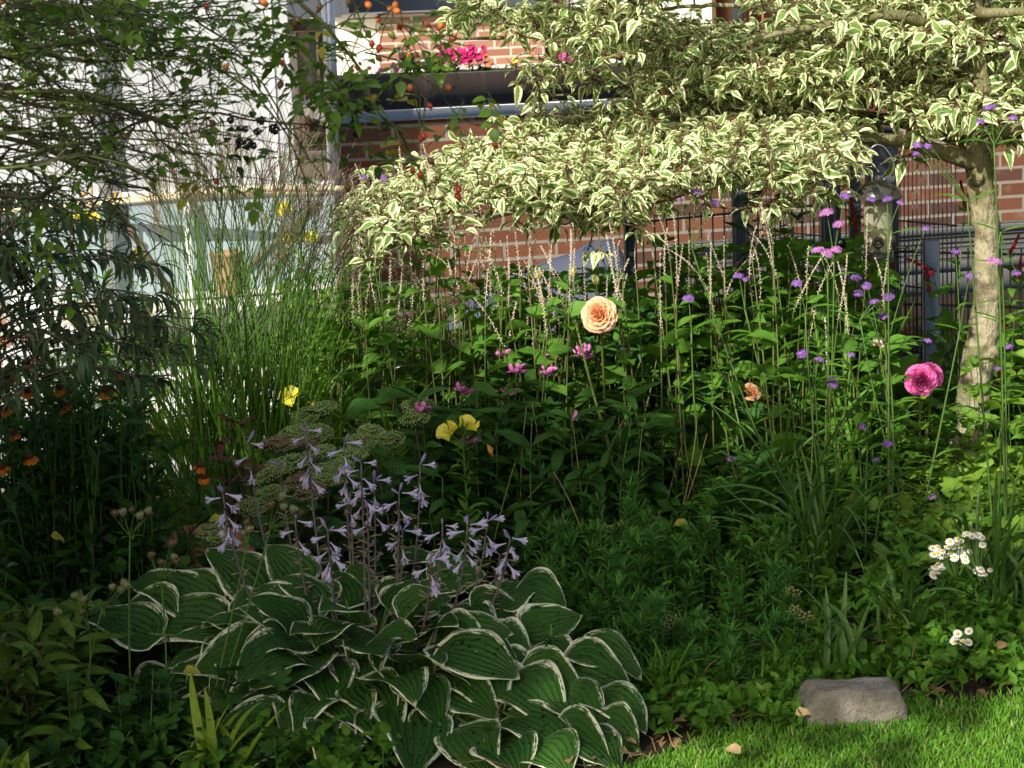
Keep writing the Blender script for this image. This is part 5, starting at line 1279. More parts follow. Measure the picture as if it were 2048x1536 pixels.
# ------------------------------------------------------------------ red knotweed near the trunk
rk = thing('red_knotweed', 'knotweed with dark red flower spikes beside the sunlit tree trunk', 'perennial clump', gnd(W(1850, 900, 7.6)))
PM_r = petal_mat('red_floret', (.42, .025, .03), (.30, .015, .03), tr=.3)
def rspike(b, bend, ln): spike(b, bend, ln, 150, 1.6); b.v[:] = [v * [1.3, 1.3, 1] for v in b.v]
RS = [flower_mesh('flower_spike', lambda b, x=x: rspike(b, *x), PM_r) for x in ((.01, .07), (.05, .10), (.0, .09))]
ms, ml = MB(), MB()
for px, py, v_ in ((1930, 378, 2), (1868, 515, 1), (1858, 548, 0), (1800, 655, 0), (1708, 410, 2), (1715, 440, 0), (1718, 545, 0), (1968, 470, 2), (2020, 470, 0), (2015, 620, 0), (1992, 740, 0), (1785, 505, 0), (2038, 520, 0), (1560, 330, 0)):
    y = 7.55 + .1 * R.randn(); top = W(px, py, y); b0 = gnd(top) + [.08 * R.randn(), .05 * R.randn(), 0]; att = top - [0, 0, .06]
    leafy_stem(ms, ml, bez(b0, (b0 + att) / 2 + jit(.03), att, 10), 8, T_ovate, .13, .003, .9, .15, .3, False, .6, .4, 5); inst('flower_spike', RS[v_], rk, att, zframe((R.randn() * .4, -.1, 1), R.rand() * 6), 1.0)
for k in range(46):
    px = 1640 + 420 * R.rand(); y = 7.4 + .5 * R.rand(); b0 = gnd(W(px, 900, y)); top = W(px, 640 + 170 * R.rand(), y); leafy_stem(ms, ml, bez(b0, (b0 + top) / 2 + jit(.03), top, 9), 8, T_ovate, .14, .003, .9, .15, .3)
ml.build('foliage', L['persi'], rk); ms.build('stems', S['green'], rk)

# ------------------------------------------------------------------ pink turtlehead
tu = thing('turtlehead_clump', 'dark leaved clump with pink hooded turtlehead flowers in the bed middle', 'perennial clump', gnd(W(1080, 1000, 6.2)))
PM_p = petal_mat('turtlehead_petal', (.64, .16, .46), (.74, .28, .56), tip=(.80, .46, .68), base=(.50, .10, .32), tr=.35)
def turt(b):
    n = 10; prof = [(.0020, 0), (.0045, .004), (.0068, .010), (.0078, .016), (.0066, .022), (.0030, .0255), (.0004, .0265)]
    k = b.n; b.lathe(prof, (0, 0, 0), n=n, rnd=.5); v = b.v[-1]; v[:, 0] *= .85; v[:, 1] += .010 * (v[:, 2] / .0265) ** 2; v[:, 1] *= 1.0
    b.many(leaf_t(4, 2, w_ovate, .42, -.3, .8), frame([[0, -.55, .8]], (0, 1, .5)), np.array([[0, -.003, .010]]), np.array([.017]), np.array([.9]))
TF = flower_mesh('flower', turt, PM_p)
ms, ml, mbud = MB(), MB(), MB()
tclus = [(912, 693, 2), (1008, 712, 3), (1033, 745, 4), (1095, 750, 4), (1087, 713, 1), (1120, 690, 3), (1168, 715, 6), (925, 785, 3), (1018, 788, 2), (845, 823, 3), (945, 886, 3), (1142, 838, 1), (1258, 787, 1), (1000, 822, 1)]
for px, py, nf in tclus:
    y = 6.25 - (py - 750) * .0028 + R.randn() * .06; top = W(px, py, y); b0 = gnd(top) + [.06 * R.randn(), .05 * R.randn(), 0]
    p = bez(b0, (b0 + top) / 2 + jit(.02), top, 12); leafy_stem(ms, ml, p, 18, T_lance, .14, .003, .97, .03, .15, True, .65, .2, 5)
    for k in range(nf):
        a = k * 2.1 + R.rand(); d = unit(np.array([math.cos(a), math.sin(a) * .7 - .35, .75])); inst('flower', TF, tu, top + d * .004 + [0, 0, .004 * k - .006], zframe(d, R.rand() * 6), .95 + .25 * R.rand())
    for k in range(9):
        q = top + [R.randn() * .004, R.randn() * .004, .004 + .026 * k / 9]; mbud.lathe([(0, -.003), (.0028, -.001), (.003, .0015), (.001, .005), (0, .006)], q, (R.randn() * .5, R.randn() * .5, 1), 6)
for k in range(105):
    px = 830 + 480 * R.rand(); y = 5.95 + .5 * R.rand(); f = R.rand(); top = W(px, 790 + 250 * f, y - .25 * f); b0 = gnd(top) + [.04 * R.randn(), .04 * R.randn(), 0]
    leafy_stem(ms, ml, bez(b0, (b0 + top) / 2 + jit(.02), top, 10), 16, T_lance, .145, .0026, .97, .04, .15, True, .75, .25, 5)
ml.build('foliage', L['dark'], tu); ms.build('stems', S['green'], tu); mbud.build('buds', L['mid'], tu)

# ------------------------------------------------------------------ roses
def rose_bloom(b, size, n=48, op=1.0, ruf=.02):
    """Full garden rose facing +z: petals on a spiral from upright centre to reflexed rim."""
    for k in range(n):
        t = k / (n - 1); a = k * 2.39996; rr_ = size * .44 * t ** .8
        el = 1.45 - 1.45 * t ** 1.15 * op
        d = np.array([math.cos(a) * math.cos(el), math.sin(a) * math.cos(el), math.sin(el)])
        L_ = size * (.20 + .36 * t) ; wd = .42 + .22 * t
        tm = leaf_t(5, 6, lambda u: np.sin(np.pi * np.clip(u, 0, 1) ** 1.5 * .93 + .06) ** .6, wd, -.55 + .3 * t, -.9 + 1.7 * t, ruf * (1 + 1.5 * R.rand()), 0, ph=R.rand() * 6)
        p = np.array([math.cos(a) * rr_ * .55, math.sin(a) * rr_ * .55, -.14 * size * t])
        b.many(tm, frame(d, -np.array([math.cos(a), math.sin(a), -.5]), R.randn() * .15), p[None], np.array([L_]), np.array([.15 + .75 * t + .1 * R.rand()]))
PM_ap = petal_mat('apricot_rose_petal', (.84, .33, .09), (.88, .54, .33), tip=(.88, .58, .38), base=(.70, .18, .015), tr=.4)
PM_pk = petal_mat('pink_rose_petal', (.60, .02, .19), (.70, .06, .30), tip=(.78, .16, .42), tr=.3)
PM_pp = petal_mat('pale_pink_petal', (.76, .30, .42), (.80, .45, .52), tip=(.84, .62, .64), tr=.4)
T_rl2 = T_round
def rose_leaves(ml, ms, p0, n, size, spread=.10):
    for k in range(n):
        d = rand_dirs(1, -.3, .7)[0] * [1, .8, 1]; rose_leaf(ml, ms, p0 + jit(spread * .4), d, size * (.8 + .4 * R.rand()), unit(np.array([0, -.3, 1.0])), 5)
ar = thing('apricot_rose', 'rose bush with one full apricot bloom and round green buds', 'rose bush', gnd(W(1200, 900, 6.5)))
bm_ = MB(); rose_bloom(bm_, .066, 60, 1.0, .03); AB = bm_.build('bloom', PM_ap, link=False)
q = W(1200, 629, 6.12); nd = unit(np.array([.05, -.95, .25])); inst('bloom', AB, ar, q, zframe(nd, .6), 1.0)
ms, ml = MB(), MB(); b0 = gnd(W(1195, 900, 6.5))
ms.tube(bez(b0, b0 * .5 + q * .5 + [.03, .05, 0], q + [0, .03, -.012], 14), np.linspace(.006, .003, 14), 7)
BUDM = None
bd = MB(); bd.lathe([(.0015, -.006), (.006, -.004), (.0085, .003), (.0075, .010), (.0035, .018), (.0, .022)], (0, 0, 0), n=12)
for k in range(5): a = k * 1.257; bd.tube([[math.cos(a) * .007, math.sin(a) * .007, .002], [math.cos(a) * .0082, math.sin(a) * .0082, .010], [math.cos(a) * .004, math.sin(a) * .004, .022]], [.002, .0018, .0004], 4)
BD = bd.build('bud', stem_mat('rose_bud_green', (.18, .24, .06), (.28, .22, .07)), link=False)
for px, py in ((1078, 556), (1146, 548), (1193, 566)):
    t_ = W(px, py, 6.45); inst('bud', BD, ar, t_, zframe((R.randn() * .15, -.1, 1)), 1.15); b1 = b0 * .4 + t_ * .6 + [0, 0, -.05]; ms.tube(bez(b0, b1, t_ - [0, 0, .006], 12), np.linspace(.005, .002, 12), 6)
for px, py, n_ in ((1230, 660, 5), (1160, 650, 4), (1260, 640, 3), (1130, 600, 3), (1100, 640, 4), (1290, 700, 4), (1200, 700, 4), (1250, 720, 4), (1170, 580, 2), (1140, 690, 4), (1320, 660, 3), (1230, 760, 4)):
    p0 = W(px, py, 6.56 + .03 * R.randn()); rose_leaves(ml, ms, p0, n_, .10, .06); ms.tube(bez(b0, b0 * .4 + p0 * .6 + jit(.03), p0, 8), np.linspace(.003, .0015, 8), 5, cap=False)
ml.build('foliage', L['bluegreen'], ar); ms.build('canes', S['cane_green'], ar)
ar2 = thing('apricot_rose', 'half open apricot rose on a long cane low in the lit leaves right of centre', 'rose bush', gnd(W(1500, 1000, 6.3)))
bm_ = MB(); rose_bloom(bm_, .042, 18, .45); q = W(1503, 785, 6.3); inst('bloom', bm_.build('bloom', PM_ap, link=False), ar2, q, zframe((.35, -.75, .45), 1.0), 1.0)
ms, ml = MB(), MB(); b0 = gnd(W(1760, 1000, 6.45)); ms.tube(bez(b0, W(1620, 800, 6.4), q + [0, .012, -.012], 14), np.linspace(.005, .0025, 14), 6)
b1 = gnd(W(1270, 1000, 6.1)); ms.tube(spline([b1, W(1240, 960, 6.1), W(1190, 800, 6.15), W(1150, 640, 6.3)], 14), np.linspace(.006, .003, 14), 7)
for px, py, n_ in ((1470, 820, 3), (1540, 830, 4), (1580, 780, 3), (1440, 780, 3), (1600, 850, 4), (1520, 870, 4), (1400, 860, 4), (1350, 820, 3)): rose_leaves(ml, ms, W(px, py, 6.45), n_, .10, .07)
ml.build('foliage', L['bluegreen'], ar2); ms.build('canes', S['cane_green'], ar2)
pr = thing('pink_rose', 'rose bush with two touching deep pink blooms left of the tree trunk', 'rose bush', gnd(W(1830, 950, 6.75)))
bm_ = MB(); rose_bloom(bm_, .064, 95, 1.0, .07); PB = bm_.build('bloom', PM_pk, link=False)
b0 = gnd(W(1830, 950, 6.75)); ms, ml = MB(), MB()
for px, py, nd, s_ in ((1841, 759, (-.2, -.9, .3), 1.0), (1868, 746, (.5, -.6, .55), .85)):
    q = W(px, py, 6.68 + (.05 if px > 1850 else 0)); inst('bloom', PB, pr, q, zframe(unit(np.array(nd)), R.rand() * 6), s_); ms.tube(bez(b0, (b0 + q) / 2 + [.02, .04, 0], q + [0, .025, -.01], 12), np.linspace(.0055, .003, 12), 6)
for px, py, n_ in ((1760, 800, 3), (1800, 830, 5), (1850, 830, 4), (1880, 810, 3), (1740, 850, 4), (1790, 880, 4), (1840, 880, 4), (1700, 820, 3), (1870, 860, 3)):
    p0 = W(px, py + 25, 6.74 + .04 * R.randn()); rose_leaves(ml, ms, p0, n_, .10, .07); ms.tube(bez(b0, (b0 + p0) / 2 + jit(.03), p0, 8), np.linspace(.003, .0015, 8), 5, cap=False)
ml.build('foliage', L['mid'], pr); ms.build('canes', S['cane_green'], pr)
pp = thing('pink_rose', 'small pale pink rose fading on a thin stem left of the deep pink roses', 'rose bush', gnd(W(1760, 950, 6.6)))
bm_ = MB(); rose_bloom(bm_, .026, 20, .6); q = W(1756, 688, 6.6); inst('bloom', bm_.build('bloom', PM_pp, link=False), pp, q, zframe((.1, -.5, .85)), 1.0)
ms, ml = MB(), MB(); b0 = gnd(W(1770, 950, 6.6)); ms.tube(bez(b0, (b0 + q) / 2 + [.03, 0, 0], q - [0, 0, .008], 12), np.linspace(.004, .002, 12), 6)
for py in (740, 780, 840): rose_leaves(ml, ms, W(1760, py, 6.6), 3, .09, .05)
inst('withered_flower', WILT, pp, W(1752, 816, 6.55), zframe((-.6, -.4, .5)), .9)
ml.build('foliage', L['bluegreen'], pp); ms.build('canes', S['cane_green'], pp)

# ------------------------------------------------------------------ verbena
PM_v = petal_mat('verbena_floret', (.20, .07, .36), (.36, .15, .52), tip=(.52, .30, .66), tr=.35)
PM_v2 = petal_mat('pink_verbena_floret', (.44, .15, .42), (.54, .22, .52), tip=(.60, .36, .66), tr=.35)
def vhead(b, n, r0):
    for k in range(n):
        t = (k + .5) / n; el = math.acos(1 - t * .95); a = k * 2.39996; d = np.array([math.sin(el) * math.cos(a), math.sin(el) * math.sin(a), math.cos(el) * .75 + .2]); p = d * r0 * [1, 1, .75]
        b.tube([p * .45, p * .98], [.0008, .0011], 4, rnd=.05, cap=False)
        f = zframe(unit(d + jit(.3)), R.rand() * 6)
        V, Q, UV = [], [], []
        for j in range(5):
            aa = j * 1.257; c1 = f @ np.array([math.cos(aa - .45), math.sin(aa - .45), .12]); c2 = f @ np.array([math.cos(aa + .45), math.sin(aa + .45), .12]); c3 = f @ np.array([math.cos(aa), math.sin(aa), .1])
            V += [p, p + c1 * .0024, p + c3 * .0040, p + c2 * .0024]; Q.append([4 * j, 4 * j + 1, 4 * j + 2, 4 * j + 3]); UV += [(0, .5), (.6, 0), (1, .5), (.6, 1)]
        b.add(np.array(V), Q, None, np.array(UV), R.rand())
VH = [flower_mesh('flower_head', lambda b, x=x: vhead(b, *x), m) for x, m in (((40, .0145), PM_v), ((28, .012), PM_v), ((52, .017), PM_v2), ((18, .009), PM_v))]
def verbena(label, bx, y, groups):
    """groups: list of (node px,py, heads [(px,py,variant)])"""
    base = gnd(W(bx, 1000, y)); th = thing('verbena', label, 'verbena', base, 'tall purple verbena'); ms, ml = MB(), MB()
    for node, heads in groups:
        n_ = W(*node, y); p = bez(base, base * .45 + n_ * .55 + jit(.02), n_, 14); ms.tube(p, np.linspace(.0032, .0022, 14), 4)
        for i in (5, 9, 13):
            for s_ in (-1, 1):
                d = np.array([s_, R.randn() * .5, .15 + .3 * R.rand()]); ml.many(T_narrow[R.randint(2)], frame(d[None], (0, -.2, 1)), p[i][None], np.array([.06 + .05 * R.rand()]))
        for px, py, v_ in heads:
            h = W(px, py, y + R.randn() * .02); ms.tube(bez(n_, n_ * .4 + h * .6 - [(h[0] - n_[0]) * .15, 0, .0], h, 8), np.linspace(.0018, .0011, 8), 4, cap=False)
            inst('flower_head', VH[v_], th, h - [0, 0, .006], zframe((R.randn() * .15, -.25 + R.randn() * .12, 1), R.rand() * 6), .88 + .28 * R.rand())
    ms.build('stem', S['green'], th); ml.build('foliage', L['mid'], th)
verbena('tallest verbena in front of the right hand leaf tier and trunk', 2012, 6.0, [((2001, 464), [(1988, 522, 2), (2032, 543, 1)]), ((1988, 290), [(1980, 214, 0), (1961, 241, 1), (2026, 233, 1)])])
verbena('verbena leaning left across the trunk with small heads under the leaves', 1990, 6.1, [((1935, 405), [(1835, 288, 1), (1856, 290, 3), (1832, 305, 3)]), ((2000, 640), [(2018, 690, 3), (1995, 734, 3)])])
verbena('verbena with a cluster of three heads in front of the bird feeder', 1775, 6.15, [((1776, 470), [(1741, 397, 1), (1775, 396, 1), (1801, 402, 3)]), ((1775, 690), [(1853, 455, 1), (1855, 679, 3)])])
verbena('verbena with the largest pinkish heads left of the bird feeder', 1640, 6.1, [((1668, 520), [(1653, 424, 2), (1677, 447, 2), (1691, 390, 0)]), ((1655, 560), [(1637, 499, 2), (1655, 505, 2), (1672, 497, 2)])])
verbena('verbena with purple heads bunched just below the bird feeder', 1830, 6.2, [((1760, 690), [(1712, 554, 0), (1733, 569, 1), (1716, 585, 0)]), ((1720, 640), [(1749, 601, 0), (1777, 592, 0), (1768, 631, 0)]), ((1920, 660), [(1911, 501, 1), (1941, 549, 1)])])
verbena('verbena reaching left to three heads against the bare brick wall', 1600, 6.3, [((1385, 500), [(1392, 382, 0), (1360, 397, 3), (1429, 404, 1)]), ((1490, 620), [(1477, 550, 0), (1490, 556, 3)])])
verbena('verbena with a flat violet head above the dark leaves right of the apricot rose', 1420, 6.2, [((1383, 660), [(1377, 595, 0)]), ((1440, 960), [(1462, 916, 1)])])
verbena('verbena with dark violet heads close to the pale pink rose', 1655, 6.0, [((1668, 800), [(1664, 756, 0), (1664, 768, 0)]), ((1630, 770), [(1606, 705, 0), (1638, 717, 1)]), ((1610, 620), [(1594, 565, 0)]), ((1700, 740), [(1701, 707, 3)])])
verbena('low verbena with small heads among the ground leaves left of the trunk', 1730, 5.9, [((1735, 900), [(1725, 851, 1), (1775, 886, 1)]), ((1760, 940), [(1752, 917, 3), (1865, 990, 3)])])
verbena('far verbena with dark purple heads left of the cream leaf tier', 760, 7.4, [((752, 420), [(765, 354, 0), (727, 352, 1), (771, 361, 1)])])

# ------------------------------------------------------------------ sedum
se = thing('sedum_clump', 'sedum with flat heads of tight pale green buds behind the hosta flowers', 'perennial clump', gnd(W(650, 1000, 5.85)))
PM_s = leaf_mat('sedum_bud', (.13, .21, .06), (.24, .30, .10), .15, .6, .3)
PM_s2 = leaf_mat('brown_sedum_bud', (.20, .17, .08), (.17, .12, .07), .15, .6, .3)
def sed(b, n):
    for k in range(n):
        t = (k + .5) / n; r_ = .040 * math.sqrt(t); a = k * 2.39996; sub = .006 * math.cos(r_ * 330 + a * 2)
        p = np.array([math.cos(a) * r_ * 1.15, math.sin(a) * r_ * 1.0, .012 * (1 - t) + sub * .6 + R.randn() * .0012]); b.lathe([(0, -.0022), (.0019, -.0008), (.0022, .0009), (.0008, .0032), (0, .0036)], p, (R.randn() * .3, R.randn() * .3, 1), 5)
SH = [flower_mesh('flower_head', lambda b, n=n: sed(b, n), m) for n, m in ((210, PM_s), (170, PM_s), (180, PM_s2))]
ms, ml = MB(), MB()
for px, py, v_ in ((645, 818, 0), (612, 832, 1), (838, 815, 0), (830, 838, 1), (745, 865, 0), (722, 885, 0), (780, 880, 1), (585, 872, 0), (560, 890, 2), (600, 885, 2), (635, 868, 0), (540, 950, 0), (560, 935, 1), (545, 985, 0), (620, 985, 2), (650, 945, 1), (598, 965, 2), (700, 912, 0), (640, 905, 0), (655, 960, 0), (505, 1015, 1), (425, 1065, 1), (590, 925, 1), (680, 935, 1), (440, 1085, 1), (560, 1120, 1)):
    y = 5.9 - (py - 850) * .0022; h = W(px, py, y); b0 = gnd(h) + [.07 * R.randn(), .05 * R.randn(), 0]
    p = bez(b0, (b0 + h) / 2 + jit(.02), h - [0, 0, .02], 9); leafy_stem(ms, ml, p, 9, T_round, .075, .0035, .9, .0, .2, False, .8, .3, 5)
    for k in range(6): e = h + [R.randn() * .018, R.randn() * .018, -.002]; ms.tube([p[-1], e], [.0013, .001], 3, cap=False)
    inst('flower_head', SH[v_], se, h, zframe((R.randn() * .15, -.3 + R.randn() * .15, 1), R.rand() * 6), .85 + .25 * R.rand())
ml.build('foliage', L['bluegreen'], se); ms.build('stems', S['brown'], se)
bl = thing('comfrey_plant', 'plant with one broad dark crinkled leaf right of the sedum heads', 'plant', gnd(W(740, 1020, 5.75))); ml, ms = MB(), MB()
TB = [leaf_t(14, 10, w_ovate, .30, .12, .6, .03, 0, .006, 6)]
for px, py, d_, s_ in ((690, 1000, (.9, -.3, .15), .22), (760, 990, (-.9, -.4, .05), .24), (640, 1050, (.3, -.8, .1), .2), (730, 815, (.8, -.2, .3), .13), (790, 790, (.8, -.2, .2), .12)):
    q = W(px, py, 5.85 if py > 900 else 6.1); fr = frame(d_, (0, -.5, 1), 0); ml.many(TB[0], fr, (q - fr[0][:, 1] * s_ * .5)[None], np.array([s_])); ms.tube(bez(gnd(q) + jit(.02) * [1, 1, 0], q - [0, 0, .1], q - fr[0][:, 1] * s_ * .5, 7), .003, 5, cap=False)
ml.build('foliage', L['dark'], bl); ms.build('stems', S['green'], bl)

# ------------------------------------------------------------------ bird feeder hanging in the tree
fy = 6.9
fp = W(1757, 540, fy)
bf = thing('bird_feeder', 'clear tube bird feeder with dark domed lid hanging under the leaf tier', 'bird feeder', fp)
def fz(py): return W(1757, py, fy)[2]
cx = np.array([fp[0], fp[1], 0]); rt = 28 / FPX * 7.1
def glass_tube():
    t = NT('smoky_plastic_tube'); p = t.obj(); t.base((.36, .34, .24), .15, .5)
    tr = t.new('ShaderNodeBsdfTransparent'); tr.inputs[0].default_value = (.78, .76, .62, 1); m = t.new('ShaderNodeMixShader'); m.inputs[0].default_value = .45
    t.l.new(t.b.outputs[0], m.inputs[1]); t.l.new(tr.outputs[0], m.inputs[2]); t.l.new(m.outputs[0], t.out.inputs[0]); return t.m
lid_m = plain_mat('dark_feeder_lid', (.030, .030, .024), (.045, .045, .036), .3, .5, 0, 60, .05)
b = MB(); b.lathe([(rt, 0), (rt, fz(392) - fz(506))], cx + [0, 0, fz(506)], n=28); b.build('tube', glass_tube(), bf)
b = MB(); h = fz(360) - fz(394); b.lathe([(rt * 1.66, -.004), (rt * 1.68, 0), (rt * 1.5, h * .35), (rt * 1.15, h * .7), (rt * .6, h * .95), (0, h)], cx + [0, 0, fz(394)], n=32); b.build('lid', lid_m, bf)
b = MB(); h = fz(505) - fz(524); b.lathe([(0, 0), (rt * 1.05, 0), (rt * 1.10, h * .5), (rt * 1.05, h + .004), (rt * .9, h + .004)], cx + [0, 0, fz(524)], n=28); b.build('base_cup', lid_m, bf)
seed = plain_mat('bird_seed', (.30, .20, .09), (.42, .30, .14), .9, .2, 0, 160, .8)
b = MB(); hh = fz(462) - fz(506); b.lathe([(0, 0), (rt * .93, 0), (rt * .93, hh * .6), (rt * .5, hh * .85), (0, hh)], cx + [rt * .0, 0, fz(506) + .003], n=24); b.v[0] += R.randn(*b.v[0].shape) * .0006; b.build('seed', seed, bf)
for ang in (-1.75, -.1):
    d = np.array([math.cos(ang), math.sin(ang), 0]); c = cx + d * rt + [0, 0, fz(482)]
    b = MB(); b.lathe([(.017, -.004), (.018, .002), (.014, .007), (.0095, .008), (.0085, .001), (0, -.003)], c, d, 20); pt = b.build('feeding_port', lid_m, bf)
    b = MB(); b.tube([c - [0, 0, .022], c - [0, 0, .022] + d * .05], .004, 8); b.lathe([(0, 0), (.012, .001), (.012, .004), (0, .005)], c + d * .05 - [0, 0, .024], n=12); b.build('perch', lid_m, pt)
b = MB(); za = fz(366); hw = rt * 1.12; ht = fz(292)
b.tube(spline([cx + [-hw, 0, za], cx + [-hw * .98, 0, za + (ht - za) * .6], cx + [-hw * .5, 0, ht - .01], cx + [0, 0, ht + .004], cx + [hw * .5, 0, ht - .008], cx + [hw * .98, 0, za + (ht - za) * .55], cx + [hw, 0, za]], 30), .0016, 6); b.build('handle', M['alu'], bf)

# ------------------------------------------------------------------ boulder
bp = G(1700, 1446); b = MB()
def rock_mat():
    t = NT('rough_fieldstone'); p = t.obj(); n = t.noise(14.0, 6, p, .68); m = t.noise(55.0, 5, p, .7); k = t.noise(5.0, 3, p)
    col = t.mix(t.ramp(n, .3, .7), (.15, .135, .105), (.28, .255, .20)); col = t.mix(t.ramp(k, .5, .7), col, (.21, .19, .15)); col = t.mix(t.ramp(m, .56, .72), col, (.11, .09, .07)); col = t.mix(t.ramp(m, .32, .22), col, (.40, .36, .30))
    t.base(col, .92, .2); t.bump(t.math('ADD', n, t.math('MULTIPLY', m, .6)), 1.0, .02); return t.m
w_ = G(1800, 1440)[0] - G(1602, 1440)[0]; hz = W(1700, 1352, bp[1] + .07)[2] * .93
import bmesh
Rb = np.random.RandomState(2); hp = []
for x, y, z in ((-.52, -.02, 0), (-.50, .8, 0), (-.34, -.02, .62), (-.30, .1, .98), (-.33, .8, .9), (-.1, -.04, .84), (.0, .02, 1.02), (.1, .5, 1.0), (.30, -.02, .90), (.44, .1, .98), (.47, .8, .9), (.50, .0, .45), (.52, .05, 0), (.49, .8, 0), (.2, -.12, .0), (-.2, -.12, .0), (.25, -.10, .45), (-.15, -.10, .35)):
    hp.append(bp + [x * w_, y * .15, z * hz - (.02 if z == 0 else 0)])
bm = bmesh.new()
for p_ in hp: bm.verts.new(p_)
bmesh.ops.convex_hull(bm, input=bm.verts); bmesh.ops.triangulate(bm, faces=bm.faces)
bmesh.ops.bevel(bm, geom=list(bm.edges), offset=.0035, segments=1, affect='EDGES', profile=.6)
bmesh.ops.triangulate(bm, faces=bm.faces)
for k in range(3):
    lg = [e for e in bm.edges if e.calc_length() > .010]
    if lg: bmesh.ops.subdivide_edges(bm, edges=lg, cuts=1, use_grid_fill=True)
    bmesh.ops.triangulate(bm, faces=bm.faces)
bm.verts.ensure_lookup_table(); bm.faces.ensure_lookup_table(); V = np.array([v.co[:] for v in bm.verts]); V = bp + (V - bp) * [1.14, 1.0, .92]; q_ = V - bp
nn_ = sum((np.sin(q_ @ Rb.randn(3) * f_ + Rb.rand() * 6) / f_ for f_ in (25, 32, 45, 60, 80, 110, 150, 200, 260, 330)), 0) * .055
cen = bp + [0, .06, hz * .4]; V = V + unit(V - cen) * (nn_[:, None] + Rb.randn(len(V), 1) * .0005)
b.add(V, None, [[v.index for v in f.verts] for f in bm.faces]); bm.free()
bo = b.build('boulder', rock_mat(), None, smooth=True, fix_normals=True); _props(bo, 'rough grey brown stone at the edge of the lawn', 'stone')

# ------------------------------------------------------------------ lawn grass
def grass_mat():
    t = NT('lawn_blade'); r = t.rnd(); s = t.sep(t.uv()); n = t.noise(2.5, 3, t.geo())
    col = t.mix(r, (.062, .20, .012), (.125, .29, .026)); col = t.mix(t.ramp(n, .35, .65), col, (.10, .24, .018)); col = t.mix(t.ramp(r, .965, .98), col, (.35, .30, .12))
    t.base(col, .5, .3); t.translucent(col, .35); return t.m
b = MB(); N = 120000; Rg = np.random.RandomState(3)
x = -.2 + 2.6 * Rg.rand(N); y = 3.7 + 1.75 * Rg.rand(N); e = edge_y(x); keep = y < e + .05 * Rg.rand(N) + .03 * np.sin(x * 17) - .01; x, y = x[keep], y[keep]; N = len(x)
edge_d = np.clip((edge_y(x) - y) / .06, 0, 1)
h = (.010 + .013 * Rg.rand(N)) * (1.45 - .45 * edge_d); d = np.stack([Rg.randn(N) * .42, Rg.randn(N) * .42, np.ones(N)], 1)
tm = leaf_t(3, 1, lambda u: (1 - u) ** .6, .5, 0, .7)
b.many(tm, frame(d, np.stack([Rg.randn(N), Rg.randn(N) - .4, np.full(N, .3)], 1)), np.stack([x, y, np.full(N, -.002)], 1), np.stack([.0030 + .0022 * Rg.rand(N), h, h], 1), Rg.rand(N))
_props(b.build('lawn_grass', grass_mat()), 'short bright green lawn grass in front of the flower bed', 'grass', kind='stuff')

# ------------------------------------------------------------------ feathery spurge between hosta and grasses
def spurge(label, boxes, dens, hscale=1.0, lm='spurge'):
    th = thing('spurge_plant', label, 'spurge', gnd(W((boxes[0][0] + boxes[0][2]) / 2, 1100, 5.6)), 'feathery green spurge'); ms, ml = MB(), MB()
    for x0, y0, x1, y1, ya, yb, n in boxes:
        for k in range(n):
            px = x0 + (x1 - x0) * R.rand(); t = R.rand(); py = y0 + (y1 - y0) * t; y = ya + (yb - ya) * t + R.randn() * .05; top = W(px, py - 75 * R.rand() ** 3 + 20, y); b0 = gnd(top) + [.05 * R.randn(), .06 + .05 * R.randn(), 0]
            if top[2] < .03: continue
            p = bez(b0, (b0 + top) / 2 + jit(.02), top, 10); leafy_stem(ms, ml, p, 46, T_narrow, .050, .0018, .85, -.15, .25, False, .8, .2)
            e = 14; ml.many(T_narrow[0], frame(unit(rand_dirs(e, .2, 1.3))), np.repeat(top[None], e, 0), .026 + .018 * R.rand(e), .75 + .25 * R.rand(e))
    ml.build('foliage', L[lm], th); ms.build('stems', S['green'], th)
spurge('feathery green spurge mass between the hosta and the arching grass', [(1080, 1000, 1330, 1280, 5.9, 5.0, 85), (1040, 960, 1300, 1100, 6.0, 5.6, 30)], 1)
spurge('feathery spurge patch behind the boulder under the verbena stems', [(1320, 1010, 1600, 1360, 5.85, 4.95, 75)], 1)
ws = thing('wood_spurge', 'spurge rosette of dark narrow leaves below the half open apricot rose', 'spurge', gnd(W(1500, 1050, 6.0))); ms, ml = MB(), MB()
for px, py in ((1475, 930), (1510, 925), (1545, 960), (1450, 975), (1500, 990), (1560, 930), (1580, 990), (1440, 1010)):
    top = W(px, py, 5.95); b0 = gnd(top); leafy_stem(ms, ml, bez(b0, (b0 + top) / 2 + jit(.02), top, 8), 50, T_lance[:1], .075, .003, .9, .0, .4, False, .9, .2)
ml.build('foliage', L['spurge'], ws); ms.build('stems', S['brown'], ws)
PM_e = petal_mat('spurge_bract', (.24, .22, .08), (.20, .24, .07), tip=(.32, .20, .10))
sb = MB()
for k in range(16): a = k * 2.4; d = np.array([math.cos(a), math.sin(a), .5]); sb.many(T_round[0], frame(d[None]), d[None] * .012 * math.sqrt(k / 4), np.array([.012]))
SBR = sb.build('flower_head', PM_e, link=False)
sq = thing('spurge_flower', 'spurge stems with small pinkish brown bracts among the dark feathery leaves', 'spurge', gnd(W(1300, 1250, 5.4))); ms = MB()
for px, py in ((1245, 1055), (1212, 1062), (1345, 1245), (1325, 1262), (1590, 1225), (1612, 1240), (1585, 1190), (1420, 1050)):
    y = 5.75 - (py - 1050) * .003; h = W(px, py, y); ms.tube(bez(gnd(h) + jit(.03) * [1, 1, 0], h - [0, 0, .1], h, 8), .0016, 4); inst('flower_head', SBR, sq, h, zframe((R.randn() * .3, -.4, 1)), .6 + .25 * R.rand())
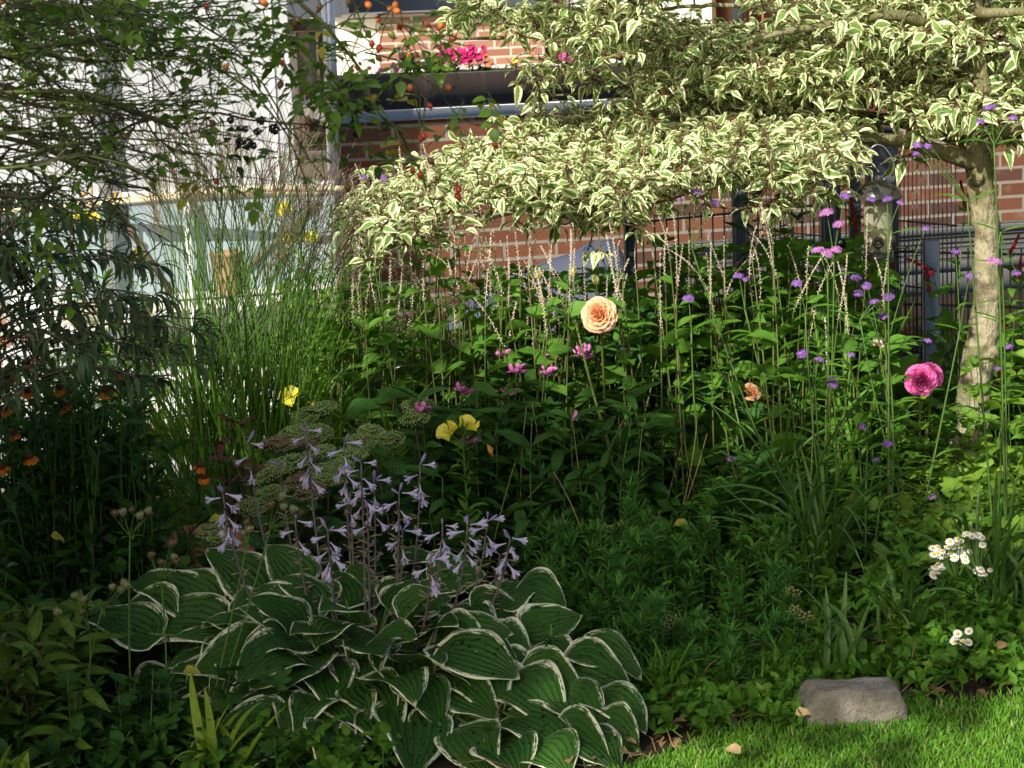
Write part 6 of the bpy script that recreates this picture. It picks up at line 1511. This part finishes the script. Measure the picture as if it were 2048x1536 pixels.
ms.build('stems', S['green'], sq)

# ------------------------------------------------------------------ strap leaved plants
def straps(name, label, cat, base, n, ln, wd, lm, dirs=None, spread=.6, group=None, upr=1.0):
    base = gnd(base); th = thing(name, label, cat, base, group); b = MB()
    a = R.rand(n) * 6.28; d = np.stack([np.cos(a) * spread * R.rand(n), np.sin(a) * spread * R.rand(n), np.full(n, upr)], 1)
    if dirs is not None: d = d + np.array(dirs)
    pos = base + np.stack([R.randn(n) * .02, R.randn(n) * .02, np.zeros(n)], 1); l = ln * (.55 + .6 * R.rand(n)); sel = R.randint(4, size=n)
    for k in range(4):
        m = sel == k; q = m.sum(); b.many(T_strap[k], frame(d[m], unit(-d[m] * [1, 1, 0] + [0, 0, .3] + R.randn(q, 3) * .2)), pos[m], np.stack([wd * (.7 + .6 * R.rand(q)), l[m], l[m]], 1))
    b.build('foliage', L[lm], th); return th
straps('daylily', 'clump of upright cut strap leaves directly behind the boulder', 'daylily', W(1675, 1345, 5.05), 16, .22, .36, 'strap', spread=.4, upr=1.1)
straps('daylily', 'strap leaved clump between the boulder and the white daisies', 'daylily', W(1800, 1300, 5.3), 26, .28, .26, 'strap', spread=.8)
straps('daylily', 'arching bright grassy leaves under the pink roses', 'daylily', W(1640, 1060, 5.75), 60, .50, .20, 'strap', spread=1.0)
straps('daylily', 'arching strap leaves left of the feeder stems in the lit middle', 'daylily', W(1560, 960, 6.2), 46, .52, .22, 'strap', spread=.7)
straps('daylily', 'tall grassy leaves rising between turtlehead and the tall grass', 'daylily', W(790, 1000, 6.2), 26, .52, .40, 'grass', spread=.35)
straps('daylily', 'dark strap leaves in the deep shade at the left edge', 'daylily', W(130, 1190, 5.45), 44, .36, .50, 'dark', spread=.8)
straps('daylily', 'tall thin green leaves standing left of the deep pink roses', 'daylily', W(1700, 950, 6.4), 30, .62, .30, 'grass', spread=.25)
straps('daylily', 'strap leaves at the right edge below the sunlit trunk', 'daylily', W(1990, 1230, 5.5), 40, .36, .26, 'strap', spread=.75)
straps('striped_grass', 'yellow striped grass arching in front of the hosta at the picture bottom', 'grass plant', G(440, 1560), 22, .20, .40, 'stripe', spread=.9)
straps('striped_grass', 'small tuft of yellow striped grass in the bottom corner of the bed', 'grass plant', G(20, 1600), 14, .15, .40, 'stripe', spread=.8)
straps('grass_tuft', 'loose wild grass growing beside the right end of the hosta', 'grass plant', W(1330, 1420, 4.95), 40, .16, .16, 'mid', spread=.9)
straps('grass_tuft', 'wild grass tuft at the left foot of the boulder', 'grass plant', W(1560, 1420, 4.98), 40, .14, .16, 'mid', spread=.9)

# ------------------------------------------------------------------ feverfew daisies
PM_d = petal_mat('daisy_petal', (.80, .80, .76), (.84, .84, .82), tr=.3); ydisc = plain_mat('daisy_disc', (.52, .36, .03), (.60, .44, .05), .9, .2, 0, 400, .3); bdisc = plain_mat('faded_daisy_disc', (.40, .25, .05), (.48, .30, .07), .9, .2, 0, 400, .3)
def daisy(b, n, droop, ln):
    tm = leaf_t(3, 2, w_obov, .24, -.1, droop)
    for k in range(n):
        a = k * 2 * math.pi / n; d = np.array([math.cos(a), math.sin(a), .1 - droop * .5]); b.many(tm, frame(d, (0, 0, 1)), np.array([[math.cos(a) * .003, math.sin(a) * .003, 0]]), np.array([ln]))
DA = [flower_mesh('flower', lambda b, x=x: daisy(b, *x), PM_d) for x in ((12, .1, .0090), (11, .6, .0085), (9, 1.0, .006))]
db = MB(); db.lathe([(0, -.001), (.0034, -.0005), (.0040, .001), (.0032, .0028), (.0015, .0036), (0, .0038)], (0, 0, 0), n=12); DD = db.build('disc', ydisc, link=False); DD2 = DD.copy(); DD2.materials.clear(); DD2.materials.append(bdisc)
def feverfew(label, bx, by, y, pts, nl=60):
    base = gnd(W(bx, by, y)); th = thing('feverfew', label, 'daisy', base, 'white feverfew daisies'); ms, ml = MB(), MB()
    c = np.mean([W(a, b_, y) for a, b_, _ in pts], 0); node = base * .35 + c * .65; p = bez(base, (base + node) / 2 + jit(.02), node, 10); leafy_stem(ms, ml, p, nl // 2, T_ovate, .05, .0028, .9, .1, .1)
    for a, b_, v_ in pts:
        h = W(a, b_, y + R.randn() * .015); ms.tube(bez(node, node * .4 + h * .6 - [0, 0, .01], h, 7), np.linspace(.0014, .0008, 7), 4, cap=False)
        f = inst('flower', DA[v_], th, h, zframe(unit(np.array([R.randn() * .2, -.55 + R.randn() * .2, .8])), R.rand() * 6), .9 + .25 * R.rand()); inst_child('disc', DD2 if v_ == 2 else DD, f)
    ms.build('stems', S['green'], th); ml.build('foliage', L['mid'], th)
zz = lambda l: [(1348 + a / 2.926, 1011 + c / 2.926, v_) for a, c, v_ in l]
feverfew('largest bunch of white daisies with yellow and brown centres right of the grasses', 1935, 1330, 5.35, zz([(1515, 250, 0), (1545, 240, 2), (1540, 280, 0), (1615, 210, 1), (1650, 215, 2), (1680, 205, 2), (1600, 240, 2), (1635, 240, 2), (1675, 240, 2), (1620, 280, 2), (1640, 305, 0), (1680, 280, 0), (1700, 300, 1), (1706, 325, 0), (1590, 290, 2), (1735, 268, 2), (1570, 265, 2), (1660, 195, 2), (1560, 290, 1), (1520, 285, 1)]))
feverfew('small white daisy bunch hanging on the left below the largest bunch', 1890, 1330, 5.3, zz([(1530, 360, 1), (1552, 345, 1), (1565, 368, 0), (1520, 408, 0), (1540, 385, 1), (1515, 375, 1)]), 30)
feverfew('white daisies with brown buds on the right side of the group', 1965, 1330, 5.35, zz([(1770, 385, 0), (1795, 372, 1), (1800, 395, 0), (1785, 360, 1), (1820, 400, 2), (1850, 375, 2), (1715, 165, 0), (1745, 175, 1), (1780, 175, 0), (1800, 185, 1), (1805, 228, 1), (1700, 170, 2), (1765, 168, 2)]), 30)
feverfew('lowest white daisy bunch near the lawn edge right of the boulder', 1925, 1360, 5.15, zz([(1660, 750, 0), (1725, 735, 0), (1640, 797, 0), (1690, 797, 1), (1722, 800, 0), (1670, 830, 0), (1650, 772, 1), (1685, 840, 1)]), 40)

# ------------------------------------------------------------------ astrantia seed heads at front left
as_m = petal_mat('astrantia_bract', (.22, .25, .10), (.28, .29, .14), tip=(.32, .29, .17), tr=.25); as_b = petal_mat('brown_astrantia_bract', (.17, .11, .055), (.13, .08, .045), tr=.2)
def astr(b):
    for k in range(11): a = k * .571; d = np.array([math.cos(a) * .6, math.sin(a) * .6, .9]); b.many(leaf_t(3, 2, w_ovate, .22, -.2, -.5), frame(d, -np.array([math.cos(a), math.sin(a), -.4])), np.array([[math.cos(a) * .002, math.sin(a) * .002, 0]]), np.array([.017]))
    b.lathe([(0, 0), (.004, .003), (.005, .009), (.002, .013), (0, .014)], (0, 0, 0), n=8, rnd=.1)
AS = [flower_mesh('seed_head', astr, as_m), flower_mesh('seed_head', astr, as_b)]
def astrantia(label, base, y, groups):
    base = gnd(base); th = thing('astrantia', label, 'astrantia', base, 'astrantia seed heads'); ms, ml = MB(), MB()
    for node, heads in groups:
        n_ = W(*node, y); ms.tube(bez(base, (base + n_) / 2 + jit(.02), n_, 12), np.linspace(.0026, .0018, 12), 5)
        ml.many(T_lance[0], frame(unit(rand_dirs(4, -.1, .5))), np.repeat(n_[None], 4, 0), .025 + .02 * R.rand(4))
        for px, py, v_ in heads:
            h = W(px, py, y + .02 * R.randn()); ms.tube(bez(n_, (n_ + h) / 2 - [0, 0, .003], h, 6), np.linspace(.0015, .0009, 6), 4, cap=False); inst('seed_head', AS[v_], th, h, zframe((R.randn() * .35, -.2, 1), R.rand() * 6), .8 + .3 * R.rand())
    b_ = MB(); leafy_stem(ms, ml, [base, base + [.0, -.03, .08]], 10, T_round, .06, .002)
    ms.build('stem', S['green'], th); ml.build('foliage', L['mid'], th)
astrantia('tallest astrantia with brown seed heads at the left of the hosta', W(255, 1330, 4.85), 4.85, [((260, 1072), [(230, 1035, 1), (248, 1032, 0), (268, 1025, 1), (284, 1038, 0), (293, 1032, 1), (300, 1028, 0)])])
astrantia('astrantia with brown heads before the terracotta pot', W(320, 1360, 4.8), 4.8, [((322, 1160), [(302, 1118, 1), (320, 1132, 1), (345, 1120, 0), (340, 1095, 1), (357, 1130, 1)])])
astrantia('astrantia with pale green heads beside the long left hosta leaf', W(150, 1420, 4.75), 4.75, [((205, 1215), [(225, 1180, 0), (243, 1172, 0), (252, 1178, 0), (240, 1187, 0)]), ((180, 1260), [(153, 1197, 0), (168, 1206, 0), (110, 1230, 0), (165, 1232, 1)])])
astrantia('astrantia leaning right with green and brown heads over the hosta flowers', W(400, 1400, 4.75), 4.75, [((540, 1060), [(565, 1020, 0), (583, 1025, 0), (590, 1030, 1), (545, 1018, 1), (562, 1000, 0), (600, 1033, 1)]), ((495, 1085), [(499, 1050, 1), (497, 1066, 0), (487, 1073, 0)])])

# ------------------------------------------------------------------ undergrowth and smaller plants
def patch(name, label, cat, boxes, tms, size, lm, nl=9, r0=.0018, pairs=False, kind=None, group=None, hmin=.02, stem='green', spread=.9, droop=.1):
    bx = boxes[0]; th = thing(name, label, cat, gnd(W((bx[0] + bx[2]) / 2, bx[3], (bx[4] + bx[5]) / 2)), group, kind); ms, ml = MB(), MB()
    for x0, y0, x1, y1, ya, yb, n in boxes:
        for k in range(n):
            t = R.rand(); px = x0 + (x1 - x0) * R.rand(); py = y0 + (y1 - y0) * t; y = ya + (yb - ya) * t + R.randn() * .05; top = W(px, py, y)
            if top[2] < hmin: top[2] = hmin + .02 * R.rand()
            b0 = gnd(top) + [.04 * R.randn(), .03 * R.randn(), 0]; p = bez(b0, (b0 + top) / 2 + jit(.015), top, 8); leafy_stem(ms, ml, p, nl, tms, size, r0, spread, droop, .2, pairs, .8, .35)
    ml.build('foliage', L[lm], th); ms.build('stems', S[stem], th); return th
def lobed(n=5):
    b = MB(); 
    for k in range(n):
        a = (k - (n - 1) / 2) * .62; d = np.array([math.sin(a), math.cos(a), 0]); b.many(leaf_t(5, 2, w_obov, .24, .1, .4, .03), frame(d, (0, 0, 1)), np.array([[0, .0, 0.0005 * k]]), np.array([1 - .25 * abs(a)]))
    return np.vstack(b.v), np.vstack(b.q), np.vstack(b.uv)
T_lob = [lobed()]
patch('weed_patch', 'tall tangled shoots rising behind the feathery spurge', 'weeds', [(1060, 900, 1680, 1120, 6.3, 5.6, 70)], T_lance, .07, 'mid', 14, kind='stuff')
patch('peony_plant', 'yellowish green peony leaves at the left edge in front', 'peony', [(-40, 1180, 190, 1400, 5.0, 4.6, 26)], T_lance, .12, 'olive', 9, stem='brown')
patch('phlox_plant', 'dark leafy plant before the hosta in the lower left', 'plant', [(-30, 1330, 420, 1560, 4.85, 4.5, 70)], T_ovate, .065, 'dark', 9)
patch('cranesbill', 'lobed geranium leaves in the bottom left before the hosta', 'cranesbill', [(120, 1330, 560, 1560, 4.72, 4.5, 42)], T_lob, .055, 'dark', 5)
patch('mint_plant', 'toothed bright leaves growing up before the hosta front', 'mint', [(560, 1440, 780, 1560, 4.62, 4.48, 26), (380, 1440, 560, 1540, 4.6, 4.5, 14)], T_ovate, .05, 'mid', 8, pairs=True)
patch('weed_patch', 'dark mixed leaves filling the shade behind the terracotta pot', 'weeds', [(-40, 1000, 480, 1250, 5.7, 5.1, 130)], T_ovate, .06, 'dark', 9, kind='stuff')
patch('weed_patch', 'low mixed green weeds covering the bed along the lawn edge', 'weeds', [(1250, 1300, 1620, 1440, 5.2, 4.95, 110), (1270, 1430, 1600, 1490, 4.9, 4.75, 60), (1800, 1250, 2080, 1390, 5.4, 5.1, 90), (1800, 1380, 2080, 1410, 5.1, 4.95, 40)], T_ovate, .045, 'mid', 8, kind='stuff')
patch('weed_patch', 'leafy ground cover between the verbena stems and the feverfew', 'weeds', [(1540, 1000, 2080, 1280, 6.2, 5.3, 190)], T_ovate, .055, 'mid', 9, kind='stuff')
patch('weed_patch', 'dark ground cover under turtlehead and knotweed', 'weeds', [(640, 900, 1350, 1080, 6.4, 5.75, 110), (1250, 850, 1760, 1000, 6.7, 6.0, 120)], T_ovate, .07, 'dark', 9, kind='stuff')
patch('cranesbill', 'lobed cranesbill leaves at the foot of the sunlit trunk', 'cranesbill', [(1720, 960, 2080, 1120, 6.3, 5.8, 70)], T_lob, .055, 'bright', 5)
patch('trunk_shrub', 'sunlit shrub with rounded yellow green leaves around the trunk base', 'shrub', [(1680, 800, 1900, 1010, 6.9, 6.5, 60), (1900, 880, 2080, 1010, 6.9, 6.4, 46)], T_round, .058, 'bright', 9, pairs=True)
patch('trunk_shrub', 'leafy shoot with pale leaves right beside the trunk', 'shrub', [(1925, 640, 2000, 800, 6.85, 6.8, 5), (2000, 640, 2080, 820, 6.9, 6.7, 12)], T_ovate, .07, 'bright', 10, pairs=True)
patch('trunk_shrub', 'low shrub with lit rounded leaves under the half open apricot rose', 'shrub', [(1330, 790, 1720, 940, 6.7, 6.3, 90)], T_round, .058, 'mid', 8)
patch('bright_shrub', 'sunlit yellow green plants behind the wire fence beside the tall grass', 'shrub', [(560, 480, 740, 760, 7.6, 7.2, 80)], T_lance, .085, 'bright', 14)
patch('marigold_bed', 'yellow green leafy plants behind the fence left of the tall grass', 'plant', [(60, 660, 480, 800, 8.0, 7.5, 70)], T_lance, .06, 'bright', 12)
patch('maroon_plant', 'plant with small dark maroon leaves before the tall grass', 'plant', [(390, 850, 510, 980, 6.0, 5.9, 10)], T_lance, .07, 'maroon', 9, pairs=True, stem='brown')
patch('ivy_shoots', 'climbing leaves hanging on the fence under the tree leaf tier', 'climber', [(1480, 320, 1620, 440, 8.4, 8.3, 16), (1690, 320, 1790, 370, 8.3, 8.2, 8)], T_lance, .08, 'dark', 12)
for k, (px, py, lab) in enumerate(((1500, 1420, 'small weed rosette on the bare soil left of the boulder'), (1440, 1465, 'small round leaved weed at the lawn edge near the hosta'), (1880, 1360, 'clover like seedling at the lawn edge below the daisies'), (1990, 1350, 'pale green seedling with oval leaves in the right corner'), (1810, 1300, 'leafy green shoot standing right behind the boulder'))):
    th = thing('weed_seedling', lab, 'weed', G(px, py)); ms, ml = MB(), MB(); p0 = G(px, py)
    for j in range(3): leafy_stem(ms, ml, spline([p0 + jit(.008) * [1, 1, 0], p0 + [R.randn() * .02, R.randn() * .02, .05 + (.08 if k == 4 else 0)]], 6), 9, T_ovate, .042, .0014, .95, -.05, .25)
    ml.build('foliage', L['bright' if k != 1 else 'mid'], th); ms.build('stems', S['green'], th)
patch('weed_patch', 'mixed light green leaves and shoots between spurge and grasses', 'weeds', [(1120, 1020, 1650, 1380, 5.7, 4.9, 70)], T_lance, .05, 'mid', 10, kind='stuff')
patch('weed_patch', 'low weeds and soil plants behind and beside the boulder', 'weeds', [(1560, 1290, 1840, 1370, 5.2, 4.95, 70), (1540, 1380, 1605, 1450, 4.9, 4.75, 20)], T_ovate, .038, 'mid', 8, kind='stuff')
patch('weed_patch', 'leafy green plants filling the bed to the right of the sunlit trunk', 'weeds', [(2060, 700, 2750, 1000, 7.9, 6.5, 150), (2060, 1000, 2800, 1330, 6.5, 5.5, 190)], T_ovate, .075, 'mid', 10, kind='stuff')
straps('daylily', 'strap leaved clump at the far right beyond the daisies', 'daylily', W(2300, 1200, 5.9), 50, .42, .28, 'strap', spread=.8)
# fallen leaves
def dry(): return leaf_mat('dry_leaf', (.42, .28, .12), (.50, .36, .18), .2, .7, .2)
DRY = dry()
for px, py, y, lab in ((1482, 1530, None, 'dry tan leaf lying on the sunlit lawn'), (1590, 1452, None, 'small brown leaf on the lawn edge left of the boulder'), (1375, 1045, 5.75, 'yellow leaf caught in the spurge right of the hosta'), (100, 1072, 5.3, 'yellow leaf hanging in the dark strap leaves at the left'), (365, 1345, 4.7, 'oval yellow leaf in front of the hosta'), (460, 1510, 4.55, 'large yellow spotted leaf lying at the bottom before the hosta'), (418, 1040, 5.15, 'yellow leaf hanging below the left hosta flowers'), (1990, 945, 6.6, 'curled yellow leaf right of the trunk base')):
    p = G(px, py) if y is None else W(px, py, y); b = MB(); b.many(leaf_t(6, 4, w_ovate, .34, .3, 1.0, .05), frame(unit(np.array([R.randn(), R.randn() * .5, .15 * R.randn()])), (0, -.5, 1)), (p + [0, 0, .025 if y is None else 0])[None], np.array([.07 if 'large' in lab else .042]))
    _props(b.build('fallen_leaf', DRY if y is None else L['rose_yellow']), lab, 'leaf')

# ------------------------------------------------------------------ flowers in the planter box
PMm = petal_mat('magenta_petal', (.50, .012, .13), (.60, .03, .20), tr=.3); PMo = petal_mat('coral_petal', (.72, .12, .06), (.76, .22, .10), tr=.3); PMg = petal_mat('bright_pink_petal', (.70, .06, .32), (.76, .12, .42), tr=.3); PMyy = petal_mat('yellow_petal', (.80, .58, .04), (.84, .66, .08), tr=.3)
def five(b, op=.5):
    for k in range(5): a = k * 1.257; d = np.array([math.cos(a), math.sin(a), op]); b.many(leaf_t(3, 2, w_obov, .46, -.1, .5), frame(d, (0, 0, 1)), np.zeros((1, 3)), np.array([.020]))
FV = {k: flower_mesh('flower', five, m) for k, m in (('m', PMm), ('o', PMo), ('g', PMg), ('y', PMyy))}
def boxplant(label, pts, leafbox, lm, size, col, tm=T_lance, n=24, fs=1.0, cat='flowers'):
    x0, y0, x1, y1 = leafbox; yb = 10.56 + ((x0 + x1) / 2 - 683) * .00057; base = W((x0 + x1) / 2, y1, yb); th = thing('box_flower', label, cat, base, 'plants in the planter box'); ms, ml = MB(), MB()
    for k in range(n):
        px = x0 + (x1 - x0) * R.rand(); top = W(px, y0 + (y1 - y0) * R.rand() * .7, yb + R.randn() * .04 + (px - (x0 + x1) / 2) * .00057); b0 = np.array([top[0], top[1], base[2] - .012]); leafy_stem(ms, ml, bez(b0, (b0 + top) / 2 + jit(.01), top, 6), 9, tm, size, .002, .8, .1, .2)
    for px, py in pts: inst('flower', FV[col], th, W(px, py, yb - .05 + (px - (x0 + x1) / 2) * .00057), zframe((R.randn() * .5, -.9, .5), R.rand() * 6), fs * (.85 + .3 * R.rand()))
    ml.build('foliage', L[lm], th); ms.build('stems', S['green'], th)
boxplant('magenta flowering plant in the middle of the planter box', [(883 + 9 * (k % 6) + R.randn() * 3, 103 + 8 * (k // 6) + R.randn() * 4) for k in range(18)] + [(930 + 7 * (k % 5) + R.randn() * 3, 100 + 8 * (k // 5) + R.randn() * 4) for k in range(15)], (860, 110, 980, 152), 'dark', .06, 'm', n=20)
boxplant('bushy green plant without flowers left of the magenta flowers', [], (800, 100, 872, 150), 'mid', .06, 'm', n=26)
boxplant('coral and orange flowers at the left end of the planter box', [(712, 135), (719, 128), (716, 139), (705, 142), (739, 137), (728, 145)], (690, 138, 790, 158), 'olive', .03, 'o', T_narrow, 26, .7)
boxplant('pink portulaca flowers beside the bushy green plant', [(790, 136), (795, 142), (787, 130), (710, 152), (762, 141)], (750, 138, 810, 156), 'olive', .03, 'g', T_narrow, 14, .7)
boxplant('small coral flowers right of the magenta ones', [(968, 108), (972, 117), (978, 130), (1060, 118), (1066, 110), (1104, 112), (1052, 122)], (965, 125, 1110, 146), 'olive', .03, 'o', T_narrow, 30, .75)
boxplant('single yellow flower in the planter box', [(1029, 122)], (1015, 125, 1045, 142), 'olive', .03, 'y', T_narrow, 8, 1.0)
boxplant('bright pink flowers in the planter box under the leaf tier', [(1122, 116), (1130, 120), (1142, 118), (1148, 122), (1033, 131), (1128, 110)], (1110, 112, 1240, 140), 'mid', .05, 'g', n=18)

# dead leaves and stalks on the soil
b = MB(); N = 110; x = -.1 + 1.5 * R.rand(N); y = edge_y(x) + .01 + .42 * R.rand(N) ** 1.4; z = .004 + .03 * R.rand(N)
for k in range(3):
    q = np.arange(N) % 3 == k; n = q.sum(); b.many(T_ovate[k], frame(np.stack([R.randn(n), R.randn(n), .25 * R.randn(n)], 1), unit(np.array([0, 0, 1.0]) + R.randn(n, 3) * .4)), np.stack([x[q], y[q], z[q]], 1), .022 + .025 * R.rand(n))
for k in range(70):
    p = np.array([-.2 + 1.6 * R.rand(), 0, .01]); p[1] = edge_y(p[0]) + .02 + .5 * R.rand(); d = R.randn(3) * [.08, .08, .03]; b.tube([p, p + d * .5 + [0, 0, .015], p + d], [.0014, .0012, .0008], 4)
_props(b.build('leaf_litter', leaf_mat('brown_litter', (.10, .06, .03), (.20, .13, .06), .1, .8, .1)), 'brown dead leaves and stalks lying on the soil behind the lawn edge', 'leaf litter', kind='stuff')
b, th = MB(), thing('dead_stalks', 'dry tan stalks standing among the green leaves in the middle of the bed', 'dry plant', gnd(W(1350, 1000, 6.0)))
for k in range(34):
    q = W(900 + 900 * R.rand(), 760 + 330 * R.rand(), 5.7 + .6 * R.rand()); g0 = gnd(q) + [.1 * R.randn(), .05 * R.randn(), 0]; b.tube(bez(g0, (g0 + q) / 2 + jit(.03), q, 8), np.linspace(.0018, .0008, 8), 4, cap=False)
b.build('stalks', S['straw'], th)
